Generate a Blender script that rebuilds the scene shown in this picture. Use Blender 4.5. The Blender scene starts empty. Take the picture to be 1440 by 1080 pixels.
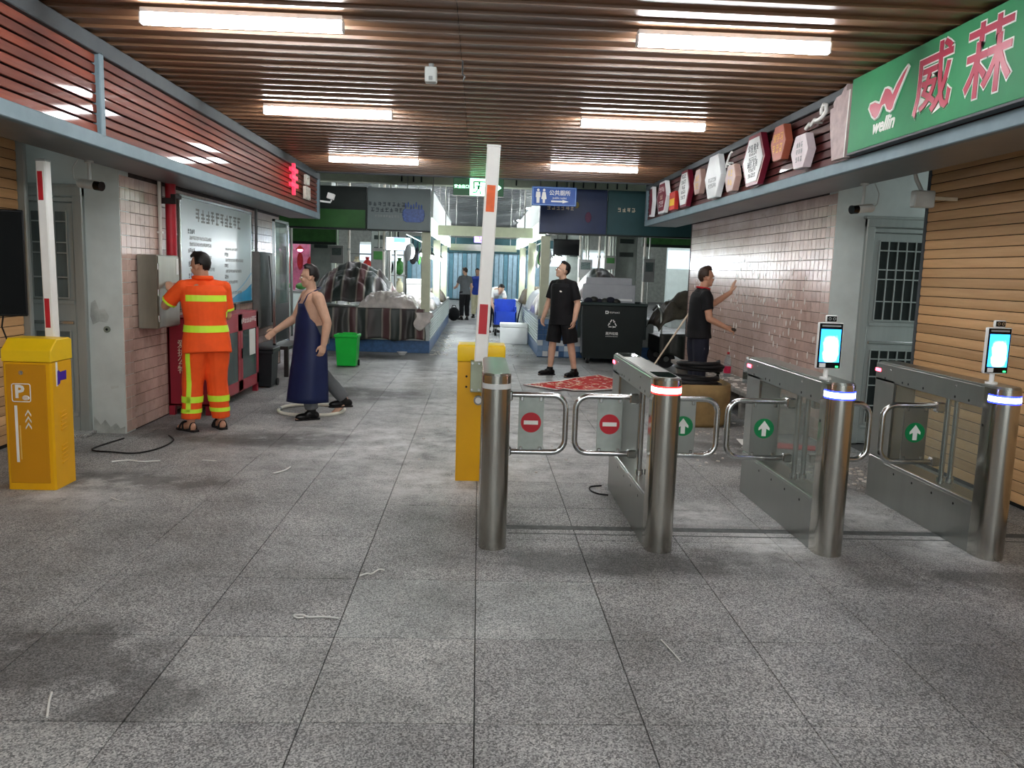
import bpy, bmesh, math, random
from mathutils import Vector, Matrix, noise as mnoise
random.seed(7)
SC = bpy.context.scene
COL = SC.collection
R = math.radians

# ------------------------------------------------------------------ camera
CAM_H = 1.62
def set_camera():
    p, y, r = R(7.79456658), R(2.5421248), R(1.81265663)
    fwd = Vector((math.sin(y)*math.cos(p), math.cos(y)*math.cos(p), -math.sin(p)))
    right = Vector((math.cos(y), -math.sin(y), 0))
    up = right.cross(fwd)
    r2 = right*math.cos(r) + up*math.sin(r)
    u2 = -right*math.sin(r) + up*math.cos(r)
    m = Matrix((r2, u2, -fwd)).transposed().to_4x4()
    m.translation = (0, 0, CAM_H)
    cd = bpy.data.cameras.new('camera')
    cd.sensor_width = 36
    cd.lens = 1147.2/1440*36
    cd.clip_start = .05; cd.clip_end = 200
    o = bpy.data.objects.new('camera', cd)
    COL.objects.link(o); o.matrix_world = m
    SC.camera = o
set_camera()

# ------------------------------------------------------------------ world, exposure
W = bpy.data.worlds.new('night'); SC.world = W; W.use_nodes = True
W.node_tree.nodes['Background'].inputs[0].default_value = (.76, .83, .84, 1)
W.node_tree.nodes['Background'].inputs[1].default_value = 1.6
SC.view_settings.view_transform = 'Standard'
SC.view_settings.look = 'None'
SC.view_settings.gamma = 1
SC.view_settings.use_curve_mapping = False
SC.view_settings.exposure = 1.5
LAMP = 26.0       # radiance of the ceiling tubes
HALL = 58.0       # radiance of the market hall tubes

# ------------------------------------------------------------------ materials
def lin(c):
    if isinstance(c, str):
        c = c.lstrip('#'); c = [int(c[i:i+2], 16)/255 for i in (0, 2, 4)]
    return [v/12.92 if v <= .04045 else ((v+.055)/1.055)**2.4 for v in c]
class N:
    def __init__(s, name):
        s.m = bpy.data.materials.new(name); s.m.use_nodes = True
        s.t = s.m.node_tree; s.b = s.t.nodes['Principled BSDF']; s.out = s.t.nodes['Material Output']
    def n(s, typ, **kw):
        o = s.t.nodes.new(typ)
        for k, v in kw.items():
            if k.startswith('i_'):
                o.inputs[k[2:].replace('_', ' ')].default_value = v
            else: setattr(o, k, v)
        return o
    def l(s, a, b): s.t.links.new(a, b)
    def pos(s, scale=(1, 1, 1), obj=False):
        if obj: src = s.n('ShaderNodeTexCoord').outputs['Object']
        else: src = s.n('ShaderNodeNewGeometry').outputs['Position']
        mp = s.n('ShaderNodeMapping'); mp.inputs['Scale'].default_value = scale
        s.l(src, mp.inputs['Vector']); return mp.outputs['Vector']
    def noise(s, vec, scale, detail=4, rough=.6):
        o = s.n('ShaderNodeTexNoise'); o.inputs['Scale'].default_value = scale
        o.inputs['Detail'].default_value = detail; o.inputs['Roughness'].default_value = rough
        s.l(vec, o.inputs['Vector']); return o.outputs['Fac']
    def ramp(s, fac, stops):
        o = s.n('ShaderNodeValToRGB'); e = o.color_ramp.elements
        while len(e) > 1: e.remove(e[-1])
        for i, (p, c) in enumerate(stops):
            c = list(c)[:3] + [1]
            if i == 0: e[0].position = p; e[0].color = c
            else:
                q = e.new(p); q.color = c
        s.l(fac, o.inputs['Fac']); return o.outputs['Color']
    def mix(s, fac, a, b, mode='MIX'):
        o = s.n('ShaderNodeMix', data_type='RGBA', blend_type=mode)
        for sock, v in ((o.inputs['Factor'], fac), (o.inputs[6], a), (o.inputs[7], b)):
            if hasattr(v, 'links'): s.l(v, sock)
            elif isinstance(v, (int, float)): sock.default_value = v
            else: sock.default_value = list(v)[:3] + [1]
        return o.outputs[2]
    def math(s, op, a, b=0.0):
        o = s.n('ShaderNodeMath', operation=op)
        for sock, v in ((o.inputs[0], a), (o.inputs[1], b)):
            if hasattr(v, 'links'): s.l(v, sock)
            else: sock.default_value = v
        return o.outputs[0]
    def bump(s, h, strength=.2, dist=.002):
        o = s.n('ShaderNodeBump'); o.inputs['Strength'].default_value = strength; o.inputs['Distance'].default_value = dist
        s.l(h, o.inputs['Height']); s.l(o.outputs['Normal'], s.b.inputs['Normal'])
MATS = {}
def M(name, col, rough=.5, metal=0, var=.12, scale=6, bump=0, orand=0, stretch=(1, 1, 1), spec=.3, bscale=None, coat=0):
    if name in MATS: return MATS[name]
    k = N(name); c = lin(col)
    v = k.pos(stretch)
    f = k.noise(v, scale)
    colr = k.ramp(f, [(.3, [x*(1-var) for x in c]), (.7, [min(1, x*(1+var)) for x in c])])
    if orand:
        oi = k.n('ShaderNodeObjectInfo')
        br = k.math('ADD', k.math('MULTIPLY', oi.outputs['Random'], 2*orand), 1-orand)
        colr = k.mix(1.0, colr, k.n('ShaderNodeCombineColor').outputs[0], 'MULTIPLY')
        cc = [n for n in k.t.nodes if n.bl_idname == 'ShaderNodeCombineColor'][-1]
        for i in range(3): k.l(br, cc.inputs[i])
    k.l(colr, k.b.inputs['Base Color'])
    k.b.inputs['Roughness'].default_value = rough; k.b.inputs['Metallic'].default_value = metal
    k.b.inputs['Specular IOR Level'].default_value = spec
    if coat: k.b.inputs['Coat Weight'].default_value = coat; k.b.inputs['Coat Roughness'].default_value = .12
    if bump: k.bump(k.noise(v, bscale or scale*4), bump)
    MATS[name] = k.m; return k.m
def EM(name, col, strength, base=None):
    if name in MATS: return MATS[name]
    k = N(name); c = lin(col)
    f = k.noise(k.pos(), 3)
    e = k.ramp(f, [(0, [x*.97 for x in c]), (1, c)])
    k.b.inputs['Base Color'].default_value = lin(base or col) + [1]
    k.l(e, k.b.inputs['Emission Color']); k.b.inputs['Emission Strength'].default_value = strength
    MATS[name] = k.m; return k.m
def GLASS(name, tint='#dfe8e6', op=.12, rough=.03):
    if name in MATS: return MATS[name]
    k = N(name)
    tr = k.n('ShaderNodeBsdfTransparent'); tr.inputs[0].default_value = lin(tint) + [1]
    k.b.inputs['Base Color'].default_value = lin(tint) + [1]; k.b.inputs['Roughness'].default_value = rough
    lw = k.n('ShaderNodeLayerWeight'); lw.inputs[0].default_value = .5
    dirt = k.noise(k.pos(), 2.5)
    fac = k.math('ADD', k.math('ADD', k.math('MULTIPLY', k.math('POWER', lw.outputs['Facing'], 4.0), .4), .02), k.math('MULTIPLY', dirt, op))
    fac = k.math('MINIMUM', fac, 1.0)
    mx = k.n('ShaderNodeMixShader'); k.l(fac, mx.inputs[0]); k.l(tr.outputs[0], mx.inputs[1]); k.l(k.b.outputs[0], mx.inputs[2])
    k.l(mx.outputs[0], k.out.inputs[0]); MATS[name] = k.m; return k.m

def granite(name, base, light, dust_and_light):
    k = N(name); v = k.pos()
    sp = k.n('ShaderNodeTexVoronoi'); sp.inputs['Scale'].default_value = 170; k.l(v, sp.inputs['Vector'])
    fine = k.noise(v, 122, 3, .7)
    big = k.noise(v, 1.1, 5, .62)
    mid = k.noise(v, 5.5, 5, .7)
    g = k.mix(.5, sp.outputs['Color'], fine)
    bw = k.n('ShaderNodeRGBToBW'); k.l(g, bw.inputs[0])
    a = [lin(base)[i] for i in range(3)]; b = [lin(light)[i] for i in range(3)]
    c = k.ramp(bw.outputs[0], [(.24, [x*.25 for x in a]), (.435, [x*.95 for x in a]), (.55, [(x+y)/2 for x, y in zip(a, b)]), (.72, [x*1.04 for x in b])])
    wear = k.ramp(big, [(.34, (.62, .62, .61)), (.5, (.95, .95, .95)), (.68, (1.32, 1.31, 1.3))])
    c = k.mix(1, c, wear, 'MULTIPLY')
    stain = k.ramp(mid, [(.30, (.62, .61, .59)), (.44, (1, 1, 1)), (1, (1.06, 1.06, 1.06))])
    c = k.mix(.75, c, stain, 'MULTIPLY')
    oi = k.n('ShaderNodeObjectInfo')
    br = k.math('ADD', k.math('MULTIPLY', oi.outputs['Random'], .07), .965)
    cc = k.n('ShaderNodeCombineColor')
    for i in range(3): k.l(br, cc.inputs[i])
    c = k.mix(1, c, cc.outputs[0], 'MULTIPLY')
    # dusty patches at housings and gate posts; mid-floor ones also paint in hall light
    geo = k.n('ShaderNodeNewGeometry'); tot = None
    for (x, y, rad) in dust_and_light:
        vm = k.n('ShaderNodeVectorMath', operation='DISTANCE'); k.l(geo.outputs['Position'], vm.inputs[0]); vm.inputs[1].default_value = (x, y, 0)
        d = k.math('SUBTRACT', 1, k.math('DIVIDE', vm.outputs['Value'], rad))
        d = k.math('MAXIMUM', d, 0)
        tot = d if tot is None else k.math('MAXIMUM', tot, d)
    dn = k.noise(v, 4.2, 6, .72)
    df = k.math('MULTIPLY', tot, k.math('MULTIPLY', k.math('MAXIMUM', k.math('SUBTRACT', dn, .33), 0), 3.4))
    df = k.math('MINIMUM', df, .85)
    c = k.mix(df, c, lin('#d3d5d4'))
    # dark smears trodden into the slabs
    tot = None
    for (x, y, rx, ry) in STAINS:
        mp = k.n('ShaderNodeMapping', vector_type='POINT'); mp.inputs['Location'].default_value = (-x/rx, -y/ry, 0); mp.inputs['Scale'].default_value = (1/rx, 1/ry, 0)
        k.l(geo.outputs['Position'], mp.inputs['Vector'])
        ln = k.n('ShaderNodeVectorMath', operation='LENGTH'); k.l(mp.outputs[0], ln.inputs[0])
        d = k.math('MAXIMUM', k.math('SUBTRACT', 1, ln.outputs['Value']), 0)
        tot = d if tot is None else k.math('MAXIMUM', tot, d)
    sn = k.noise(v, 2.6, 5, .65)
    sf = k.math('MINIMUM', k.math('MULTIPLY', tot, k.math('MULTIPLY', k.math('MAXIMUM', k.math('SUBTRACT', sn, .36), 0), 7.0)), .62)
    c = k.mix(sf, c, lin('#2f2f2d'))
    k.l(c, k.b.inputs['Base Color'])
    rr = k.n('ShaderNodeMapRange'); rr.inputs['To Min'].default_value = .42; rr.inputs['To Max'].default_value = .72
    k.l(mid, rr.inputs['Value']); k.l(rr.outputs[0], k.b.inputs['Roughness'])
    k.b.inputs['Specular IOR Level'].default_value = .4
    k.bump(fine, .22, .0012)
    MATS[name] = k.m; return k.m
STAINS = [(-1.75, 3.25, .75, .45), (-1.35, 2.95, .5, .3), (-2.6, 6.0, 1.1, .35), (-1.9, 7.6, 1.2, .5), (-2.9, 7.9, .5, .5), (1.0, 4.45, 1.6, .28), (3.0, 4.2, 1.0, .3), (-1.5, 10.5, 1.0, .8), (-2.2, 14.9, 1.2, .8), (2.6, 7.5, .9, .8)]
DUST_AND_LIGHT = [(-2.75, 5.75, .75), (-.25, 6.2, 1.0), (.3, 6.9, 1.4), (1.5, 5.4, .6), (2.6, 5.5, .8), (.1, 9.5, 2.2), (-.9, 7.6, 1.9), (.6, 8.2, 2.4), (-.2, 12.5, 2.6), (3.0, 4.9, .55), (1.9, 4.8, .6)]
granite('granite', '#6f7070', '#b4b5b3', DUST_AND_LIGHT)
granite('granite_light', '#828685', '#b7bab8', DUST_AND_LIGHT)
granite('granite_pale', '#7c7e7d', '#bcbdba', DUST_AND_LIGHT)

def wood_strips(name, c0, c1, rough, axis, coat=0):
    k = N(name); st = [14, 14, 14]; st[axis] = .8
    v = k.pos(tuple(st))
    f = k.noise(v, 1.5, 6, .7)
    c = k.ramp(f, [(.28, lin(c0)), (.72, lin(c1))])
    oi = k.n('ShaderNodeObjectInfo')
    br = k.math('ADD', k.math('MULTIPLY', oi.outputs['Random'], .5), .75)
    cc = k.n('ShaderNodeCombineColor')
    for i in range(3): k.l(br, cc.inputs[i])
    c = k.mix(1, c, cc.outputs[0], 'MULTIPLY')
    k.l(c, k.b.inputs['Base Color']); k.b.inputs['Roughness'].default_value = rough
    if coat: k.b.inputs['Coat Weight'].default_value = coat; k.b.inputs['Coat Roughness'].default_value = .06; k.b.inputs['Specular IOR Level'].default_value = .2
    k.bump(f, .10, .001)
    MATS[name] = k.m; return k.m
wood_strips('ceiling_wood', '#6e4e37', '#836248', .36, 0)
wood_strips('fascia_wood', '#682714', '#8a3f25', .62, 1, .3)
wood_strips('fascia_wood_dark', '#421d1c', '#5b2a27', .6, 1, .4)
wood_strips('shutter_wood', '#bc9060', '#d2a876', .6, 1)

def tiles_mat(name, c0, c1):
    k = N(name); v = k.pos()
    f = k.noise(v, 1.6, 5, .7); g = k.noise(v, 9, 5, .75)
    c = k.ramp(f, [(.3, lin(c0)), (.7, lin(c1))])
    d = k.ramp(g, [(.28, (.55, .5, .46)), (.46, (1, 1, 1))])
    c = k.mix(.55, c, d, 'MULTIPLY')
    oi = k.n('ShaderNodeObjectInfo')
    br = k.math('ADD', k.math('MULTIPLY', oi.outputs['Random'], .18), .91)
    cc = k.n('ShaderNodeCombineColor')
    for i in range(3): k.l(br, cc.inputs[i])
    c = k.mix(1, c, cc.outputs[0], 'MULTIPLY')
    k.l(c, k.b.inputs['Base Color']); k.b.inputs['Roughness'].default_value = .24
    k.bump(g, .12, .002); MATS[name] = k.m; return k.m
tiles_mat('pink_tile', '#b3968a', '#cbb1a6')
def steel(name, col, rough, stretch, contrast=.25):
    k = N(name); v = k.pos(stretch)
    f = k.noise(v, 9, 5, .7)
    c = lin(col)
    k.l(k.ramp(f, [(.3, [x*(1-contrast) for x in c]), (.7, [x*(1+contrast*.6) for x in c])]), k.b.inputs['Base Color'])
    k.b.inputs['Metallic'].default_value = 1
    rr = k.n('ShaderNodeMapRange'); rr.inputs['To Min'].default_value = rough*.94; rr.inputs['To Max'].default_value = rough*1.06
    k.l(f, rr.inputs['Value']); k.l(rr.outputs[0], k.b.inputs['Roughness'])
    MATS[name] = k.m; return k.m
steel('steel', '#9fa19c', .3, (1, 1, .04), .06)
steel('steel_round', '#bdbbb3', .19, (1, 1, .03), .18)
steel('steel_bright', '#c4c6c5', .2, (1, 1, 1), .1)
steel('steel_door', '#a3aaa7', .34, (1, 1, .06), .12); MATS['steel_door'].node_tree.nodes['Principled BSDF'].inputs['Metallic'].default_value = .45
M('grout', '#3d322e', .9, var=.3, scale=12); M('floor_joint', '#474746', .95)
M('beam', '#71868f', .6, 0, .1, spec=.3); M('beam_dark', '#4a5054', .6, 0, spec=.3); M('soffit', '#6c7073', .38, .3, .12, 2)
M('wall_white', '#c3cbc8', .75, var=.1, scale=3, bump=.1)
M('wall_worn', '#aeb4b0', .8, var=.3, scale=6); M('dark_void', '#0c0d0d', .9)
M('yellow', '#e2a811', .36, var=.06, scale=3); M('yellow_panel', '#c48712', .4, var=.06, scale=3); M('yellow_top', '#ecc31c', .34, var=.05)
M('white_paint', '#e6e6e2', .4, var=.04); M('white_plastic', '#e9eae8', .42, var=.03)
M('grey_plastic', '#8b8f8e', .5); M('black_plastic', '#101112', .38, var=.2); M('black_gloss', '#06070a', .08, var=.1)
M('black_rubber', '#141416', .6, var=.3); M('screw_dark', '#0b0b0b', .5)
M('red_mark', '#b3222c', .4, var=.08); M('orange_mark', '#e2622a', .4, var=.35, scale=5)
M('purple_label', '#40209a', .4, var=.2, scale=30); M('sign_red', '#b5202d', .4, var=.05); M('sign_green', '#0d7a45', .4, var=.06)
M('print_white', '#e4e4df', .5, var=.04); M('print_dark', '#3a4147', .6); M('print_pale', '#d8c9b0', .6)
GLASS('glass', '#f0f4f2', .02); GLASS('glass_smoke', '#9fb0ae', .25, .06); GLASS('acrylic', '#d5dcd8', .55, .12); GLASS('bottle_plastic', '#e6eef0', .2, .08)

# ------------------------------------------------------------------ mesh helpers
class MB:
    """collects shapes for one mesh object"""
    def __init__(s): s.v = []; s.f = []; s.mi = []; s.sm = []; s.mats = []
    def _m(s, mat):
        m = MATS[mat] if isinstance(mat, str) else mat
        if m not in s.mats: s.mats.append(m)
        return s.mats.index(m)
    def add(s, vs, fs, mat, smooth=False, mx=None):
        b = len(s.v); i = s._m(mat)
        for p in vs:
            p = Vector(p); s.v.append(tuple(mx @ p) if mx else tuple(p))
        for f in fs: s.f.append([b+j for j in f]); s.mi.append(i); s.sm.append(smooth)
        return s
    def box(s, lo, hi, mat, bev=0, mx=None, seg=1):
        lo = Vector(lo); hi = Vector(hi)
        if bev <= 0:
            x0, y0, z0 = lo; x1, y1, z1 = hi
            return s.add([(x0,y0,z0),(x1,y0,z0),(x1,y1,z0),(x0,y1,z0),(x0,y0,z1),(x1,y0,z1),(x1,y1,z1),(x0,y1,z1)],
                         [(3,2,1,0),(4,5,6,7),(0,1,5,4),(1,2,6,5),(2,3,7,6),(3,0,4,7)], mat, mx=mx)
        bm = bmesh.new(); bmesh.ops.create_cube(bm, size=1)
        for v in bm.verts: v.co = Vector([(lo[i]+hi[i])/2 + v.co[i]*(hi[i]-lo[i]) for i in range(3)])
        bmesh.ops.bevel(bm, geom=bm.edges[:], offset=bev, segments=seg, affect='EDGES', profile=.6)
        bm.verts.index_update()
        s.add([v.co.copy() for v in bm.verts], [[v.index for v in f.verts] for f in bm.faces], mat, seg > 1, mx)
        bm.free(); return s
    def cyl(s, p0, p1, r0, mat, r1=None, n=16, caps=True, smooth=True):
        p0 = Vector(p0); p1 = Vector(p1); r1 = r0 if r1 is None else r1
        d = (p1-p0).normalized(); a = d.orthogonal().normalized(); b = d.cross(a)
        vs = []
        for p, r in ((p0, r0), (p1, r1)):
            for i in range(n):
                t = 2*math.pi*i/n; vs.append(p + (a*math.cos(t)+b*math.sin(t))*r)
        fs = [(i, (i+1) % n, n+(i+1) % n, n+i) for i in range(n)]
        s.add(vs, fs, mat, smooth)
        if caps: s.add(vs[:n], [list(range(n))[::-1]], mat); s.add(vs[n:], [list(range(n))], mat)
        return s
    def tube(s, pts, r, mat, n=10, closed=False, smooth=True, radii=None, caps=True):
        pts = [Vector(p) for p in pts]; k = len(pts); vs = []
        prev = None
        for i, p in enumerate(pts):
            if closed: d = (pts[(i+1) % k]-pts[i-1])
            else: d = pts[min(i+1, k-1)]-pts[max(i-1, 0)]
            d = d.normalized()
            if prev is None: a = d.orthogonal().normalized()
            else:
                a = prev - d*prev.dot(d)
                a = a.normalized() if a.length > 1e-6 else d.orthogonal().normalized()
            prev = a; b = d.cross(a); rr = radii[i] if radii else r
            for j in range(n):
                t = 2*math.pi*j/n; vs.append(p+(a*math.cos(t)+b*math.sin(t))*rr)
        fs = []
        for i in range(k if closed else k-1):
            for j in range(n):
                q = (i+1) % k; fs.append((i*n+j, i*n+(j+1) % n, q*n+(j+1) % n, q*n+j))
        if closed:   # undo twist at the seam
            pass
        s.add(vs, fs, mat, smooth)
        if caps and not closed: s.add(vs[:n], [list(range(n))[::-1]], mat); s.add(vs[-n:], [list(range(n))], mat)
        return s
    def prism(s, poly, d0, d1, axis, mat, mx=None):
        """poly: 2D points; extruded along axis ('x','y','z') from d0 to d1"""
        def P(q, d):
            if axis == 'x': return (d, q[0], q[1])
            if axis == 'y': return (q[0], d, q[1])
            return (q[0], q[1], d)
        n = len(poly)
        vs = [P(q, d0) for q in poly] + [P(q, d1) for q in poly]
        fs = [(i, (i+1) % n, n+(i+1) % n, n+i) for i in range(n)] + [list(range(n))[::-1], list(range(n, 2*n))]
        return s.add(vs, fs, mat, mx=mx)
    def lathe(s, prof, c, mat, n=24, smooth=True):
        """prof: (r, z) pairs; around the vertical axis at c"""
        vs = []; m = len(prof)
        for (r, z) in prof:
            for i in range(n):
                t = 2*math.pi*i/n; vs.append((c[0]+r*math.cos(t), c[1]+r*math.sin(t), c[2]+z))
        fs = [(k*n+i, k*n+(i+1) % n, (k+1)*n+(i+1) % n, (k+1)*n+i) for k in range(m-1) for i in range(n)]
        s.add(vs, fs, mat, smooth)
        s.add(vs[:n], [list(range(n))[::-1]], mat); s.add(vs[-n:], [list(range(n))], mat)
        return s
    def ell(s, c, rad, mat, nu=16, nv=10, mx=None, smooth=True):
        vs = []; fs = []
        for j in range(1, nv):
            ph = math.pi*j/nv
            for i in range(nu):
                t = 2*math.pi*i/nu
                vs.append(Vector((rad[0]*math.sin(ph)*math.cos(t), rad[1]*math.sin(ph)*math.sin(t), rad[2]*math.cos(ph))))
        vs += [Vector((0, 0, rad[2])), Vector((0, 0, -rad[2]))]
        top = len(vs)-2
        for j in range(nv-2):
            for i in range(nu): fs.append((j*nu+i, (j+1)*nu+i, (j+1)*nu+(i+1) % nu, j*nu+(i+1) % nu))
        for i in range(nu):
            fs.append((top, i, (i+1) % nu)); fs.append((top+1, (nv-2)*nu+(i+1) % nu, (nv-2)*nu+i))
        vs = [(mx @ v if mx else v) + Vector(c) for v in vs]
        return s.add(vs, fs, mat, smooth)
    def mesh(s, name):
        me = bpy.data.meshes.new(name); me.from_pydata(s.v, [], s.f)
        for m in s.mats: me.materials.append(m)
        me.polygons.foreach_set('material_index', s.mi); me.polygons.foreach_set('use_smooth', s.sm)
        bm = bmesh.new(); bm.from_mesh(me); bmesh.ops.recalc_face_normals(bm, faces=bm.faces[:]); bm.to_mesh(me); bm.free()
        me.update(); return me
    def build(s, name, parent=None, label=None, local=False):
        """one mesh object; shapes given in world space (or in the thing's own space with local=True)"""
        if parent is not None and not local:
            inv = wmat(parent).inverted(); s.v = [tuple(inv @ Vector(p)) for p in s.v]
        o = bpy.data.objects.new(name, s.mesh(name)); COL.objects.link(o)
        if parent is not None: o.parent = parent
        if label: o['label'] = label
        return o
def wmat(o):
    m = Matrix.Translation(o.location) @ o.rotation_euler.to_matrix().to_4x4()
    return wmat(o.parent) @ m if o.parent else m
def tag(o, label, cat, group=None):
    o['label'] = label; o['category'] = cat
    if group: o['group'] = group
    return o
def thing(name, label, cat, loc=(0, 0, 0), rz=0, group=None):
    o = bpy.data.objects.new(name, None); COL.objects.link(o)
    o.empty_display_size = .1
    o.location = loc; o.rotation_euler = (0, 0, rz)
    return tag(o, label, cat, group)
def struct(o): o['kind'] = 'structure'; return o
def stuff(o): o['kind'] = 'stuff'; return o
def inst(name, me, loc, parent=None, rot=None):
    o = bpy.data.objects.new(name, me); COL.objects.link(o)
    if parent is not None:
        o.parent = parent; loc = wmat(parent).inverted() @ Vector(loc)
    o.location = loc
    if rot: o.rotation_euler = rot
    return o
def copy_tree(o, parent=None):
    c = o.copy(); COL.objects.link(c)
    if parent is not None: c.parent = parent
    for ch in list(o.children): copy_tree(ch, c)
    return c
TMP = bpy.data.scenes.new('workbench')
def evaluated(o):
    """mesh of o with its modifiers applied, worked out in a scene of its own"""
    TMP.collection.objects.link(o)
    vl = TMP.view_layers[0]; vl.update()
    me = bpy.data.meshes.new_from_object(o.evaluated_get(vl.depsgraph))
    bpy.data.objects.remove(o); return me
def text_mesh(body, size, bold=0, ext=.0015, shear=0, spacing=1, line=1.0):
    cu = bpy.data.curves.new('lettering', 'FONT'); cu.body = body; cu.size = size; cu.align_x = 'CENTER'; cu.align_y = 'CENTER'
    cu.extrude = ext; cu.offset = bold; cu.shear = shear; cu.space_character = spacing; cu.space_line = line; cu.resolution_u = 2
    return evaluated(bpy.data.objects.new('lettering', cu))
FACE = {'-y': (R(90), 0, 0), '+x': (R(90), 0, R(90)), '-x': (R(90), 0, R(-90)), '+z': (0, 0, 0), '+y': (R(90), 0, R(180))}
def lettering(body, size, c, face, mat, parent, bold=0, ext=.0015, shear=0, spacing=1, line=1.0, sx=1, name='lettering', tilt=0):
    me = text_mesh(body, size, bold, ext, shear, spacing, line)
    me.materials.clear(); me.materials.append(MATS[mat] if isinstance(mat, str) else mat)
    rot = FACE[face] if isinstance(face, str) else face
    mx = Matrix.Translation(Vector(c)) @ Vector((0,0,0)).to_track_quat('Z', 'Y').to_matrix().to_4x4() if False else Matrix.Translation(Vector(c))
    from mathutils import Euler
    mx = mx @ Euler(rot).to_matrix().to_4x4() @ Matrix.Rotation(tilt, 4, 'Z') @ Matrix.Diagonal((sx, 1, 1, 1))
    inv = wmat(parent).inverted() if parent else Matrix.Identity(4)
    me.transform(inv @ mx)
    o = bpy.data.objects.new(name, me); COL.objects.link(o)
    if parent: o.parent = parent
    return o
def smooth(pts, k=6):
    pts = [Vector(q) for q in pts]; out = []
    for i in range(len(pts)-1):
        a, b, c, d = pts[max(i-1, 0)], pts[i], pts[i+1], pts[min(i+2, len(pts)-1)]
        for j in range(k):
            t = j/k; out.append(.5*((2*b)+(c-a)*t+(2*a-5*b+4*c-d)*t*t+(3*b-a-3*c+d)*t**3))
    return out+[pts[-1]]
def arc(cx, cy, r, a0, a1, n=6):
    return [(cx+r*math.cos(R(a0+(a1-a0)*i/n)), cy+r*math.sin(R(a0+(a1-a0)*i/n))) for i in range(n+1)]

def print_rows(rows, size, c, face, mat, parent, ext=.0012, lead=1.25, adv=1.05, seed=1, name='print', align='C'):
    """illegible small print: rows = characters per row; each character a knot of short strokes"""
    rnd = random.Random(seed); b = MB(); H = len(rows)
    for r, n in enumerate(rows):
        y = ((H-1)/2-r)*size*lead
        wid = max(rows)
        for i in range(n):
            x = (i-(n-1)/2)*size*adv if align == 'C' else (i-(wid-1)/2)*size*adv
            k = size*.5; t = size*.07
            for z in rnd.sample((-.38, -.15, .1, .36), 3): b.box((x-k*.8, y+z*size-t, 0), (x+k*rnd.uniform(.3, .8), y+z*size+t, ext), mat)
            xx = x+rnd.uniform(-.2, .2)*size; b.box((xx-t, y-k*.85, 0), (xx+t, y+k*.85, ext), mat)
    me = b.mesh(name)
    from mathutils import Euler
    rot = FACE[face]
    me.transform(wmat(parent).inverted() @ Matrix.Translation(Vector(c)) @ Euler(rot).to_matrix().to_4x4())
    o = bpy.data.objects.new(name, me); COL.objects.link(o); o.parent = parent; o['kind'] = 'stuff'; return o
# ================================================================== STRUCTURE
# ---- floor
fl = MB()
fl.box((-12, -13, -.3), (12, 14.45, -.012), 'floor_joint')
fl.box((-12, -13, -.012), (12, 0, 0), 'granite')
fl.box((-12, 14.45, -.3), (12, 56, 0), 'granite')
FLOOR = struct(fl.build('floor'))
FLOOR['label'] = 'grey speckled granite slab floor'
tm = {}
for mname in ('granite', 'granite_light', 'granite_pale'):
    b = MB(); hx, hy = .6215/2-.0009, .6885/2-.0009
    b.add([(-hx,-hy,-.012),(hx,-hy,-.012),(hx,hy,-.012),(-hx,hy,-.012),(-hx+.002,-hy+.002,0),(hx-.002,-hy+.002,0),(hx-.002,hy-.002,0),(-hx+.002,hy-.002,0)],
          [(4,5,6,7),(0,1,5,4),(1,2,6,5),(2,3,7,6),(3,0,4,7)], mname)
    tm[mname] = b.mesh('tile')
X0, Y0 = .024, 2.755
for j in range(-4, 17):
    for i in range(-7, 7):
        cx = X0+.6215*(i+.5); cy = Y0+.6885*(j+.5)
        if cy > 7.9 and (cx < -3.5 or cx > 3.7): continue
        mn = 'granite'
        if (i, j) in ((-1, 1), (0, 1)): mn = 'granite_light'
        elif (i, j) in ((-1, 0),) or random.random() < .08: mn = 'granite_pale'
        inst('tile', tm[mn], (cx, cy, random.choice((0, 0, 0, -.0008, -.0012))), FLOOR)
# two thin darker strips running across the gate line
tr = MB(); tr.box((.22, 5.02, -.01), (4.0, 5.10, .0012), M('strip_grey', '#5d605f', .9, var=.3, scale=20))
tr.box((.22, 4.93, -.01), (4.0, 4.945, .0012), 'strip_grey')
stuff(tr.build('floor_strips', FLOOR))

# ---- tiled side walls
def tile_wall(name, x, sgn, y0, y1, ztop, label):
    """wall whose tiled face lies at x and looks towards -sgn"""
    b = MB()
    lo, hi = sorted((x+sgn*.006, x+sgn*.36))
    ys = y0+.2
    b.box((lo, ys, 0), (hi, y1, 3.3), 'grout')
    w = struct(b.build(name)); w['label'] = label
    p = .108; g = .0042; d = .006
    t = MB(); h = p/2-g/2
    fx = -sgn*d
    vs = [(0,-h,-h),(0,h,-h),(0,h,h),(0,-h,h),(fx,-h+.0015,-h+.0015),(fx,h-.0015,-h+.0015),(fx,h-.0015,h-.0015),(fx,-h+.0015,h-.0015)]
    fs = [(4,5,6,7),(0,1,5,4),(1,2,6,5),(2,3,7,6),(3,0,4,7)]
    t.add(vs, fs, 'pink_tile'); tmesh = t.mesh('tile')
    rest = MB(); n = 0
    cols = int((y1-y0)/p); rows = int(ztop/p)
    for i in range(cols):
        for k in range(rows):
            cy = y0+p*(i+.5); cz = .01+p*(k+.5)
            off = sgn*random.uniform(0, .0014)
            if n < 300:
                inst('tile', tmesh, (x+sgn*.006+off, cy, cz), w); n += 1
            else:
                rest.add([(x+sgn*.006+off+v[0], cy+v[1], cz+v[2]) for v in vs], fs, 'pink_tile')
    stuff(rest.build('tile_field', w)); return w
WL = tile_wall('wall_left', -3.27, -1, 7.70, 13.7, 2.42, 'left wall clad in small pink tiles')
WR = tile_wall('wall_right', 3.5, 1, 8.06, 13.65, 2.5, 'right wall clad in worn small pink tiles')
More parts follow.
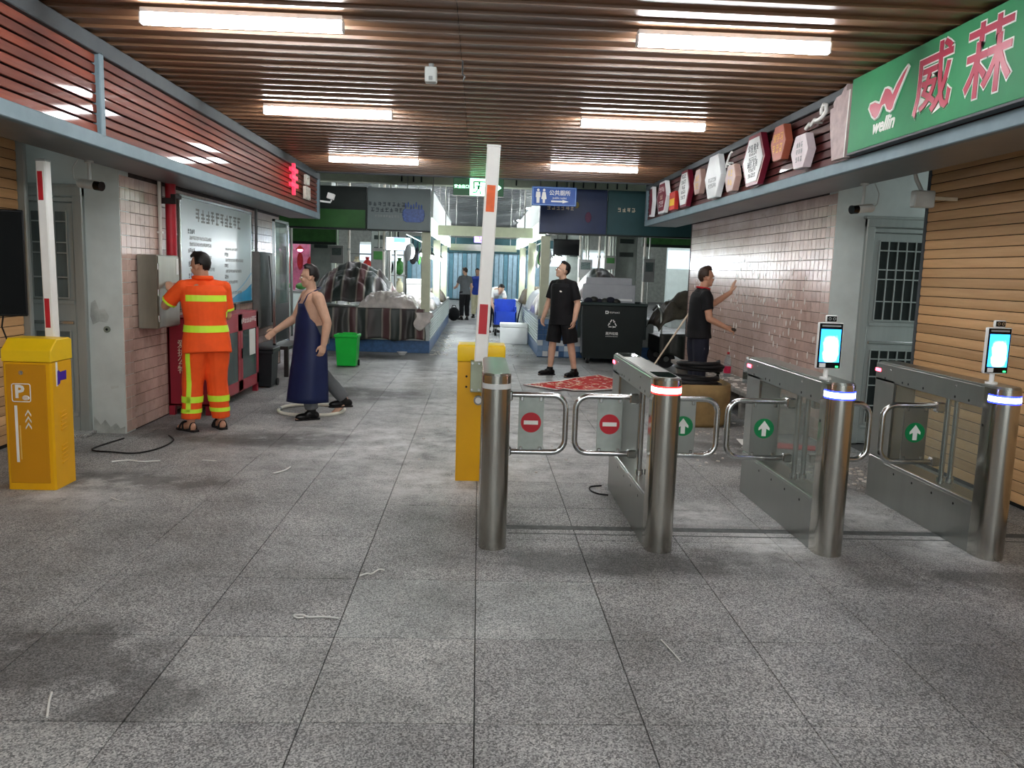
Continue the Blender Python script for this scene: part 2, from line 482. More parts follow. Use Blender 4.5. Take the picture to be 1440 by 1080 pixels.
# dabs of old adhesive on the right wall
db = MB()
M('plaster_dab', '#d9d2cb', .8, var=.08)
for i in range(150):
    y = random.uniform(8.3, 13.2); z = random.choice([random.uniform(.55, 1.9), random.gauss(1.05, .12), random.gauss(1.4, .1)])
    s = random.uniform(.012, .03)
    db.ell((3.497, y, z), (.004, s*.8, s*random.uniform(1, 1.9)), 'plaster_dab', 8, 6)
stuff(db.build('adhesive_dabs', WR))
# ---- walls that face the entrance (white plaster, with the doors)
b = MB(); b.box((-5.4, 7.69, 0), (-3.276, 7.9, 3.4), 'wall_white')
WFL = struct(b.build('wall_left_front')); WFL['label'] = 'white plaster wall with worn corner'
b = MB(); b.box((3.506, 8.055, 0), (5.4, 8.26, 3.4), 'wall_white')
WFR = struct(b.build('wall_right_front')); WFR['label'] = 'white plaster wall beside the steel door'
# wall stains and pipe hole on the left plaster
b = MB(); b.cyl((-3.42, 7.675, .98), (-3.42, 7.692, .98), .03, M('hole_ring', '#7d8478', .8), n=14)
b.cyl((-3.42, 7.674, .98), (-3.42, 7.69, .98), .012, 'dark_void', n=10)
b.build('pipe_hole', WFL)
for poly in ([(-3.58, 0), (-3.29, 0), (-3.285, .07), (-3.33, .05), (-3.37, .10), (-3.42, .06), (-3.47, .13), (-3.51, .08), (-3.57, .16)], [(-3.55, 1.02), (-3.49, 1.05), (-3.42, 1.04), (-3.40, 1.10), (-3.44, 1.17), (-3.49, 1.16), (-3.52, 1.25), (-3.56, 1.22), (-3.57, 1.1)], [(-3.40, .42), (-3.33, .44), (-3.34, .455), (-3.41, .45)]):
    b = MB(); b.prism(poly, 7.688, 7.6905, 'y', 'wall_worn'); b.build('peeled_patch', WFL)

# ---- steel doors
def steel_door(name, x0, x1, y, label, mirrored=False):
    root = bpy.data.objects.new(name, None); COL.objects.link(root); root.location = (x0, y, 0); struct(root); root['label'] = label
    fr = .09
    f = MB()
    for (a, b_) in (((x0, y-.05, 0), (x0+fr, y+.01, 2.26)), ((x1-fr, y-.05, 0), (x1, y+.01, 2.26))): f.box(a, b_, 'steel_door', .008)
    f.box((x0, y-.055, 2.17), (x1, y+.01, 2.26), 'steel_door', .01)
    f.box((x0+.05, y-.045, 2.12), (x1-.05, y+.01, 2.165), 'steel_door', .006)
    f.box((x0-.02, y-.065, 2.25), (x1+.02, y+.01, 2.28), 'steel_door', .006)
    f.build('door_frame', root)
    l = MB(); lx0, lx1 = x0+fr+.005, x1-fr-.005
    l.box((lx0, y-.03, .02), (lx1, y-.004, 2.115), 'steel_door', .004)
    leaf = l.build('door_leaf', root)
    for k, (z0, z1) in enumerate(((1.26, 2.04), (.22, .96))):
        wx0 = lx0+.16 if not mirrored else lx0+.05; wx1 = lx1-.05 if not mirrored else lx1-.16
        w = MB(); w.box((wx0, y-.036, z0), (wx1, y-.03, z1), M('door_dark' if mirrored else 'door_curtain', '#1d2322' if mirrored else '#5b6462', .3, var=.35, scale=9, stretch=(1, 1, .1)), .001)
        win = w.build('window', leaf)
        g = MB(); n = 6
        for i in range(n+1):
            xx = wx0+(wx1-wx0)*i/n; g.box((xx-.006, y-.052, z0), (xx+.006, y-.04, z1), 'steel_door')
        for zz in (z0, z0+(z1-z0)*.24, z0+(z1-z0)*.52, z0+(z1-z0)*.64, z0+(z1-z0)*.88, z1): g.box((wx0, y-.056, zz-.006), (wx1, y-.046, zz+.006), 'steel_door')
        g.build('window_grille', leaf)
        t = MB(); t.box((wx0-.04, y-.04, z0-.06), (wx1+.04, y-.03, z0-.02), 'steel_door', .004); t.build('door_rib', leaf)
    t = MB(); t.box((lx0+.02, y-.045, 1.02), (lx1-.02, y-.03, 1.05), 'steel_bright', .004); t.build('door_bar', leaf)
    return root
steel_door('door_1', -4.62, -3.585, 7.69, 'stainless steel door with barred window panels')
steel_door('door_2', 3.80, 4.75, 8.055, 'stainless steel door with barred panels beside the shutter', True)
b = MB(); b.box((-4.6, 7.45, 0), (-3.55, 7.69, .03), 'granite_pale', .006); b.build('door_step', FLOOR)

# ---- roller shutters on either side
def shutter(name, x, sgn, y0, y1, label):
    root = bpy.data.objects.new(name, None); COL.objects.link(root); root.location = (x, (y0+y1)/2, 0); struct(root); root['label'] = label
    p = .083; prof = [(0, -p/2+.002), (.006, -p/2+.0035), (.0085, -p*.2), (.0085, p*.2), (.006, p/2-.006), (0, p/2-.003)]
    s = MB(); n = len(prof); L = (y1-y0)/2
    vs = [(-sgn*q[0], -L, q[1]) for q in prof]+[(-sgn*q[0], L, q[1]) for q in prof]
    s.add(vs, [(i, i+1, n+i+1, n+i) for i in range(n-1)]+[list(range(n)), list(range(n, 2*n))], 'shutter_wood', False)
    me = s.mesh('slat')
    for k in range(38): inst('slat', me, (x, (y0+y1)/2, .03+p*(k+.5)), root)
    b = MB(); lo, hi = sorted((x+sgn*.002, x+sgn*.06)); b.box((lo, y0, 0), (hi, y1, 3.25), 'dark_void'); b.build('backing', root)
    return root
shutter('door_3', 4.05, 1, .2, 7.36, 'closed roller shutter of wood coloured slats')
shutter('door_4', -4.0, -1, .2, 7.36, 'closed wood coloured roller shutter behind the black monitor')
b = MB()
b.box((4.115, -12, 0), (5.4, 7.36, 3.4), 'wall_worn'); struct(b.build('wall_right_shop'))
b = MB(); b.box((-5.4, -12, 0), (-4.065, 7.36, 3.4), 'wall_worn'); struct(b.build('wall_left_shop'))
b = MB(); b.box((-4.06, 7.365, 0), (-3.93, 7.42, 3.2), 'steel_door', .01); struct(b.build('trim_3'))
b = MB(); b.box((4.03, 7.365, 0), (4.10, 7.40, 3.2), 'beam_dark', .006); struct(b.build('trim_4'))

# ---- slatted ceiling
b = MB(); b.box((-5.4, -12, 3.27), (5.4, 13.83, 3.42), 'dark_void')
b.box((-2.76, -12, 3.18), (2.93, -4.01, 3.27), 'ceiling_wood')
b.box((-3.2, 13.83, 3.14), (3.4, 13.88, 3.42), 'beam_dark')
CEIL = struct(b.build('ceiling')); CEIL['label'] = 'ceiling of brown wood-look slats'
def slat_mesh(x0, x1):
    s = MB(); prof = [(-.109, .02), (.076, .02), (.079, .0), (.107, .0), (.109, .02), (.109, .032), (-.109, .032)]
    n = len(prof); vs = [(x0, q[0], q[1]) for q in prof]+[(x1, q[0], q[1]) for q in prof]
    s.add(vs, [(i, (i+1) % n, n+(i+1) % n, n+i) for i in range(n)]+[list(range(n))[::-1], list(range(n, 2*n))], 'ceiling_wood'); return s.mesh('slat')
sa, sb = slat_mesh(-2.76, -.172), slat_mesh(-.168, 2.93)
y = -3.9
while y < 13.72:
    inst('slat', sa, (0, y, 3.16), CEIL); inst('slat', sb, (0, y, 3.16), CEIL); y += .22

# ---- fascias
def fascia(name, xf, sgn, z0, depth, y0, y1, posts, nsl, ztop, wood, label, zs0):
    """xf: face; sgn +1 when the fascia stands on the +x side"""
    b = MB()
    a, c = sorted((xf+sgn*.05, xf+sgn*depth))
    b.box((a, y0, z0+.03), (c, y1, 3.27), 'dark_void')
    def bx(xa, xb, ya, yb, za, zb, m, bev=.006):
        p, q = sorted((xa, xb)); b.box((p, ya, za), (q, yb, zb), m, bev)
    bx(xf, xf+sgn*depth, y0, y1, z0, z0+.012, 'soffit', .002)
    bx(xf-sgn*.012, xf+sgn*.05, y0, y1+.01, z0-.004, zs0, 'beam')
    bx(xf-sgn*.012, xf+sgn*.05, y0, y1+.01, ztop, 3.165, 'beam_dark')
    for p in posts: bx(xf-sgn*.012, xf+sgn*.05, p-.035, p+.035, zs0-.02, ztop+.02, 'beam')
    bx(xf-sgn*.014, xf+sgn*depth, y1, y1+.03, z0, 3.2, 'beam_dark')
    root = struct(b.build(name)); root['label'] = label
    edges = [y0]+posts+[y1]
    ph = (ztop-zs0)/nsl
    for i in range(len(edges)-1):
        ya = edges[i]+(.035 if i else 0); yb = edges[i+1]-.035
        s = MB(); p, q = sorted((sgn*.02, sgn*.04)); s.box((p, ya, -ph/2+.006), (q, yb, ph/2-.006), wood, .003); me = s.mesh('slat')
        for k in range(nsl): inst('slat', me, (xf+random.uniform(-.0015, .0015), 0, zs0+ph*(k+.5)), root, (0, R(random.uniform(-3, 3)), 0))
    return root
TRL = fascia('trim_1', -2.72, -1, 2.41, .5, .2, 14.15, [-.0+6.15, 14.1], 8, 3.05, 'fascia_wood', 'glossy reddish slatted fascia over the pink wall', 2.505)
TRR = fascia('trim_2', 2.88, 1, 2.49, .55, .2, 14.4, [14.35], 7, 3.09, 'fascia_wood_dark', 'dark red slatted fascia with plaques', 2.58)

# ---- market hall shell
M('hall_ceiling', '#8d9291', .6, var=.15); M('hall_wall', '#b9beb6', .7, var=.2); M('hall_beam', '#c8cdbc', .55, var=.08); M('hall_green', '#2f5a2c', .6, var=.25)
b = MB(); b.box((-12, 14.0, 4.3), (12, 56, 4.5), 'hall_ceiling')
for i in range(60):
    yy = 16+i*.6; b.box((-12, yy, 4.22), (12, yy+.3, 4.3), 'hall_ceiling')
struct(b.build('ceiling_hall'))
b = MB(); b.box((-12, 52, 0), (12, 52.3, 4.5), 'hall_wall'); struct(b.build('wall_back'))
b = MB(); b.box((-12.3, 14, 0), (-12, 52, 4.5), 'hall_wall'); struct(b.build('wall_hall_left'))
b = MB(); b.box((12, 14, 0), (12.3, 52, 4.5), 'hall_wall'); struct(b.build('wall_hall_right'))
b = MB(); b.box((-12, 13.95, 3.42), (12, 14.1, 4.5), 'hall_beam'); struct(b.build('wall_gable'))
b = MB(); b.box((-12, 13.5, 0), (-3.64, 13.7, 4.4), 'hall_wall'); b.box((3.87, 13.45, 0), (12, 13.65, 4.4), 'hall_wall'); struct(b.build('wall_hall_front'))
# bulkhead beam over the stalls with a row of drop rods
b = MB(); b.box((-12, 17.2, 3.35), (12, 17.5, 4.3), 'hall_beam', .01)
b.box((-12, 17.15, 3.9), (12, 17.2, 3.95), 'hall_ceiling')
bk = struct(b.build('trim_5')); bk['label'] = 'cream bulkhead above the stall signs'
rd = MB(); rd.cyl((0, 0, 0), (0, 0, .9), .016, 'black_plastic', n=8); rdm = rd.mesh('drop_rod')
for xx in (-1.62, -1.5, -1.38, -1.22, .72, 1.55, 1.75, 1.9, 2.1, 2.35, 2.6, 2.8, 3.0): inst('drop_rod', rdm, (xx, 17.1, 3.38), bk)

# ---- ceiling tubes of the passage
EM('tube', '#fbfdff', LAMP)
M('lamp_case', '#d9dadb', .4)
def ceiling_lamp(x0, x1, y, label, group):
    t = thing('linear_ceiling_lamp', label, 'lamp', ((x0+x1)/2, y, 3.16), 0, group)
    c = MB(); c.box((x0, y-.03, 3.13), (x1, y+.03, 3.162), 'lamp_case', .004); c.build('housing', t)
    d = MB(); d.box((x0+.004, y-.029, 3.065), (x1-.004, y+.029, 3.13), 'tube', .012, seg=2); d.build('diffuser', t)
    for e in (x0, x1):
        k = MB(); k.box((e-.006, y-.03, 3.064), (e+.006, y+.03, 3.132), 'lamp_case', .002); k.build('end_cap', t)
    return t
for (y, where) in ((-8.0, 'added as unseen fill at the street end'), (-4.6, 'added as unseen fill inside the street end'), (-1.2, 'over the entrance'), (2.1, 'over the open floor'), (5.38, 'above the gate line'), (8.28, 'midway down the slatted ceiling'), (11.75, 'at the hall end of the slatted ceiling')):  # two rows nearest the street are unseen, added to light camera-facing surfaces
    ceiling_lamp(-2.12, -.885, y, 'white linear lamp %s, notice board side' % where, 'ceiling lamps')
    ceiling_lamp(.965, 2.2, y, 'white linear lamp %s, turnstile side' % where, 'ceiling lamps')
# ================================================================== TURNSTILES
EM('band_red', '#ffe6e0', 5.0); EM('band_blue', '#dfe6ff', 5.0); M('band_off', '#c9cccb', .35)
EM('halo_red', '#ff1a1a', 2.8); EM('halo_blue', '#1420ff', 6.0); EM('led_red', '#ff3a4a', 6.0)
def stadium(w, y0, y1, n=10, round_back=True, inset=0):
    r = w/2; p = []
    r2 = r-inset
    for i in range(n+1):
        a = math.pi + math.pi*i/n; p.append((r2*math.cos(a), y0+r+r2*math.sin(a)))
    if round_back:
        c = .03
        p += [(r2, y1-c-inset), (r2-c, y1-inset), (-r2+c, y1-inset), (-r2, y1-c-inset)]
    else: p += [(r2, y1), (-r2, y1)]
    return p
def screen_mat():
    k = N('terminal_screen'); v = k.pos((1, 1, 1), True)
    sep = k.n('ShaderNodeSeparateXYZ'); k.l(v, sep.inputs[0])
    # a bright figure in the middle of a blue picture
    dx = k.math('MULTIPLY', k.math('ADD', sep.outputs[0], -.004), 17); dz = k.math('MULTIPLY', k.math('ADD', sep.outputs[2], -1.225), 9.5)
    d = k.math('POWER', k.math('ADD', k.math('POWER', k.math('ABSOLUTE', dx), 4.0), k.math('POWER', k.math('ABSOLUTE', dz), 4.0)), .25)
    nz = k.noise(v, 22, 3)
    d = k.math('ADD', d, k.math('MULTIPLY', nz, .35))
    c = k.ramp(d, [(.2, (1, 1, 1)), (.78, (.85, .98, 1)), (.92, (.1, .62, 1)), (1, (.02, .28, .95))])
    k.l(c, k.b.inputs['Emission Color']); k.b.inputs['Emission Strength'].default_value = 1.9
    k.b.inputs['Base Color'].default_value = (.01, .02, .04, 1); k.b.inputs['Roughness'].default_value = .1
    MATS['terminal_screen'] = k.m
screen_mat()
EM('led_green', '#25e05a', 2.5)
scr = MB(); scr.cyl((0, 0, -.003), (0, 0, .001), .009, 'screw_dark', n=8); SCREW = scr.mesh('screw')
def rounded_frame(x0, x1, z0, z1, r, closed_left):
    """tube path of a swing arm: open at x0, two rounded corners at x1"""
    s = 1 if x1 > x0 else -1
    p = [(x0, 0, z1)]
    for i in range(7):
        a = R(90-15*i); p.append((x1-s*r+s*r*math.cos(a), 0, z1-r+r*math.sin(a)))
    for i in range(7):
        a = R(-15*i); p.append((x1-s*r+s*r*math.cos(a), 0, z0+r+r*math.sin(a)))
    p.append((x0, 0, z0)); return p
def arm(t, ox, oy, side, length, sign, panel_mat):
    """side -1: towards -x"""
    a = MB(); x0 = side*.088; x1 = side*(.088+length); y = .60
    pts = [Vector(p)+Vector((0, y, 0)) for p in rounded_frame(x0, x1, .465, .84, .085, True)]
    a.tube(pts, .0185, 'steel_bright', 10)
    a.box((min(x0-.03, x0+.03), y-.028, .80), (max(x0-.03, x0+.03), y+.028, .865), 'steel_bright', .008)
    a.box((min(x0-.03, x0+.03), y-.028, .44), (max(x0-.03, x0+.03), y+.028, .495), 'steel_bright', .008)
    o = a.build('swing_arm', t, local=True)
    xa, xb = sorted((side*(.088+length*.19), side*(.088+length*.62)))
    p = MB(); p.box((xa, y-.005, .475), (xb, y+.005, .825), panel_mat, .002); pa = p.build('panel', o, local=True)
    for cx in (xa+.02, xb-.02):
        for zz in (.48, .82):
            c = MB(); c.box((cx-.01, y-.01, zz-.02), (cx+.01, y+.01, zz+.02), 'steel_bright', .003); c.build('panel_clamp', o, local=True)
    cx = (xa+xb)/2; cz = .66
    s = MB()
    if sign == 'stop':
        s.cyl((cx, y-.0055, cz), (cx, y-.008, cz), .066, 'sign_red', n=32, smooth=False)
        s.box((cx-.046, y-.0105, cz-.013), (cx+.046, y-.008, cz+.013), 'print_white')
    else:
        s.cyl((cx, y-.0055, cz), (cx, y-.008, cz), .066, 'sign_green', n=32, smooth=False)
        s.prism([(cx-.014, cz-.05), (cx+.014, cz-.05), (cx+.014, cz), (cx+.036, cz-.012), (cx+.036, cz+.004), (cx, cz+.052), (cx-.036, cz+.004), (cx-.036, cz-.012), (cx-.014, cz)], y-.0105, y-.008, 'y', 'print_white')
    s.build('direction_sign', o, label='round red no entry sign' if sign == 'stop' else 'round green sign with white arrow', local=True)
def turnstile(x, y, L, label, band, arms, head, rear_led=True):
    t = thing('turnstile', label, 'turnstile', (x, y, 0), 0, 'swing gate turnstiles')
    w = .165
    f = MB(); f.prism(stadium(w, 0, .16, 14, False), 0, 1.03, 'z', 'steel_round')
    fo = f.build('front_column', t, local=True)
    for p in fo.data.polygons: p.use_smooth = abs(p.normal.z) < .5
    md = fo.modifiers.new('edges', 'EDGE_SPLIT'); md.split_angle = R(35)
    b = MB(); b.box((-w/2, .16, 0), (w/2, L-.03, .32), 'steel', .003)
    b.box((-w/2-.001, .17, .285), (w/2+.001, L-.25, .30), 'steel', .001); b.build('base', t, local=True)
    r = MB(); r.box((-w/2, L-.30, .32), (w/2, L, .93), 'steel', .012); r.box((-w/2, L-.05, 0), (w/2, L, .32), 'steel', .012); r.build('rear_column', t, local=True)
    u = MB(); u.box((-w/2, .16, .90), (w/2, L, 1.03), 'steel', .004); u.build('top_rail', t, local=True)
    l = MB(); l.prism(stadium(w, 0, L, 14, True, .004), 1.03, 1.04, 'z', 'steel'); l.prism(stadium(w, 0, L, 14, True, .012), 1.04, 1.044, 'z', 'steel'); l.build('lid', t, local=True)
    if L > 1.2 and head != 'reader':
        for s in (-1, 1):
            g = MB(); g.box((s*.066-.003, .165, .325), (s*.066+.003, L-.305, .895), 'glass', 0); g.build('glass_panel', t, local=True)
    for s in (-1, 1):
        c = MB(); c.cyl((s*.03, .6, .32), (s*.03, .6, .9), .017, 'steel_bright', n=12); c.cyl((s*.03, .6, .33), (s*.03, .6, .36), .026, 'steel_bright', n=12); c.build('pivot_post', t, local=True)
    bm_ = MB(); bm_.prism(stadium(w+.004, -.002, .115, 14, False), .955, .985, 'z', band)
    bo = bm_.build('light_band', t, local=True)
    if band != 'band_off':
        h = MB(); hal = 'halo_red' if band == 'band_red' else 'halo_blue'
        for z0, z1 in ((.946, .955), (.985, .994)): h.prism(stadium(w+.003, -.0015, .113, 14, False), z0, z1, 'z', hal)
        h.build('band_edge', t, local=True)
    for s in (-1, 1):
        pts = [(yy, .925) for yy in (.3, .45, L*.55, L*.68, L-.4, L-.15)] + [(yy, .255) for yy in (.35, .6, .85, 1.1) if yy < L-.1] + [(.14, .80)]
        for (yy, zz) in pts:
            o = bpy.data.objects.new('screw', SCREW); COL.objects.link(o); o.parent = t
            o.location = (s*w/2, yy, zz); o.rotation_euler = (0, s*R(90), 0)
        for yy in (.45, L-.22):
            k = MB(); k.ell((s*(w/2-.001), yy, .995), (.005, .008, .008), 'steel_bright', 8, 6); k.build('sensor', t, local=True)
    if rear_led:
        k = MB(); k.box((-w/2-.004, L-.075, .965), (-w/2+.05, L+.003, .99), 'led_red', .003); k.build('rear_light', t, local=True)
    for (side, ln, sg, pm) in arms: arm(t, x, y, side, ln, sg, pm)
    if head == 'reader':
        k = MB(); k.prism(stadium(w, .03, .3, 10, False, .022), 1.044, 1.047, 'z', 'black_gloss'); k.build('card_reader', t, local=True)
        k = MB(); k.box((-.06, L-.3, 1.044), (.06, L-.05, 1.047), 'black_gloss', .001); k.build('reader_window', t, local=True)
    return t
t1 = turnstile(.12, 4.60, .95, 'steel gate post with an unlit white band beside the yellow barrier', 'band_off', [(1, .378, 'stop', 'acrylic')], None, False)
t2 = turnstile(1.115, 4.60, 1.5, 'steel turnstile with a glowing red-white band and card reader lid', 'band_red', [(-1, .378, 'stop', 'acrylic'), (1, .378, 'go', 'steel')], 'reader')
t3 = turnstile(2.14, 4.58, 1.5, 'steel turnstile with blue band and green arrow arms, beside the pink tiled wall', 'band_blue', [(-1, .408, 'go', 'steel'), (1, .358, 'go', 'steel')], None)
t4 = turnstile(3.125, 4.56, 1.5, 'steel turnstile with blue band standing against the wood coloured shutter', 'band_blue', [(-1, .373, 'go', 'steel')], None)
def terminal(x, y, rz, label):
    t = thing('face_terminal', label, 'terminal', (x, y, 0), rz, 'face recognition terminals')
    p = MB(); p.cyl((0, .02, 1.044), (0, .02, 1.13), .014, 'white_plastic', n=14); p.cyl((0, .02, 1.044), (0, .02, 1.056), .034, 'white_plastic', n=18); p.build('stand', t, local=True)
    q = MB(); q.box((-.074, -.012, 1.108), (.074, .016, 1.385), 'white_plastic', .01, seg=2); b = q.build('body', t, local=True)
    q = MB(); q.box((-.068, -.0155, 1.114), (.068, -.0115, 1.379), 'black_gloss', .002); q.build('bezel', b, local=True)
    q = MB(); q.box((-.058, -.018, 1.150), (.058, -.0152, 1.345), 'terminal_screen'); q.build('screen', b, local=True)
    q = MB(); q.box((-.055, -.0175, 1.36), (.055, -.0152, 1.37), 'grey_plastic'); q.build('speaker_slot', b, local=True)
    q = MB(); q.box((-.055, -.018, 1.118), (-.018, -.0152, 1.143), 'white_plastic', .001); q.build('logo_plate', b, local=True)
    q = MB(); q.box((.04, -.018, 1.119), (.056, -.0152, 1.128), 'led_green'); q.build('status_light', b, local=True)
    q = MB(); q.box((-.033, -.01, 1.385), (.033, .014, 1.428), 'white_plastic', .008, seg=2); m = q.build('camera_module', t, local=True)
    q = MB(); q.box((-.028, -.0125, 1.391), (.028, -.0095, 1.422), 'black_gloss', .001); q.build('camera_face', m, local=True)
    for s in (-1, 1):
        q = MB(); q.cyl((s*.013, -.0125, 1.407), (s*.013, -.015, 1.407), .009, 'steel_bright', n=14); q.cyl((s*.013, -.015, 1.407), (s*.013, -.016, 1.407), .005, 'black_gloss', n=10); q.build('camera_lens', m, local=True)
    return t
terminal(2.092, 4.76, R(-4), 'face scanning terminal lit blue, on the turnstile beside the pink tiled wall')
terminal(3.105, 4.74, R(-2), 'face scanning terminal lit blue, on the turnstile against the shutter')

# ================================================================== BARRIER HOUSINGS AND BOOMS
def chamfer_rect(x0, x1, y0, y1, c): return [(x0+c, y0), (x1-c, y0), (x1, y0+c), (x1, y1-c), (x1-c, y1), (x0+c, y1), (x0, y1-c), (x0, y0+c)]
def barrier_a():
    x0, x1, y0, y1 = -3.26, -2.93, 5.71, 6.0
    t = thing('barrier_housing', 'yellow barrier housing with white P parking mark and arrows', 'barrier', ((x0+x1)/2, (y0+y1)/2, 0), 0, 'yellow barrier housings')
    b = MB(); b.prism(chamfer_rect(x0, x1, y0, y1, .012), 0, .90, 'z', 'yellow'); b.build('body', t)
    # cap with a sloping front edge
    cp = MB()
    prof = [(y0-.004, .903), (y1+.004, .903), (y1+.004, 1.045), (y1-.03, 1.06), (y0+.085, 1.06), (y0-.004, .985)]
    n = len(prof)
    vs = [(x0-.004, a, z) for a, z in prof]+[(x1+.004, a, z) for a, z in prof]
    cp.add(vs, [(i, (i+1) % n, n+(i+1) % n, n+i) for i in range(n)]+[list(range(n)), list(range(n, 2*n))], 'yellow_top')
    c = cp.build('cap', t); md = c.modifiers.new('bevel', 'BEVEL'); md.width = .008; md.segments = 2
    d = MB(); d.box((x0+.025, y0-.008, .05), (x1-.035, y0, .888), 'yellow_panel', .003); dr = d.build('access_door', t)
    d = MB(); d.cyl((x0+.13, y0-.012, .83), (x0+.13, y0-.007, .83), .016, 'steel_bright', n=16); d.box((x0+.126, y0-.02, .82), (x0+.134, y0-.011, .84), 'steel_bright', .001); d.build('lock', dr)
    # parking mark: rounded square outline
    px, pz, s, th = x0+.125, .69, .062, .007
    fr = MB(); yy0, yy1 = y0-.0105, y0-.0078
    fr.tube([(px+sx*(s-.012)+.012*math.cos(R(a)), y0-.009, pz+sz*(s-.012)+.012*math.sin(R(a))) for (sx, sz, a0) in ((1, 1, 0), (-1, 1, 90), (-1, -1, 180), (1, -1, 270)) for a in (a0, a0+30, a0+60, a0+90)], .0035, 'print_white', 6, closed=True)
    fr.build('parking_frame', dr)
    lettering('P', .125, (px-.012, y0-.009, pz+.004), '-y', 'print_white', dr, bold=.004)
    e = MB(); e.ell((px+.03, y0-.009, pz-.035), (.026, .002, .017), 'print_white', 14, 8)
    for i in range(3): e.box((px+.012, y0-.0115, pz-.044+i*.008), (px+.046, y0-.0105, pz-.041+i*.008), 'yellow_panel')
    e.build('parking_emblem', dr)
    for (bx, z0, z1, wd) in ((x0+.075, .20, .60, .018), (x0+.103, .22, .46, .008)):
        e = MB(); e.box((bx, y0-.0105, z0), (bx+wd, y0-.0078, z1), 'print_white' if wd > .01 else M('print_cream', '#d9b25a', .5)); e.build('stripe', dr)
    for k in range(3):
        zz = .455+k*.045; e = MB(); cx = x0+.165
        e.prism([(cx-.02, zz-.02), (cx, zz+.012), (cx+.02, zz-.02), (cx+.02, zz-.007), (cx, zz+.027), (cx-.02, zz-.007)], y0-.0105, y0-.0078, 'y', 'print_white'); e.build('chevron', dr)
    for zc in (.47, .23):
        for k in range(5):
            e = MB(); z = zc-.06+k*.03
            e.prism([(y0+.10, z), (y0+.18, z+.01), (y0+.18, z+.018), (y0+.10, z+.008)], x1-.002, x1+.007, 'x', 'yellow'); e.build('louvre', t)
    e = MB(); e.prism([(y0+.075, .735), (y0+.11, .745), (y0+.115, .765), (y0+.2, .765), (y0+.2, .83), (y0+.115, .825), (y0+.1, .84), (y0+.08, .835)], x1, x1+.002, 'x', 'purple_label'); e.build('label_sticker', t, 'torn purple sticker')
    e = MB(); e.box((x1, y0+.06, .73), (x1+.001, y0+.085, .90), 'print_white'); e.build('sticker_backing', t)
    return t
barrier_a()
def boom(name_label, x, y, w, d, z0, z1, lean, marks, first_mat):
    t = thing('barrier_boom', name_label, 'barrier arm', (x, y, z0), 0, 'raised barrier booms')
    b = MB(); mx = Matrix.Translation((x, y, z0)) @ Matrix.Rotation(lean, 4, 'Y') @ Matrix.Translation((-x, -y, -z0))
    b.box((x-w/2, y-d/2, z0), (x+w/2, y+d/2, z1), 'white_paint', .008, mx=mx); o = b.build('boom_profile', t)
    c = MB(); c.box((x-w/2-.002, y-d/2-.002, z1-.012), (x+w/2+.002, y+d/2+.002, z1+.006), 'grey_plastic' if w < .08 else 'white_plastic', .004, mx=mx); c.build('end_cap', t)
    for i, (a, e) in enumerate(marks):
        m = MB(); m.box((x-w*.32, y-d/2-.002, a), (x+w*.18 if w < .08 else x+w*.3, y-d/2, e), first_mat if i == 0 else 'red_mark', mx=mx); m.build('reflective_strip', o)
    return t
boom('raised white boom with dark red strips at the P marked housing', -3.08, 6.045, .068, .085, .985, 2.30, R(-.6), [(2.02, 2.22), (1.12, 1.33)], 'red_mark')
def barrier_b():
    x0, x1, y0, y1 = -.145, .215, 6.2, 6.5
    t = thing('barrier_housing', 'plain yellow barrier housing behind the steel gate post', 'barrier', ((x0+x1)/2, (y0+y1)/2, 0), 0, 'yellow barrier housings')
    b = MB(); b.prism(chamfer_rect(x0, x1, y0, y1, .008), 0, .93, 'z', 'yellow'); b.build('body', t)
    c = MB(); c.box((x0-.003, y0-.003, .932), (x1+.003, y1+.003, 1.06), 'yellow_top', .012, seg=2); c.build('cap', t)
    for z in (.82, .74):
        o = bpy.data.objects.new('screw', SCREW); COL.objects.link(o); o.parent = t; o.location = (-.075-t.location[0], y0-t.location[1], z); o.rotation_euler = (R(90), 0, 0)
    m = MB(); m.box((-.045, y0-.075, .71), (.075, y0, .95), M('clamp_plate', '#9aa08d', .4, .6), .004); pl = m.build('arm_clamp', t)
    for (xx, zz) in ((-.03, .73), (.02, .73), (-.03, .93), (.02, .93)):
        s = MB(); s.cyl((xx, y0-.08, zz), (xx, y0-.074, zz), .008, 'steel_bright', n=8); s.build('bolt', pl)
    s = MB(); s.cyl((.02, y0-.03, .64), (.02, y0, .64), .036, 'grey_plastic', n=20); s.cyl((.02, y0-.034, .64), (.02, y0-.03, .64), .024, 'white_plastic', n=18); s.build('sensor_knob', t)
barrier_b()
boom('tall raised white boom with orange and red strips behind the steel gate post', .03, 6.075, .098, .07, .95, 2.52, R(2.0), [(2.05, 2.24), (1.16, 1.38)], 'orange_mark')

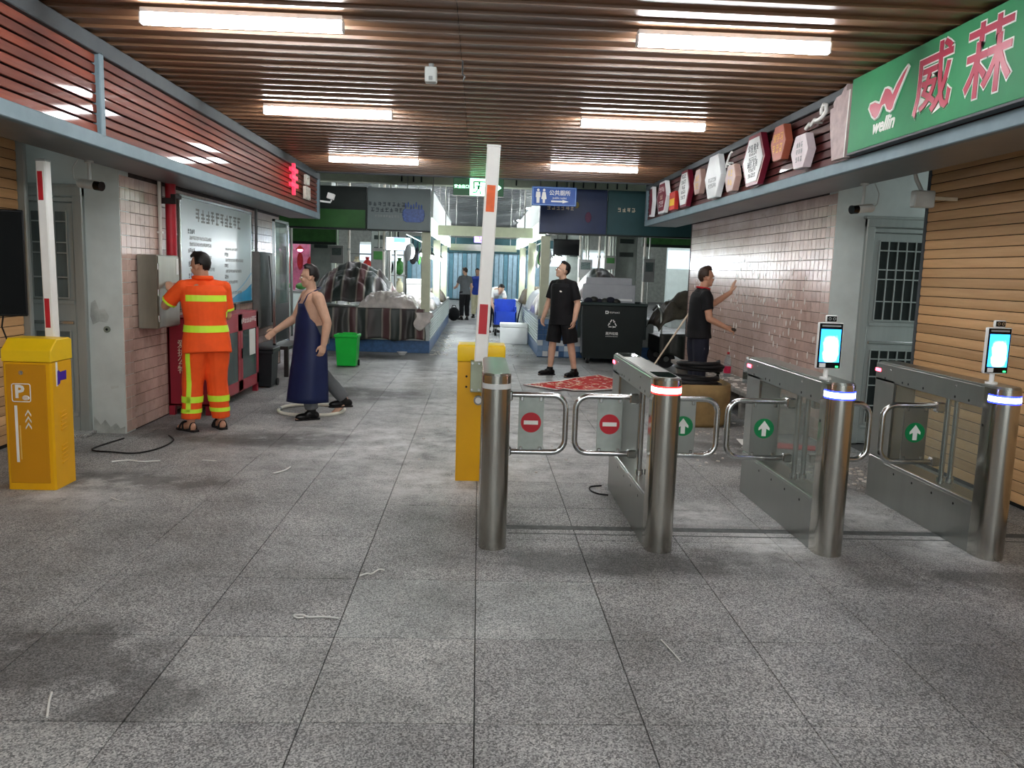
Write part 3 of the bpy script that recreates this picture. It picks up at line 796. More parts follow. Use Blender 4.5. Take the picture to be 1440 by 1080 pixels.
# ================================================================== HANGING SIGNS
EM('exit_white', '#86ffb2', 8.0); EM('exit_panel_lit', '#06401f', .10)
def exit_sign():
    x0, x1, z0, z1, y = -.465, .375, 2.862, 3.15, 13.92
    t = thing('exit_sign', 'lit green emergency exit sign with running figure', 'sign', ((x0+x1)/2, y, z0))
    b = MB(); b.box((x0, y, z0), (x1, y+.04, z1), 'exit_panel_lit', .004); b.build('panel', t)
    f = MB(); f.box((x0-.008, y+.004, z0-.008), (x1+.008, y+.036, z0+.002), 'steel', .002); f.build('frame_edge', t)
    px0, px1 = -.185, .125
    p = MB(); p.box((px0, y-.004, z0+.008), (px1, y, z1-.008), 'exit_white'); pp = p.build('pictogram_field', t)
    cx = px0+.10; yy0, yy1 = y-.008, y-.004
    m = MB(); m.box((px0+.05, yy0, z0+.10), (px0+.075, yy1, z1-.045), 'sign_green'); m.box((px0+.05, yy0, z1-.07), (px1-.03, yy1, z1-.045), 'sign_green'); m.box((px1-.055, yy0, z0+.02), (px1-.03, yy1, z1-.045), 'sign_green')
    m.cyl((cx+.055, yy0, z1-.085), (cx+.055, yy1, z1-.085), .02, 'sign_green', n=14)
    for a in ([(cx+.02, z1-.11), (cx+.07, z1-.105), (cx+.06, z0+.11), (cx+.02, z0+.10)], [(cx+.02, z1-.11), (cx+.03, z1-.125), (cx-.02, z0+.13), (cx-.035, z0+.14)],
              [(cx+.06, z1-.115), (cx+.115, z1-.14), (cx+.11, z1-.155), (cx+.06, z1-.135)], [(cx+.02, z0+.11), (cx+.04, z0+.10), (cx+.01, z0+.05), (cx-.06, z0+.045), (cx-.06, z0+.065), (cx-.005, z0+.07)],
              [(cx+.04, z0+.11), (cx+.06, z0+.105), (cx+.09, z0+.06), (cx+.075, z0+.015), (cx+.055, z0+.02), (cx+.068, z0+.06)]):
        m.prism(a, yy0, yy1, 'y', 'sign_green')
    m.build('running_figure', t)
    lettering('安全出口', .062, (-.325, y-.002, (z0+z1)/2), '-y', EM('exit_text', '#9dffc0', 1.6), t, bold=.001)
    a = MB(); zc = (z0+z1)/2
    a.prism([(.17, zc-.02), (.27, zc-.02), (.27, zc-.05), (.335, zc), (.27, zc+.05), (.27, zc+.02), (.17, zc+.02)], y-.005, y-.001, 'y', 'exit_white'); a.build('arrow', t)
    for xx in (-.3, .2):
        h = MB(); h.box((xx-.012, y+.01, z1-.002), (xx+.012, y+.03, 3.3), 'steel'); h.build('hanger', t)
exit_sign()
M('toilet_blue', '#234f9c', .45, var=.08); M('toilet_frame', '#86aee2', .35)
def toilet_sign():
    x0, x1, z0, z1, y = .87, 1.635, 2.765, 3.085, 14.2
    t = thing('toilet_sign', 'blue hanging sign for the public toilet with two figures and an arrow', 'sign', ((x0+x1)/2, y, z0))
    b = MB(); b.box((x0, y, z0), (x1, y+.03, z1), 'toilet_blue', .006); b.build('panel', t)
    f = MB(); i = .014
    for (a, c) in (((x0+i, z0+i), (x1-i, z0+i+.007)), ((x0+i, z1-i-.007), (x1-i, z1-i)), ((x0+i, z0+i), (x0+i+.007, z1-i)), ((x1-i-.007, z0+i), (x1-i, z1-i))):
        f.box((a[0], y-.003, a[1]), (c[0], y, c[1]), 'toilet_frame')
    f.build('border', t)
    for k, cx in enumerate((x0+.105, x0+.205)):
        m = MB(); zc = (z0+z1)/2
        m.cyl((cx, y-.004, zc+.10), (cx, y, zc+.10), .022, 'print_white', n=14)
        if k == 0: poly = [(cx-.035, zc+.07), (cx+.035, zc+.07), (cx+.04, zc-.02), (cx+.027, zc-.02), (cx+.024, zc-.115), (cx-.024, zc-.115), (cx-.027, zc-.02), (cx-.04, zc-.02)]
        else: poly = [(cx-.025, zc+.07), (cx+.025, zc+.07), (cx+.045, zc-.045), (cx+.02, zc-.055), (cx+.018, zc-.115), (cx-.018, zc-.115), (cx-.02, zc-.055), (cx-.045, zc-.045)]
        m.prism(poly, y-.004, y, 'y', 'print_white'); m.build('figure', t)
    lettering('公共厕所', .092, (x0+.475, y-.002, z0+.215), '-y', 'print_white', t, bold=.0012)
    lettering('public toilet', .05, (x0+.475, y-.002, z0+.135), '-y', 'print_white', t)
    a = MB(); zc = z0+.078
    a.prism([(x0+.33, zc-.013), (x0+.53, zc-.013), (x0+.52, zc-.03), (x0+.63, zc), (x0+.52, zc+.03), (x0+.53, zc+.013), (x0+.33, zc+.013)], y-.004, y, 'y', 'print_white'); a.build('arrow', t)
    for xx in (1.0, 1.5):
        h = MB(); h.cyl((xx, y+.015, z1-.003), (xx, y+.015, 4.305), .006, 'steel', n=6); h.build('hanger', t)
toilet_sign()

# ---- green shop sign on the right fascia
def shop_sign():
    k = N('shop_green'); v = k.pos((1, 1, 1))
    f = k.noise(v, 1.6, 4); k.l(k.ramp(f, [(.3, lin('#1f7d4e')), (.7, lin('#2b9159'))]), k.b.inputs['Base Color']); k.b.inputs['Roughness'].default_value = .62; k.b.inputs['Specular IOR Level'].default_value = .25; MATS['shop_green'] = k.m
    M('logo_red', '#b02a48', .35, var=.06)
    x = 2.80
    t = thing('shop_sign', 'green shop sign board with red logo and lettering over the shutter', 'sign', (x, 4.3, 2.6))
    b = MB(); b.box((x, 2.2, 2.60), (x+.07, 6.345, 3.15), 'shop_green', .006); b.build('board', t)
    b = MB(); b.box((x-.004, 2.2, 2.585), (x+.07, 6.345, 2.602), 'beam_dark', .002); b.build('bottom_rail', t)
    lg = [(6.025, 2.863), (6.007, 2.894), (5.934, 2.898), (5.866, 2.873), (5.838, 2.922), (5.804, 2.961), (5.762, 2.959), (5.717, 2.939), (5.689, 2.904), (5.641, 2.959), (5.574, 3.014), (5.51, 3.049), (5.495, 3.037), (5.541, 2.975), (5.593, 2.91), (5.645, 2.837), (5.664, 2.795), (5.702, 2.784), (5.752, 2.804), (5.788, 2.848), (5.818, 2.844), (5.868, 2.779), (5.916, 2.77), (5.969, 2.8)]
    lg = [(y, z+.01) for y, z in lg]
    m = MB(); m.prism(lg, x-.006, x, 'x', 'logo_red'); lo = m.build('logo', t)
    m = MB(); m.tube([(x-.004, a, c) for a, c in lg], .0085, 'print_white', 6, closed=True); m.build('logo_outline', lo)
    lettering('wellin', .135, (x-.002, 5.80, 2.725), '-x', 'print_white', t, bold=.0035, shear=.35)
    for ch, yc, zc, s in (('威', 5.19, 2.865, .44), ('菻', 4.63, 2.855, .44)):
        lettering(ch, s, (x-.001, yc, zc), '-x', 'print_white', t, bold=.0135, ext=.002, name='lettering_outline')
        lettering(ch, s, (x-.004, yc, zc), '-x', 'logo_red', t, bold=.0045, ext=.002)
shop_sign()

# ---- plaques on the right fascia
M('plaque_maroon', '#7a1f33', .4, var=.1); M('plaque_white', '#dfe2e2', .45, var=.06); M('plaque_tan', '#b99a8e', .5, var=.1); M('plaque_orange', '#a75b45', .45, var=.1); M('plaque_pink', '#cdbec2', .5, var=.08); M('gold_print', '#d6a43c', .45, var=.1); M('plaque_red', '#c8322c', .4); M('plaque_yellow', '#e9bd2b', .4); M('plaque_board', '#b09a97', .6, var=.2, scale=10)
def hexagon(yc, hw, z0, z1, top=.55):
    zm = (z0+z1)/2
    return [(yc-hw*top, z0), (yc+hw*top, z0), (yc+hw, zm), (yc+hw*top, z1), (yc-hw*top, z1), (yc-hw, zm)]
def plaque(yc, hw, z0, z1, face, border, label, lines, lmat, x=2.80, size=.05, top=.55):
    t = thing('wall_plaque', label, 'plaque', (x, yc, z0), 0, 'plaques on the dark red fascia')
    b = MB(); b.prism(hexagon(yc, hw, z0, z1, top), x, x+.062, 'x', border); b.build('back_board', t)
    f = MB(); ins = .86 if border != face else .97
    zc = (z0+z1)/2; f.prism(hexagon(yc, hw*ins, zc-(z1-z0)/2*ins, zc+(z1-z0)/2*ins, top), x-.006, x, 'x', face); f.build('face_board', t)
    for (body, yy, zz, sz) in lines:
        lettering(body, sz, (x-.0065, yy, zz), '-x', lmat, t, line=.95, ext=.001)
    return t
plaque(13.63, .13, 2.60, 3.08, 'plaque_maroon', 'plaque_white', 'dark plaque at the hall end of the fascia', [], 'print_white', top=.5)
t = plaque(12.82, .35, 2.60, 3.08, 'plaque_maroon', 'plaque_white', 'maroon hexagonal plaque with white rim and lettering', [], 'print_white')
print_rows([4], .085, (2.794, 12.82, 2.96), '-x', 'print_white', t, seed=2); print_rows([2], .085, (2.794, 12.82, 2.85), '-x', 'print_pale', t, seed=3); print_rows([3], .1, (2.794, 12.82, 2.74), '-x', 'print_white', t, seed=4)
t = plaque(11.44, .33, 2.59, 3.08, 'plaque_white', 'plaque_maroon', 'white hexagonal plaque beside the small red and yellow one', [], 'print_dark', top=.5)
print_rows([4, 4, 3], .058, (2.794, 11.44, 2.93), '-x', 'print_dark', t, seed=5); print_rows([4, 4], .058, (2.794, 11.44, 2.76), '-x', 'print_dark', t, seed=6)
t = plaque(10.72, .19, 2.70, 3.01, 'plaque_tan', 'plaque_tan', 'small tan plaque with gold lettering high on the fascia', [], 'gold_print')
print_rows([2, 2], .08, (2.793, 10.72, 2.85), '-x', 'gold_print', t, seed=7)
t = plaque(10.02, .35, 2.59, 3.09, 'plaque_white', 'plaque_white', 'plain pale hexagonal plaque with faint lettering low down', [], 'grey_plastic', top=.5)
print_rows([6, 6], .055, (2.793, 10.02, 2.77), '-x', 'grey_plastic', t, seed=8)
t = plaque(9.30, .2, 2.60, 2.89, 'plaque_tan', 'plaque_tan', 'small tan plaque with gold lettering low on the fascia', [], 'gold_print')
print_rows([2, 2], .08, (2.793, 9.30, 2.75), '-x', 'gold_print', t, seed=9)
t = plaque(8.56, .35, 2.59, 3.10, 'plaque_white', 'plaque_maroon', 'large white hexagonal plaque with maroon border and two blocks of print', [('爱国 敬业', 8.56, 2.965, .075), ('诚信 友善', 8.56, 2.80, .075)], 'print_dark', top=.5)
print_rows([5, 5], .045, (2.793, 8.56, 2.885), '-x', 'print_dark', t, seed=10); print_rows([5, 5], .045, (2.793, 8.56, 2.72), '-x', 'print_dark', t, seed=11)
t = plaque(7.85, .2, 2.75, 3.07, 'plaque_orange', 'plaque_orange', 'orange brown plaque with gold lettering', [('爱学习', 7.85, 2.955, .085)], 'gold_print')
print_rows([3], .085, (2.793, 7.85, 2.86), '-x', 'gold_print', t, seed=12)
t = plaque(7.30, .2, 2.61, 2.90, 'plaque_pink', 'plaque_pink', 'small pale pink hexagonal plaque with faint print', [], 'grey_plastic')
print_rows([3, 3, 3], .05, (2.793, 7.30, 2.75), '-x', 'grey_plastic', t, seed=13)
t = thing('wall_plaque', 'small red and yellow plate on the fascia', 'plaque', (2.80, 12.12, 2.58), 0, 'plaques on the dark red fascia')
b = MB(); b.box((2.80, 11.95, 2.60), (2.862, 12.29, 2.86), 'plaque_red', .003); b.build('back_board', t)
b = MB(); b.box((2.797, 11.97, 2.66), (2.80, 12.27, 2.76), 'plaque_yellow'); b.build('face_board', t)
# loose metal ornaments and a snapped board left from an older display
t = thing('metal_ornament', 'bent pale metal ornament left on the dark slats beside the snapped board', 'ornament', (2.83, 7.05, 2.95))
b = MB(); b.tube([(2.83, 7.28, 2.945), (2.83, 7.2, 2.975), (2.83, 7.17, 2.955), (2.83, 7.1, 2.99), (2.83, 7.03, 2.975), (2.83, 6.94, 2.985), (2.83, 6.87, 3.02), (2.83, 6.88, 3.07), (2.83, 6.93, 3.085), (2.83, 6.97, 3.05), (2.83, 6.96, 3.01)], .017, 'white_paint', 8); b.tube([(2.83, 7.1, 2.97), (2.90, 7.1, 2.97)], .01, 'white_paint', 6); b.build('bent_strip', t)
t = thing('metal_ornament', 'pale metal sprig between two hexagonal plaques', 'ornament', (2.83, 9.55, 2.92))
b = MB(); b.tube([(2.83, 9.6, 2.90), (2.83, 9.57, 2.96), (2.83, 9.5, 3.02), (2.83, 9.42, 3.05)], .014, 'white_paint', 8); b.tube([(2.83, 9.57, 2.94), (2.83, 9.48, 2.92), (2.83, 9.45, 2.90)], .012, 'white_paint', 8); b.tube([(2.83, 9.57, 2.95), (2.9, 9.57, 2.95)], .01, 'white_paint', 6); b.build('sprig', t)
t = thing('snapped_board', 'tall pinkish broken board leaning on the fascia beside the green sign', 'board', (2.80, 6.5, 2.58))
b = MB(); b.prism([(6.40, 2.585), (6.62, 2.585), (6.70, 2.86), (6.72, 3.0), (6.66, 3.005), (6.67, 3.04), (6.62, 3.075), (6.53, 3.08), (6.49, 3.12), (6.44, 3.14), (6.44, 3.09), (6.37, 3.09)], 2.80, 2.85, 'x', 'plaque_board'); b.build('plank', t)
b = MB(); b.prism([(6.371, 3.085), (6.385, 3.085), (6.40, 2.585), (6.388, 2.585)], 2.797, 2.80, 'x', 'print_white'); b.build('edge_strip', t)

# ---- red neon style letters on the left fascia
EM('neon_red', '#e8304a', .7); M('letter_side', '#c9c4b8', .4)
def red_letters():
    t = thing('fascia_lettering', 'red raised characters on the glossy left fascia', 'lettering', (-2.70, 12.6, 2.6))
    lettering('丰', .46, (-2.675, 12.05, 2.80), '+x', 'neon_red', t, bold=.008, ext=.02)
    lettering('品', .40, (-2.675, 12.95, 2.79), '+x', 'letter_side', t, bold=.006, ext=.02)
red_letters()
# ================================================================== LEFT WALL
M('cabinet_steel', '#8d8a7e', .35, .75, .25, 3, stretch=(1, 1, .2)); M('pipe_red', '#a81f2b', .4, var=.15); M('pipe_white', '#cfcac0', .5); M('bracket_dark', '#2b1f1d', .6)
M('fire_red', '#8e2030', .42, var=.1, scale=2); M('fire_red_front', '#9c2233', .4, var=.1, scale=2); M('paper', '#d8d9d4', .7, var=.04)
def wall_cabinet():
    x0, x1, y0, y1, z0, z1 = -3.262, -3.075, 8.0, 8.56, .97, 1.68
    t = thing('wall_cabinet', 'brushed steel cabinet on the pink wall, touched by the worker in orange', 'cabinet', (x0, y0, z0))
    b = MB(); b.box((x0, y0, z0), (x1, y1, z1), 'cabinet_steel', .006); b.build('body', t)
    d = MB(); d.box((x1, y0+.01, z0+.012), (x1+.012, y1-.01, z1-.012), 'cabinet_steel', .004); dr = d.build('door', t)
    for k in range(3):
        h = MB(); zz = z0+.1+k*.25; h.cyl((x1+.008, y0+.008, zz-.03), (x1+.008, y0+.008, zz+.03), .008, 'steel_bright', n=8); h.build('hinge', dr)
    h = MB(); h.box((x1+.012, y0+.27, z0+.3), (x1+.02, y0+.29, z0+.43), 'screw_dark', .002); h.build('handle', dr)
    p = MB(); p.box((x1+.0125, y1-.09, z1-.19), (x1+.014, y1-.03, z1-.03), 'paper'); p.build('notice', dr, 'small white notice')
    p = MB(); p.box((x1+.0125, y1-.3, z1-.42), (x1+.0135, y1-.12, z1-.27), M('faded_red', '#9a5a4c', .6, var=.3, scale=30)); p.build('faded_sticker', dr, 'faded red sticker')
wall_cabinet()
t = thing('fire_pipe', 'red fire main pipe running down the pink wall', 'pipe', (-3.2, 8.72, 1.0))
b = MB(); b.cyl((-3.2, 8.74, 1.042), (-3.2, 8.74, 2.42), .052, 'pipe_red', n=18); b.build('pipe', t)
b = MB(); b.box((-3.27, 8.60, 2.2), (-3.1, 8.62, 2.26), 'bracket_dark', .003); b.box((-3.27, 8.60, 2.2), (-3.24, 8.63, 2.42), 'bracket_dark', .003); b.box((-3.15, 8.60, 2.26), (-3.1, 8.78, 2.3), 'bracket_dark', .003); b.build('bracket', t)
t = thing('wall_conduit', 'thin white conduit beside the red fire pipe', 'pipe', (-3.24, 8.6, 1.0))
b = MB(); b.cyl((-3.245, 8.56, 1.0), (-3.245, 8.56, 2.42), .018, 'pipe_white', n=12); b.build('pipe', t)
b = MB(); b.box((-3.27, 8.535, 1.9), (-3.222, 8.585, 1.92), 'pipe_white'); b.build('clip', t)
t = thing('wall_conduit', 'white conduit between the red pipe and the notice board', 'pipe', (-3.24, 8.92, 1.0))
b = MB(); b.cyl((-3.245, 8.93, 1.07), (-3.245, 8.93, 2.42), .022, 'pipe_white', n=12); b.build('pipe', t)
b = MB(); b.box((-3.27, 8.90, 1.9), (-3.22, 8.96, 1.92), 'pipe_white'); b.build('clip', t)

def notice_board():
    x, y0, y1, z0, z1 = -3.225, 9.05, 11.82, 1.10, 2.32
    k = N('board_face'); v = k.pos((1, .35, 1)); f = k.noise(v, 1.3, 3)
    k.l(k.ramp(f, [(.3, lin('#b9c9cf')), (.7, lin('#ccd9db'))]), k.b.inputs['Base Color']); k.b.inputs['Roughness'].default_value = .28; MATS['board_face'] = k.m
    M('wave_blue', '#2a95c4', .4, var=.1); M('wave_pale', '#8fc3dc', .4)
    t = thing('notice_board', 'large pale blue notice board with rows of print on the pink wall', 'notice board', (x, y0, z0))
    b = MB(); b.box((-3.262, y0, z0), (x, y1, z1), 'board_face', .002); bd = b.build('panel', t)
    for (a, c) in (((y0-.02, z0-.02), (y1+.02, z0+.012)), ((y0-.02, z1-.012), (y1+.02, z1+.02)), ((y0-.02, z0), (y0+.012, z1)), ((y1-.012, z0), (y1+.02, z1))):
        f = MB(); f.box((-3.264, a[0], a[1]), (x+.012, c[0], c[1]), 'steel_bright', .003); f.build('frame_bar', t)
    print_rows([10], .17, (x+.0015, (y0+y1)/2, z1-.17), '+x', 'grey_plastic', t, seed=21, lead=1)
    zz = z1-.36
    for r in range(11):
        dark = r in (0, 3, 5, 7, 9)
        n = 4 if dark else random.choice((16, 18, 20, 22))
        print_rows([n], .055 if dark else .045, (x+.0015, y0+.25+(n*.026), zz), '+x', 'print_dark' if dark else 'grey_plastic', t, seed=30+r)
        if r > 1:
            n2 = 3 if r % 2 else random.choice((12, 16, 18)); print_rows([n2], .05 if r % 2 else .042, (x+.0015, y0+1.55+n2*.024, zz-.02), '+x', 'print_dark' if r % 2 else 'grey_plastic', t, seed=60+r)
        zz -= .07
    w = MB(); n = 14
    pts = [(y0+1.3+(y1-.02-y0-1.3)*i/n, z0+.03+.20*(i/n)**1.6+.01*math.sin(i)) for i in range(n+1)]
    w.prism([(y0+1.3, z0+.012)]+pts+[(y1-.013, z0+.012)], x, x+.001, 'x', 'wave_blue'); w.build('wave_graphic', t)
    pts2 = [(y0+1.9+(y1-.02-y0-1.9)*i/n, z0+.13+.25*(i/n)**1.5) for i in range(n+1)]
    w = MB(); w.prism(pts2+[(a, c+.012+.01*(i/n)) for i, (a, c) in reversed(list(enumerate(pts2)))], x, x+.0012, 'x', 'wave_pale'); w.build('wave_line', t)
notice_board()

def fire_cabinet():
    x0, x1, y0, y1, z0, z1 = -3.262, -2.82, 8.72, 10.6, .1, 1.04
    t = thing('fire_cabinet', 'dark red metal fire equipment cabinet with a glass front against the pink wall', 'cabinet', (x0, y0, 0))
    b = MB(); b.box((x0, y0, z0), (x0+.02, y1, z1), 'fire_red'); b.box((x0, y0, z0), (x1, y0+.02, z1), 'fire_red', .004); b.box((x0, y1-.02, z0), (x1, y1, z1), 'fire_red'); b.box((x0, y0, z0), (x1, y1, z0+.02), 'fire_red'); b.box((x0, y0, z1-.02), (x1, y1, z1), 'fire_red_front', .004)
    b.box((x1-.02, y0+.02, z0), (x1, 9.0, z1), 'fire_red_front')
    b.build('body', t)
    for (a, c) in ((9.01, 9.79), (9.80, 10.58)):
        d = MB(); d.box((x1, a, z0+.02), (x1+.014, a+.08, z1-.015), 'fire_red_front'); d.box((x1, c-.09, z0+.02), (x1+.014, c, z1-.015), 'fire_red_front'); d.box((x1, a, z0+.02), (x1+.014, c, .24), 'fire_red_front'); d.box((x1, a, .83), (x1+.014, c, z1-.015), 'fire_red_front')
        dr = d.build('door', t)
        g = MB(); g.box((x1+.002, a+.08, .24), (x1+.008, c-.09, .83), 'glass_smoke'); g.build('pane', dr)
        h = MB(); h.box((x1+.014, a+.02, .5), (x1+.03, a+.04, .62), 'black_plastic', .003); h.build('handle', dr)
    p = MB(); p.box((x1+.009, 10.18, .50), (x1+.011, 10.44, .82), 'paper'); p.build('paper_notice', t, 'white paper notice behind the glass')
    print_rows([9], .07, (x1+.015, 10.15, .945), '+x', 'print_white', t, seed=90)
    lettering('爱\n护\n公\n物', .095, (-3.115, y0-.001, .62), '-y', 'print_pale', t, line=.95)
    lettering('况\n下\n使\n用', .095, (-2.995, y0-.001, .485), '-y', 'print_pale', t, line=.95)
    for (xx, yy) in ((x0+.03, y0+.03), (x1-.03, y0+.03), (x0+.03, y1-.03), (x1-.03, y1-.03)):
        l = MB(); l.box((xx-.03, yy-.03, 0), (xx+.03, yy+.03, z0+.002), 'fire_red'); l.build('leg', t)
    h = MB(); h.tube([(-3.05, 10.2, z1), (-3.05, 10.2, z1+.07), (-3.05, 10.42, z1+.09), (-3.05, 10.42, z1)], .008, 'black_plastic', 6); h.build('top_handle', t)
    # things behind the glass
    e = thing('fire_extinguisher', 'red extinguisher standing inside the glass fronted cabinet', 'extinguisher', (-3.02, 9.95, z0+.02))
    m = MB(); m.lathe([(.05, 0), (.065, .02), (.065, .36), (.045, .42), (.02, .44)], (-3.02, 9.95, z0+.022), 'pipe_red', 18); m.build('cylinder', e)
    m = MB(); m.box((-3.03, 9.90, z0+.465), (-3.01, 10.02, z0+.49), 'black_plastic', .003); m.cyl((-3.02, 9.95, z0+.455), (-3.02, 9.95, z0+.475), .02, 'black_plastic', n=10); m.build('valve', e)
    m = MB(); m.tube([(-3.02, 9.99, z0+.47), (-2.98, 10.04, z0+.42), (-2.95, 10.03, z0+.25), (-2.95, 10.02, z0+.15)], .011, 'black_rubber', 8); m.build('hose', e)
fire_cabinet()

M('bin_black', '#1b1d20', .5, var=.2); M('bin_green', '#12b23a', .42, var=.08); M('bin_green_in', '#0a6a24', .5)
def wheel_bin(name, label, x, y, w, d, h, mat, inner, lid, logo, lidmat=None):
    t = thing(name, label, 'bin', (x, y, 0))
    b = MB(); bw, bd = w*.42, d*.42
    vs = [(x-bw, y-bd, .02), (x+bw, y-bd, .02), (x+bw, y+bd, .02), (x-bw, y+bd, .02), (x-w/2, y-d/2, h), (x+w/2, y-d/2, h), (x+w/2, y+d/2, h), (x-w/2, y+d/2, h)]
    iv = [(x-w/2+.012, y-d/2+.012, h), (x+w/2-.012, y-d/2+.012, h), (x+w/2-.012, y+d/2-.012, h), (x-w/2+.012, y+d/2-.012, h), (x-bw+.012, y-bd+.012, .04), (x+bw-.012, y-bd+.012, .04), (x+bw-.012, y+bd-.012, .04), (x-bw+.012, y+bd-.012, .04)]
    b.add(vs+iv, [(3, 2, 1, 0), (0, 1, 5, 4), (1, 2, 6, 5), (2, 3, 7, 6), (3, 0, 4, 7), (4, 5, 9, 8), (5, 6, 10, 9), (6, 7, 11, 10), (7, 4, 8, 11), (8, 9, 13, 12), (9, 10, 14, 13), (10, 11, 15, 14), (11, 8, 12, 15), (12, 13, 14, 15)], mat); b.build('body', t)
    r = MB()
    r.box((x-w/2-.015, y-d/2-.015, h-.04), (x+w/2+.015, y-d/2+.004, h), mat, .004); r.box((x-w/2-.015, y+d/2-.004, h-.04), (x+w/2+.015, y+d/2+.015, h), mat, .004)
    r.box((x-w/2-.015, y-d/2, h-.04), (x-w/2+.004, y+d/2, h), mat, .004); r.box((x+w/2-.004, y-d/2, h-.04), (x+w/2+.015, y+d/2, h), mat, .004); r.build('rim', t)
    if lid:
        l = MB(); l.box((x-w/2-.02, y-d/2-.025, h), (x+w/2+.02, y+d/2+.02, h+.035), lidmat or mat, .014, seg=2); l.build('lid', t)
    hd = MB(); hd.tube([(x-w*.3, y+d/2+.01, h-.03), (x-w*.3, y+d/2+.05, h+.0), (x+w*.3, y+d/2+.05, h+.0), (x+w*.3, y+d/2+.01, h-.03)], .012, mat, 8); hd.build('handle', t)
    for s in (-1, 1):
        wl = MB(); wl.cyl((x+s*(bw-.0), y+bd-.02, .05), (x+s*(bw+.025), y+bd-.02, .05), .05, 'black_rubber', n=18); wl.build('wheel', t)
    return t
sb = wheel_bin('pedal_bin', 'small black lidded bin beside the red fire cabinet', -2.83, 10.98, .28, .36, .50, 'bin_black', 'bin_black', True, True)
e = MB(); e.tube([(-2.83+.03*math.cos(R(a)), 10.818, .33+.045*math.sin(R(a))) for a in range(0, 360, 30)], .005, 'print_white', 5, closed=True); e.box((-2.845, 10.815, .30), (-2.815, 10.818, .36), 'print_white'); e.build('recycling_mark', sb)
gb = wheel_bin('open_bin', 'bright green open plastic bin in front of the striped tarpaulin stall', -2.13, 13.5, .36, .34, .53, 'bin_green', 'bin_green_in', False, False)

# ---- framed glass leaning panel on a dark bench
M('bench_dark', '#231d1c', .5, var=.2)
t = thing('low_bench', 'dark wooden low bench under the framed glass panel', 'bench', (-2.98, 12.3, 0))
b = MB(); b.box((-3.24, 11.93, .40), (-2.74, 12.95, .45), 'bench_dark', .004); b.build('seat', t)
for (xx, yy) in ((-2.775, 11.97), (-3.2, 11.97), (-2.775, 12.9), (-3.2, 12.9)):
    l = MB(); l.box((xx-.03, yy-.03, 0), (xx+.03, yy+.03, .402), 'bench_dark', .003); l.build('leg', t)
t = thing('glass_panel', 'tall aluminium framed glass panel with a dark lower third, standing on the low bench', 'glass panel', (-2.95, 12.3, .45))
for (a, c) in (((11.98, .452), (12.86, .49)), ((11.98, 2.23), (12.86, 2.27)), ((11.98, .452), (12.015, 2.27)), ((12.825, .452), (12.86, 2.27))):
    f = MB(); f.box((-2.97, a[0], a[1]), (-2.93, c[0], c[1]), 'steel_bright', .003); f.build('frame_bar', t)
g = MB(); g.box((-2.953, 12.015, 1.05), (-2.947, 12.825, 2.23), 'glass_smoke'); g.build('pane', t)
g = MB(); g.box((-2.956, 12.015, .49), (-2.944, 12.825, 1.05), 'black_plastic'); g.build('lower_panel', t)
# ---- wall box and conduit beyond the notice board
M('box_grey', '#6f6f6d', .5, .2, .15)
t = thing('electric_box', 'grey electrical box on the dim end of the pink wall', 'electrical box', (-3.25, 12.2, .7))
b = MB(); b.box((-3.262, 12.0, .7), (-3.16, 12.75, 1.80), 'box_grey', .006); b.build('body', t)
b = MB(); b.box((-3.16, 12.02, .72), (-3.15, 12.73, 1.78), 'box_grey', .003); b.build('door', t)
b = MB(); b.cyl((-3.24, 12.15, 1.795), (-3.24, 12.15, 2.41), .02, 'box_grey', n=10); b.build('conduit', t)
b = MB(); b.tube([(-3.145, 12.5, 1.75), (-3.13, 12.52, 1.5), (-3.12, 12.55, 1.2), (-3.13, 12.6, .75)], .008, 'black_rubber', 6); b.build('cable', t)

# ---- monitor by the left shutter
def monitor():
    t = thing('wall_monitor', 'black flat monitor seen edge-on beside the steel door', 'monitor', (-3.66, 6.1, 1.18), R(35))
    b = MB(); b.box((-.34, -.03, 0), (.34, .03, .78), 'black_plastic', .008); b.build('casing', t, local=True)
    b = MB(); b.box((-.325, -.033, .015), (.325, -.029, .765), 'black_gloss', .001); b.build('screen', t, local=True)
    b = MB(); b.box((-.05, .03, .3), (.05, .06, .5), 'black_plastic'); b.tube([(0, .05, .4), (-.28, .2, .4)], .02, 'black_plastic', 8); b.build('mount', t, local=True)
    b = MB(); b.tube([(.18, .0, .0), (.17, .02, -.08), (.2, .03, -.18), (.16, .03, -.3)], .006, 'black_rubber', 6); b.build('cable', t, local=True)
monitor()

# ---- security cameras
M('cam_body', '#b9bdba', .4); M('cam_lens', '#08090a', .15)
def bullet_cam(x, y, zt, zc, d, label, wire):
    t = thing('security_camera', label, 'camera', (x, y, zc), 0, 'bullet security cameras')
    d = Vector(d).normalized(); c = Vector((x, y, zc))
    b = MB(); b.cyl((x, y, zc+.02), (x, y, zt), .014, 'cam_body', n=10); b.cyl((x, y, zt-.02), (x, y, zt), .035, 'cam_body', n=14); b.build('drop_pole', t)
    b = MB(); b.cyl(c-d*.10, c+d*.06, .036, 'cam_body', n=16); b.cyl(c-d*.115, c-d*.10, .026, 'cam_body', r1=.036, n=16); b.build('body', t)
    b = MB(); b.cyl(c+d*.06, c+d*.12, .039, 'cam_lens', n=16); b.build('hood', t)
    s = MB(); up = Vector((0, 0, 1)); s.box((-.11, -.038, .034), (.12, .038, .04), 'cam_body', .002, mx=Matrix.Translation(c) @ d.to_track_quat('X', 'Z').to_matrix().to_4x4()); s.build('sun_shield', t)
    e = c-d*.11
    b = MB(); b.tube([e, e-d*.05+Vector((0, 0, .03)), e-d*.06+Vector((0, 0, .12)), Vector((x, y, 0))-d*.11+Vector((0, 0, zt))], .005, 'cam_body', 6); b.build('cable', t)
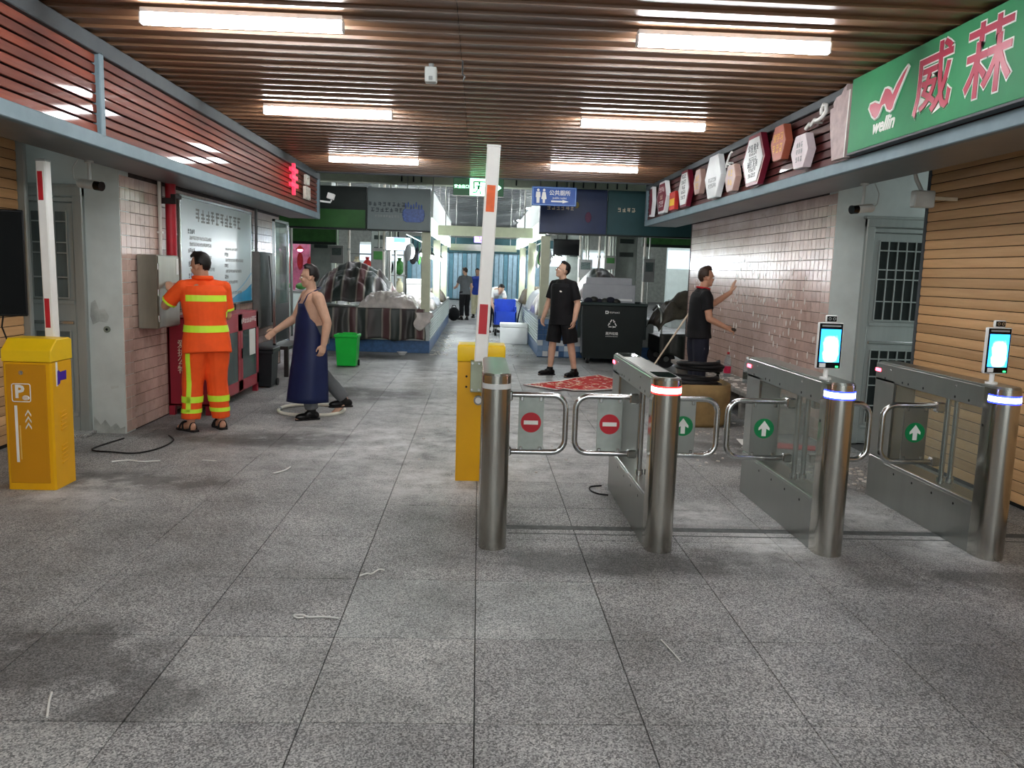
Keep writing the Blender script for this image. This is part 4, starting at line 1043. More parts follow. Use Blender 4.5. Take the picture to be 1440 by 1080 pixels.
bullet_cam(-3.19, 6.95, 2.413, 2.22, (1, -.35, -.12), 'white bullet camera hanging over the left steel door', True)
bullet_cam(3.36, 7.2, 2.493, 2.27, (-1, -.3, -.12), 'white bullet camera hanging over the right wall corner', True)
t = thing('security_camera', 'white camera on a bracket at the hall end of the left fascia', 'camera', (-2.6, 14.25, 2.7))
b = MB(); b.tube([(-2.73, 14.16, 2.71), (-2.55, 14.25, 2.70), (-2.53, 14.25, 2.74)], .016, 'white_plastic', 8); b.build('bracket', t)
b = MB(); b.box((-2.60, 14.20, 2.75), (-2.48, 14.30, 2.85), 'white_plastic', .01, mx=Matrix.Translation((-2.54, 14.25, 2.8)) @ Matrix.Rotation(R(15), 4, 'Y') @ Matrix.Translation((2.54, -14.25, -2.8))); b.build('body', t)
t = thing('ceiling_sensor', 'small grey box sensor hanging from the slatted ceiling', 'sensor', (-.40, 6.46, 3.0))
b = MB(); b.box((-.445, 6.40, 3.02), (-.355, 6.50, 3.13), 'cam_body', .012, seg=2); b.build('casing', t)
b = MB(); b.cyl((-.40, 6.47, 3.12), (-.40, 6.47, 3.165), .02, 'grey_plastic', n=10); b.build('mount', t)
b = MB(); b.box((-.415, 6.397, 3.03), (-.385, 6.40, 3.06), 'grey_plastic', .003); b.build('lens', t)
t = thing('ceiling_cable', 'thin black cable hanging below the slatted ceiling', 'cable', (-.16, 6.6, 3.1))
b = MB(); b.tube([(-.16, 6.3, 3.165), (-.165, 6.5, 3.11), (-.15, 6.7, 3.13), (-.17, 7.0, 3.165)], .006, 'black_rubber', 6); b.build('strand', t)
t = thing('signal_box', 'grey signal box with a short arm under the right soffit', 'signal box', (3.7, 6.9, 2.3))
b = MB(); b.box((3.64, 6.86, 2.27), (3.82, 6.94, 2.41), 'cam_body', .01); b.build('casing', t)
b = MB(); b.tube([(3.72, 6.9, 2.40), (3.66, 6.9, 2.5), (3.62, 6.9, 2.62), (3.42, 6.9, 2.66)], .018, 'cam_body', 8); b.build('bracket', t)
b = MB(); b.box((3.82, 6.89, 2.335), (4.03, 6.91, 2.365), 'print_pale', .003); b.build('arm', t)

# ================================================================== RIGHT SIDE: BENCH, CARTON, DEBRIS
M('bench_stone', '#8d8a84', .75, var=.25, scale=12, bump=.2); M('kraft', '#8d744c', .8, var=.25, scale=5); M('kraft_dark', '#7d6844', .8, var=.2)
t = thing('stone_bench', 'grey stone bench strewn with tile chips along the right pink wall', 'bench', (3.27, 10.5, 0))
b = MB(); b.box((3.05, 8.35, .29), (3.49, 12.65, .345), 'bench_stone', .008); b.build('seat', t)
for yy in (8.45, 9.35, 10.3, 11.3, 12.5):
    l = MB(); l.box((3.10, yy-.05, 0), (3.48, yy+.05, .292), 'bench_stone', .006); l.build('leg', t)
ch = MB(); M('chip', '#d4cfc8', .8, var=.15)
def chip(b, x, y, z, s):
    a = random.uniform(0, 6.3); h = s*.25
    q = [(x+s*math.cos(a+k*1.6+random.uniform(-.3, .3))*random.uniform(.5, 1), y+s*math.sin(a+k*1.6)*random.uniform(.5, 1)) for k in range(4)]
    b.prism(q, z, z+h+.002, 'z', 'chip')
for i in range(170):
    x, y = random.uniform(3.09, 3.46), random.uniform(8.4, 12.6)
    if min(abs(y-10.55), abs(y-9.95)) > .1: chip(ch, x, y, .345, random.uniform(.012, .045))
stuff(tag(ch.build('tile_chips'), 'broken pale tile chips scattered over the stone bench', 'rubble'))
ch = MB()
for i in range(120):
    x = random.uniform(1.9, 3.0); y = random.uniform(6.8, 9.4)
    if (x-2.47)**2+(y-9.1)**2 < .22 or (abs(x-2.75) < .24 and abs(y-7.9) < .2): continue
    chip(ch, x, y, .001, random.uniform(.006, .03))
for i in range(70): chip(ch, random.uniform(-.5, 2.0), random.uniform(6.5, 10.9), .001, random.uniform(.006, .02))
for i in range(60): chip(ch, random.uniform(2.8, 3.45), random.uniform(6.2, 7.45), .001, random.uniform(.008, .04))
stuff(tag(ch.build('floor_chips'), 'fine pale chips scattered on the floor beyond the turnstiles', 'rubble'))
t = thing('paper_sheet', 'white crumpled sheet on the floor near the carton', 'paper', (2.75, 7.9, 0), R(20))
b = MB(); b.add([(-.14, -.05, .004), (.1, -.09, .03), (.16, .05, .012), (-.1, .09, .035), (-.14, -.05, .0005), (.1, -.09, .026), (.16, .05, .008), (-.1, .09, .031)], [(0, 1, 2, 3), (7, 6, 5, 4), (0, 4, 5, 1), (1, 5, 6, 2), (2, 6, 7, 3), (3, 7, 4, 0)], 'paper'); b.build('sheet', t, local=True)
t = thing('red_scrap', 'red scrap of board on the floor below the bench', 'scrap', (3.1, 7.75, 0), R(-15))
b = MB(); b.prism([(-.2, -.12), (.22, -.1), (.25, .1), (-.1, .14)], .002, .012, 'z', 'sign_red'); b.build('sheet', t, local=True)
def carton():
    cx, cy = 2.47, 9.08
    t = thing('cardboard_carton', 'rounded kraft carton holding coiled black hoses', 'carton', (cx, cy, 0))
    def ring(rx, ry, z, n=36, p=3.2):
        o = []
        for i in range(n):
            a = 2*math.pi*i/n; c, s = math.cos(a), math.sin(a)
            o.append((cx+rx*math.copysign(abs(c)**(2/p), c), cy+ry*math.copysign(abs(s)**(2/p), s), z+.006*math.sin(3*a)*(z > .1)))
        return o
    prof = [(.31, .38, .0), (.345, .41, .05), (.365, .43, .2), (.37, .435, .36), (.365, .43, .47)]
    inn = [(.352, .417, .47), (.35, .415, .3), (.33, .39, .04)]
    n = 36; vs = []
    for r in prof+inn: vs += ring(*r)
    m = len(prof+inn)
    b = MB(); b.add(vs, [(k*n+i, k*n+(i+1) % n, (k+1)*n+(i+1) % n, (k+1)*n+i) for k in range(m-1) for i in range(n)]+[list(range(n))[::-1], list(range((m-1)*n, m*n))], 'kraft', True); b.build('body', t)
    for (z0, z1, mt) in ((.275, .29, 'kraft_dark'),):
        s = MB(); a = ring(.3685, .4335, z0); c = ring(.3685, .4335, z1); s.add(a+c, [(i, (i+1) % n, n+(i+1) % n, n+i) for i in range(n)], mt, True); s.build('crease', t)
carton()
def hose(label, cx, cy, z, r, turns, dz, wob, rad, seed):
    rnd = random.Random(seed); pts = []
    for i in range(turns*20+1):
        a = 2*math.pi*i/20; k = 1+.12*math.sin(a*1.31+seed)+rnd.uniform(-.02, .02)
        pts.append((cx+r*k*math.cos(a), cy+r*1.05*k*math.sin(a), z+dz*i/20+wob*math.sin(a*.9+seed)))
    t = thing('rubber_hose', label, 'hose', (cx, cy, z), 0, 'black hoses on the carton')
    b = MB(); b.tube(pts, rad, 'black_rubber', 8); b.build('coil', t)
    for e in (pts[0], pts[-1]):
        c = MB(); c.cyl(e, (e[0]+.03, e[1]-.01, e[2]+.005), rad*1.3, 'black_plastic', n=10); c.build('end_fitting', t)
hose('thick coil of black rubber hose filling the carton', 2.46, 9.08, .30, .26, 6, .035, .01, .03, 1)
hose('loose black rubber hose draped on top of the carton coil', 2.50, 9.02, .595, .23, 3, .03, .015, .022, 5)
def bottle(x, y, z, label, cap, lab):
    t = thing('plastic_bottle', label, 'bottle', (x, y, z), 0, 'drink bottles on the stone bench')
    b = MB(); b.lathe([(.04, 0), (.046, .012), (.046, .10), (.043, .13), (.046, .16), (.044, .21), (.03, .26), (.016, .29), (.014, .30)], (x, y, z), 'bottle_plastic', 20); b.build('body', t)
    b = MB(); b.lathe([(.047, .05), (.047, .14)], (x, y, z), lab, 20); b.build('wrap_label', t)
    b = MB(); b.lathe([(.017, .298), (.017, .325), (.012, .328)], (x, y, z), cap, 14); b.build('cap', t)
M('label_red', '#b8264a', .4); M('label_dark', '#3d4038', .5, var=.6, scale=60)
bottle(3.30, 10.55, .345, 'clear bottle with a red label on the stone bench', 'sign_red', 'label_red')
bottle(3.36, 9.95, .345, 'clear bottle with a dark patterned label on the stone bench', 'white_plastic', 'label_dark')
# ---- red printed panel lying on the floor
def red_panel():
    k = N('red_print'); v = k.pos((1, 1, 1)); f = k.noise(v, 3.2, 3); w = k.noise(v, 7.5, 2)
    c = k.ramp(f, [(.465, lin('#b5161a')), (.475, lin('#f0d9b8')), (.49, lin('#f0d9b8')), (.50, lin('#bd1f1d'))])
    d = k.ramp(w, [(.66, (0, 0, 0)), (.67, (1, 1, 1))])
    bw = k.n('ShaderNodeRGBToBW'); k.l(d, bw.inputs[0])
    k.l(k.mix(bw.outputs[0], c, lin('#ece4dc')), k.b.inputs['Base Color']); k.b.inputs['Roughness'].default_value = .75; k.b.inputs['Specular IOR Level'].default_value = .12; MATS['red_print'] = k.m
    t = thing('printed_panel', 'torn red printed panel with white edging lying on the floor', 'panel', (1.5, 11.9, 0))
    poly = [(.68, 11.66), (1.13, 11.18), (1.22, 11.33), (1.36, 11.20), (1.60, 11.22), (2.05, 11.46), (2.24, 12.4), (1.99, 13.05), (1.55, 12.6), (1.28, 12.2)]
    b = MB(); b.prism(poly, .012, .022, 'z', 'red_print'); b.build('sheet', t)
    e = MB()
    n = len(poly)
    for i in range(n):
        p, q = Vector(poly[i]+(.023,)), Vector(poly[(i+1) % n]+(.023,)); c = Vector((1.5, 11.9, .023))
        p2, q2 = p+(c-p).normalized()*.05, q+(c-q).normalized()*.05
        e.add([p, q, q2, p2, p-Vector((0, 0, .0115)), q-Vector((0, 0, .0115))], [(0, 1, 2, 3), (0, 4, 5, 1)], 'print_white')
    e.build('white_edging', t)
    f = MB(); f.box((1.2, 11.6, 0), (1.9, 12.2, .012), 'black_plastic'); f.build('foam_backing', t)
red_panel()
t = thing('broom_handle', 'pale wooden pole leaning from the stone bench end', 'pole', (2.93, 12.72, 0))
b = MB(); b.cyl((2.86, 12.72, .335), (3.44, 13.05, 1.13), .014, 'print_pale', n=10); b.cyl((2.86, 12.72, .335), (2.70, 12.63, .115), .014, 'print_pale', n=10); b.build('stick', t)
b = MB(); b.box((2.58, 12.55, 0), (2.80, 12.72, .13), 'black_rubber', .02); b.build('brush_head', t)

# ---- scraps and cords on the floor
def scrap(pts, w, label, mat='paper'):
    c = Vector((sum(p[0] for p in pts)/len(pts), sum(p[1] for p in pts)/len(pts), 0))
    t = thing('plastic_strip', label, 'scrap', c, 0, 'pale strips littering the floor')
    b = MB(); b.tube(smooth([(p[0], p[1], w*.5+.001) for p in pts], 4), w*.5, mat, 6); b.build('strip', t)
scrap([(-2.92, 6.56), (-2.8, 6.62), (-2.7, 6.58), (-2.56, 6.62)], .012, 'long pale strip on the floor beside the P marked housing')
scrap([(-2.24, 6.68), (-2.12, 6.66)], .009, 'short pale strip on the floor towards the apron man')
scrap([(-1.56, 6.28), (-1.5, 6.38), (-1.48, 6.5)], .014, 'pale slanting strip on the open floor')
scrap([(-.59, 4.16), (-.555, 4.2), (-.53, 4.19), (-.50, 4.26), (-.47, 4.25)], .009, 'crinkled clear strip at a slab corner')
scrap([(-.61, 3.63), (-.68, 3.645), (-.75, 3.64), (-.78, 3.66), (-.82, 3.655), (-.80, 3.63), (-.77, 3.635)], .009, 'white tie with a loop lying across a slab joint')
scrap([(-1.56, 2.94), (-1.53, 2.86), (-1.49, 2.77)], .009, 'pale strip on the dark stained slab')
scrap([(-2.49, 5.55), (-2.42, 5.49), (-2.34, 5.45)], .007, 'thin pale strip on the open floor before the P marked housing')
scrap([(.86, 3.45), (.88, 3.35), (.9, 3.24)], .006, 'faint white smear of tape on the slab before the turnstiles')
t = thing('floor_cable', 'thin black cable lying on the floor by the left wall corner', 'cable', (-2.95, 7.2, 0))
b = MB(); b.tube(smooth([(-3.2, 7.45, .008), (-3.27, 6.98, .008), (-3.05, 6.89, .008), (-2.85, 6.87, .008), (-2.74, 7.08, .008), (-2.74, 7.4, .008), (-2.86, 7.62, .008)]), .007, 'black_rubber', 6); b.build('strand', t)
t = thing('loose_wire', 'small loop of dark wire on the floor beside a turnstile', 'wire', (.95, 5.95, 0))
b = MB(); b.tube(smooth([(.99, 6.12, .006), (.90, 6.08, .006), (.885, 5.97, .006), (.93, 5.88, .006), (1.0, 5.85, .006)]), .006, 'black_rubber', 6); b.build('strand', t)
t = thing('garden_hose', 'loop of white hose on the floor around the apron man', 'hose', (-1.84, 9.15, 0))
b = MB(); b.tube([(-1.84+.36*math.cos(R(a)), 9.13+.37*math.sin(R(a)), .02+.004*math.sin(R(3*a))) for a in range(0, 360, 12)], .019, M('hose_white', '#d6d4c6', .45), 10, closed=True); b.build('loop', t)
b = MB(); b.cyl((-2.2, 9.10, .02), (-2.2, 9.16, .02), .023, 'grey_plastic', n=12); b.build('connector', t)
# ================================================================== PEOPLE
M('skin', '#b98a70', .55, var=.08, scale=14); M('skin_pale', '#c39c84', .55, var=.07, scale=14); M('skin_tan', '#a87c62', .55, var=.08, scale=14)
M('hair', '#15110f', .5, var=.3, scale=60, bump=.4); M('hair_brown', '#3a2a20', .5, var=.3, scale=60, bump=.4)
M('orange_cloth', '#f0561c', .75, var=.07, scale=9, bump=.25, bscale=14); M('strip_lime', '#c9f03c', .5, var=.05)
M('apron_blue', '#141f46', .5, var=.15, scale=4, bump=.2, bscale=9); M('cloth_black', '#0d0d10', .8, var=.2, scale=8, bump=.25, bscale=12); M('cloth_navy', '#191b28', .8, var=.2, scale=8, bump=.25, bscale=12)
M('cloth_grey', '#5c5f61', .8, var=.15, bump=.25, bscale=12); M('cloth_darkgrey', '#2c2e31', .8, var=.2, bump=.25, bscale=12); M('cloth_white', '#dcdcd8', .75, var=.06, bump=.2, bscale=12); M('cloth_cream', '#c9c4a4', .75, var=.1); M('cloth_cobalt', '#2743a0', .7, var=.12)
M('boot_black', '#0b0b0c', .3, var=.2); M('sole_black', '#151314', .7); M('eye_white', '#e8e6e0', .3); M('eye_dark', '#120d0a', .2); M('lip', '#8d5349', .5); M('collar_red', '#b5242c', .7)
def V(*a): return Vector(a)
def loft(b, rings, n=20, mat='skin'):
    """rings: (centre, u, v) with u and v the half axes"""
    vs = []
    for (c, u, v) in rings:
        for i in range(n):
            a = 2*math.pi*i/n; vs.append(c+u*math.cos(a)+v*math.sin(a))
    m = len(rings)
    fs = [(k*n+i, k*n+(i+1) % n, (k+1)*n+(i+1) % n, (k+1)*n+i) for k in range(m-1) for i in range(n)]
    b.add(vs, fs+[list(range(n))[::-1], list(range((m-1)*n, m*n))], mat, True)
def limb(b, pts, rad, n=14, flat=False, mat='skin'):
    pts = [Vector(p) for p in pts]; rings = []; prev = None
    for i, p in enumerate(pts):
        d = (pts[min(i+1, len(pts)-1)]-pts[max(i-1, 0)]).normalized()
        a = d.orthogonal().normalized() if prev is None else (prev-d*prev.dot(d)).normalized()
        prev = a; c = d.cross(a); rings.append((p, a*rad[i], c*rad[i]))
    loft(b, rings, n, mat)
    if not flat:
        for p, r in ((pts[0], rad[0]), (pts[-1], rad[-1])): b.ell(p, (r, r, r), mat, 12, 8)
def remesh(b, name, mat, voxel, smooth=4, clampz=None):
    me = b.mesh(name); o = bpy.data.objects.new(name, me)
    m = o.modifiers.new('r', 'REMESH'); m.mode = 'VOXEL'; m.voxel_size = voxel; m.use_smooth_shade = True
    if smooth:
        s = o.modifiers.new('s', 'SMOOTH'); s.factor = .5; s.iterations = smooth
    r = evaluated(o)
    r.materials.clear(); r.materials.append(MATS[mat]); r.name = name
    r.polygons.foreach_set('material_index', [0]*len(r.polygons))
    r.polygons.foreach_set('use_smooth', [True]*len(r.polygons))
    if clampz is not None:
        co = [0.0]*(3*len(r.vertices)); r.vertices.foreach_get('co', co)
        for i in range(2, len(co), 3):
            if co[i] < clampz: co[i] = clampz
        r.vertices.foreach_set('co', co)
    r.update(); return r
def wrinkle(me, freq, amp, off):
    n = len(me.vertices); co = [0.0]*(3*n); no = [0.0]*(3*n)
    me.vertices.foreach_get('co', co); me.vertices.foreach_get('normal', no)
    for i in range(0, 3*n, 3):
        d = mnoise.noise((co[i]*freq+off, co[i+1]*freq, co[i+2]*freq))*amp
        for k in (0, 1, 2): co[i+k] += no[i+k]*d
    me.vertices.foreach_set('co', co); me.update()
def mesh_part(name, me, parent, label=None):
    o = bpy.data.objects.new(name, me); COL.objects.link(o); o.parent = parent
    if label: o['label'] = label
    return o
def cut(me, planes, mat, off=.004, name='strip'):
    """keep what lies on the inner side of every plane (point, normal pointing out); pushed out by off"""
    bm = bmesh.new(); bm.from_mesh(me)
    for p, nrm in planes:
        bmesh.ops.bisect_plane(bm, geom=bm.verts[:]+bm.edges[:]+bm.faces[:], plane_co=p, plane_no=nrm, clear_outer=True)
    bm.normal_update()
    for v in bm.verts: v.co += v.normal*off
    r = bpy.data.meshes.new(name); bm.to_mesh(r); bm.free(); r.materials.clear(); r.materials.append(MATS[mat])
    for p in r.polygons: p.use_smooth = True
    return r
STAND = dict(pelvis=(0, 0, .93), waist=(.01, 0, 1.07), chest=(.01, 0, 1.27), neck=(0, 0, 1.465), head=(.02, 0, 1.61), yaw=0, pitch=0, roll=0,
             shL=(0, .185, 1.40), elL=(-.02, .24, 1.12), wrL=(.05, .26, .88), hdL=((.15, 0, -1), (0, -1, 0)),
             shR=(0, -.185, 1.40), elR=(-.02, -.24, 1.12), wrR=(.05, -.26, .88), hdR=((.15, 0, -1), (0, 1, 0)),
             hiL=(0, .09, .90), knL=(.02, .10, .49), anL=(0, .11, .085), toL=(1, .2, 0),
             hiR=(0, -.09, .90), knR=(.02, -.10, .49), anR=(0, -.11, .085), toR=(1, -.2, 0), curlL=25, curlR=25)
def torso(J, inf, fat=1.0, lo=-.09, hem=None, top=True, n=24):
    P, W, C, Nk = (Vector(J[k]) for k in ('pelvis', 'waist', 'chest', 'neck'))
    hs = (Vector(J['hiL'])-Vector(J['hiR'])).normalized(); ss = (Vector(J['shL'])-Vector(J['shR'])).normalized()
    up = (W-P).normalized()
    spec = [(P+up*lo, hs, .105*fat, .160), (P, hs, .118*fat, .168), (P.lerp(W, .6), hs.lerp(ss, .3), .116*fat, .158), (W, hs.lerp(ss, .5), .115*fat, .152), (C, ss, .122, .168), (C.lerp(Nk, .45), ss, .112, .176), (C.lerp(Nk, .72), ss, .092, .15), (Nk, ss, .06, .066)]
    if hem is not None: spec = [(P+up*hem, hs, .125*fat, .185)]+spec[1:]
    if not top: spec = spec[:-1]
    out = []
    for k, (c, s, a, w) in enumerate(spec):
        s = s.normalized(); ax = up if k < 3 else (Nk-C).normalized()
        f = s.cross(ax).normalized() ; f = -f if f.x < 0 and False else f
        out.append((c, f*(a+inf), s*(w+inf)))
    return out
def hand(b, w, d, nrm, curl, s, thumb_side):
    d = Vector(d).normalized(); nrm = Vector(nrm); nrm = (nrm-d*nrm.dot(d)).normalized(); sd = d.cross(nrm).normalized()*thumb_side
    rot = Matrix((d, sd, nrm)).transposed()
    b.ell(w+d*.045*s, (.055*s, .041*s, .017*s), 'skin', 14, 10, rot)
    b.ell(w+d*.075*s, (.03*s, .042*s, .015*s), 'skin', 12, 8, rot)
    for k, (off, L) in enumerate(((.030, .072), (.011, .080), (-.009, .075), (-.028, .058))):
        p = w+d*.088*s+sd*off*s; dirv = d.copy(); pts = [p-d*.02*s]
        for j in range(3):
            pts.append(p); dirv = (Matrix.Rotation(R(curl*(1+.12*k)), 3, d.cross(nrm)) @ dirv).normalized() if False else (dirv*math.cos(R(curl))+nrm*math.sin(R(curl))*1).normalized()
            p = p+dirv*L*s*(.45, .32, .25)[j]
        pts.append(p); limb(b, pts, [.0088*s, .0088*s, .0082*s, .0075*s, .0065*s], 8)
    p = w+d*.025*s+sd*.032*s
    limb(b, [w+d*.015*s+sd*.015*s, p+d*.018*s+sd*.018*s+nrm*.006*s, p+d*.045*s+sd*.026*s+nrm*.014*s, p+d*.068*s+sd*.024*s+nrm*.02*s], [.014*s, .0115*s, .0098*s, .008*s], 8)
def head_matrix(J): return Matrix.Translation(Vector(J['head'])) @ Matrix.Rotation(R(J['yaw']), 4, 'Z') @ Matrix.Rotation(R(-J['pitch']), 4, 'Y') @ Matrix.Rotation(R(J['roll']), 4, 'X')
def person(label, loc, rz, pose, s=1.0, skin='skin', hair='hair', voxel=.006, shirt=None, sleeve=.55, shirt_inf=.022, hem=-.10, pants=None, pant_len=1.0, pant_inf=.03, shoes=None, fat=1.0, hair_style='short', collar=None, group='people in the market passage'):
    J = dict(STAND); J.update(pose); far = voxel > .011
    sc = {k: (tuple(x*s for x in v) if isinstance(v, tuple) and k[:2] not in ('to', 'hd') else v) for k, v in J.items()}; J = sc
    t = thing('person', label, 'person', loc, R(rz), group)
    b = MB(); m = 'skin'
    hm = head_matrix(J); h3 = hm.to_3x3()
    def HE(c, r): b.ell(hm @ (Vector(c)*s), tuple(x*s for x in r), m, 16, 12, h3)
    HE((-.012, 0, .028), (.092, .074, .090)); HE((.022, 0, -.035), (.066, .058, .080)); HE((.055, 0, -.088), (.030, .032, .024)); HE((.0, 0, -.05), (.06, .055, .05))
    HE((.094, 0, -.018), (.017, .012, .024)); HE((.088, 0, .004), (.012, .008, .02)); HE((.072, 0, .026), (.018, .048, .014)); HE((.079, 0, -.058), (.012, .024, .012))
    for q in (-1, 1): HE((-.008, q*.075, -.012), (.021, .010, .032)); HE((.055, q*.036, -.03), (.026, .02, .026))
    nk = Vector(J['neck']); limb(b, [nk-Vector((0, 0, .05*s)), nk, hm @ Vector((-.012*s, 0, -.06*s))], [.066*s, .058*s, .054*s])
    fat_ = fat
    def scale_rings(r): return [(c, u*s, v*s) for c, u, v in r]
    Js = {k: Vector(v) if isinstance(v, tuple) and k[:2] != 'hd' else v for k, v in J.items()}
    loft(b, scale_rings(torso(Js, 0, fat)), 24, m)
    for S in 'LR':
        sh, el, wr = (Vector(J[k+S]) for k in ('sh', 'el', 'wr'))
        limb(b, [Vector(J['chest']).lerp(sh, .55), sh], [.06*s, .056*s]); limb(b, [nk-Vector((0, 0, .03*s)), (nk-Vector((0, 0, .04*s))).lerp(sh, .6), sh], [.05*s, .045*s, .05*s]); q = 1+(fat-1)*.7; limb(b, [sh, sh.lerp(el, .45), el], [.056*s*q, .049*s*q, .041*s*q]); limb(b, [el, el.lerp(wr, .3), wr], [.041*s*q, .041*s*q, .028*s*q])
        d, nrm = J['hd'+S]
        hand(b, wr, d, nrm, J['curl'+S], s, 1 if S == 'R' else -1)
        hi, kn, an = (Vector(J[k+S]) for k in ('hi', 'kn', 'an'))
        limb(b, [hi+Vector((0, 0, .02*s)), hi.lerp(kn, .4), kn], [.088*s, .078*s, .056*s]); limb(b, [kn, kn.lerp(an, .3), an], [.056*s, .057*s, .036*s])
        to = Vector(J['to'+S]).normalized()
        b.ell(an-to*.02*s-Vector((0, 0, .04*s)), (.045*s, .036*s, .045*s), m, 12, 8); limb(b, [an-Vector((0, 0, .02*s)), an+to*.09*s-Vector((0, 0, .05*s)), an+to*.17*s-Vector((0, 0, .062*s))], [.036*s, .036*s, .024*s])
    body = mesh_part('body', remesh(b, 'body', skin, voxel, 3, .004), t)
    # eyes, brows, mouth
    for q in (-1, 1):
        e = MB(); e.ell(hm @ (Vector((.0795, q*.030, -.002))*s), (.012*s, .0145*s, .0085*s), 'eye_white', 12, 8, h3); eo = e.build('eye', t, local=True)
        e = MB(); e.ell(hm @ (Vector((.0895, q*.030, -.002))*s), (.004*s, .006*s, .006*s), 'eye_dark', 10, 8, h3); e.build('iris', eo, local=True)
        e = MB(); e.ell(hm @ (Vector((.0875, q*.031, .022))*s), (.005*s, .020*s, .004*s), hair, 10, 6, h3); e.build('eyebrow', t, local=True)
    e = MB(); e.ell(hm @ (Vector((.0885, 0, -.060))*s), (.005*s, .022*s, .005*s), 'lip', 12, 6, h3); e.build('mouth', t, local=True)
    # hair shell
    hb = MB(); hb.ell((0, 0, 0), (.103, .085, .104), hair, 28, 20)
    bm = bmesh.new(); bm.from_mesh(hb.mesh('hair'))
    for v in list(bm.verts):
        x, y, z = v.co
        low = -.092 if x < -.04 else (-.03 if x < .015 else .045)
        if hair_style == 'long': low = -.12 if x < .0 else .045
        if z < low or (x > .06 and z < .062): bm.verts.remove(v)
    for v in bm.verts:
        g = mnoise.noise(v.co*38)*.007
        v.co += v.co.normalized()*g
        if v.co.z > .03 and hair_style != 'long': v.co.z += .010+(.012 if v.co.x > .02 else 0)
    bmesh.ops.solidify(bm, geom=bm.faces[:], thickness=.014)
    bm.transform(hm @ Matrix.Translation(Vector((-.014, 0, .030))*s) @ Matrix.Scale(s, 4))
    hme = bpy.data.meshes.new('hair'); bm.to_mesh(hme); bm.free(); hme.materials.append(MATS[hair])
    for p in hme.polygons: p.use_smooth = True
    ho = mesh_part('hair', hme, t)
    if hair_style == 'bun':
        e = MB(); e.ell(hm @ Vector((-.10*s, 0, .03*s)), (.04*s, .045*s, .04*s), hair, 12, 10); e.build('hair_bun', ho, local=True)
    res = dict(t=t, J=J, hm=hm, s=s, body=body)
    if shirt:
        b = MB(); loft(b, scale_rings(torso(Js, shirt_inf, fat, hem=hem, top=False)), 28)
        c, nkv = Vector(J['chest']), nk
        loft(b, [(c.lerp(nkv, .45), V(.13*s, 0, 0), V(0, .17*s, 0)), (c.lerp(nkv, .78), V(.095*s, 0, 0), V(0, .125*s, 0)), (nkv+V(0, 0, .012*s), V(.072*s, 0, 0), V(0, .076*s, 0))], 24)
        for S in 'LR':
            sh, el, wr = (Vector(J[k+S]) for k in ('sh', 'el', 'wr'))
            limb(b, [c.lerp(sh, .5), sh], [.078*s, .066*s]); limb(b, [nkv-V(0, 0, .03*s), (nkv-V(0, 0, .03*s)).lerp(sh, .6), sh], [.07*s, .064*s, .062*s])
            end = sh.lerp(el, min(1, sleeve)); r1 = .070*s if sleeve < .95 else .066*s
            limb(b, [sh, sh.lerp(end, .5), end], [.066*s, .070*s, r1], flat=True)
        me = remesh(b, 'shirt', shirt, voxel, 3)
        wrinkle(me, 7, .008*s, 0)
        res['shirt_me'] = me; res['shirt'] = mesh_part('shirt', me, t)
        if collar:
            e = MB(); e.tube([nkv+V(.078*s*math.cos(R(a)), .08*s*math.sin(R(a)), (.012+.012*math.cos(R(a+180)))*s) for a in range(0, 360, 24)], .012*s, collar, 8, closed=True); e.build('collar', res['shirt'], local=True)
    if pants:
        b = MB(); rr = scale_rings(torso(Js, .012, fat))[:4]; loft(b, rr, 24)
        for S in 'LR':
            hi, kn, an = (Vector(J[k+S]) for k in ('hi', 'kn', 'an'))
            if pant_len >= .9:
                e = kn.lerp(an, (pant_len-.5)*2*.97); limb(b, [hi+V(0, 0, .03*s), hi.lerp(kn, .4), kn, kn.lerp(e, .5), e], [(.09+pant_inf*.6)*s, (.078+pant_inf)*s, (.058+pant_inf)*s, (.05+pant_inf)*s, (.042+pant_inf)*s], 16, True)
            else:
                e = hi.lerp(kn, pant_len*1.9); limb(b, [hi+V(0, 0, .03*s), hi.lerp(e, .5), e], [(.092+pant_inf*.5)*s, (.084+pant_inf)*s, (.08+pant_inf)*s], 16, True)
        me = remesh(b, 'trousers', pants, voxel, 3)
        wrinkle(me, 8, .009*s, 3)
        res['pants_me'] = me; res['pants'] = mesh_part('trousers' if pant_len >= .9 else 'shorts', me, t)
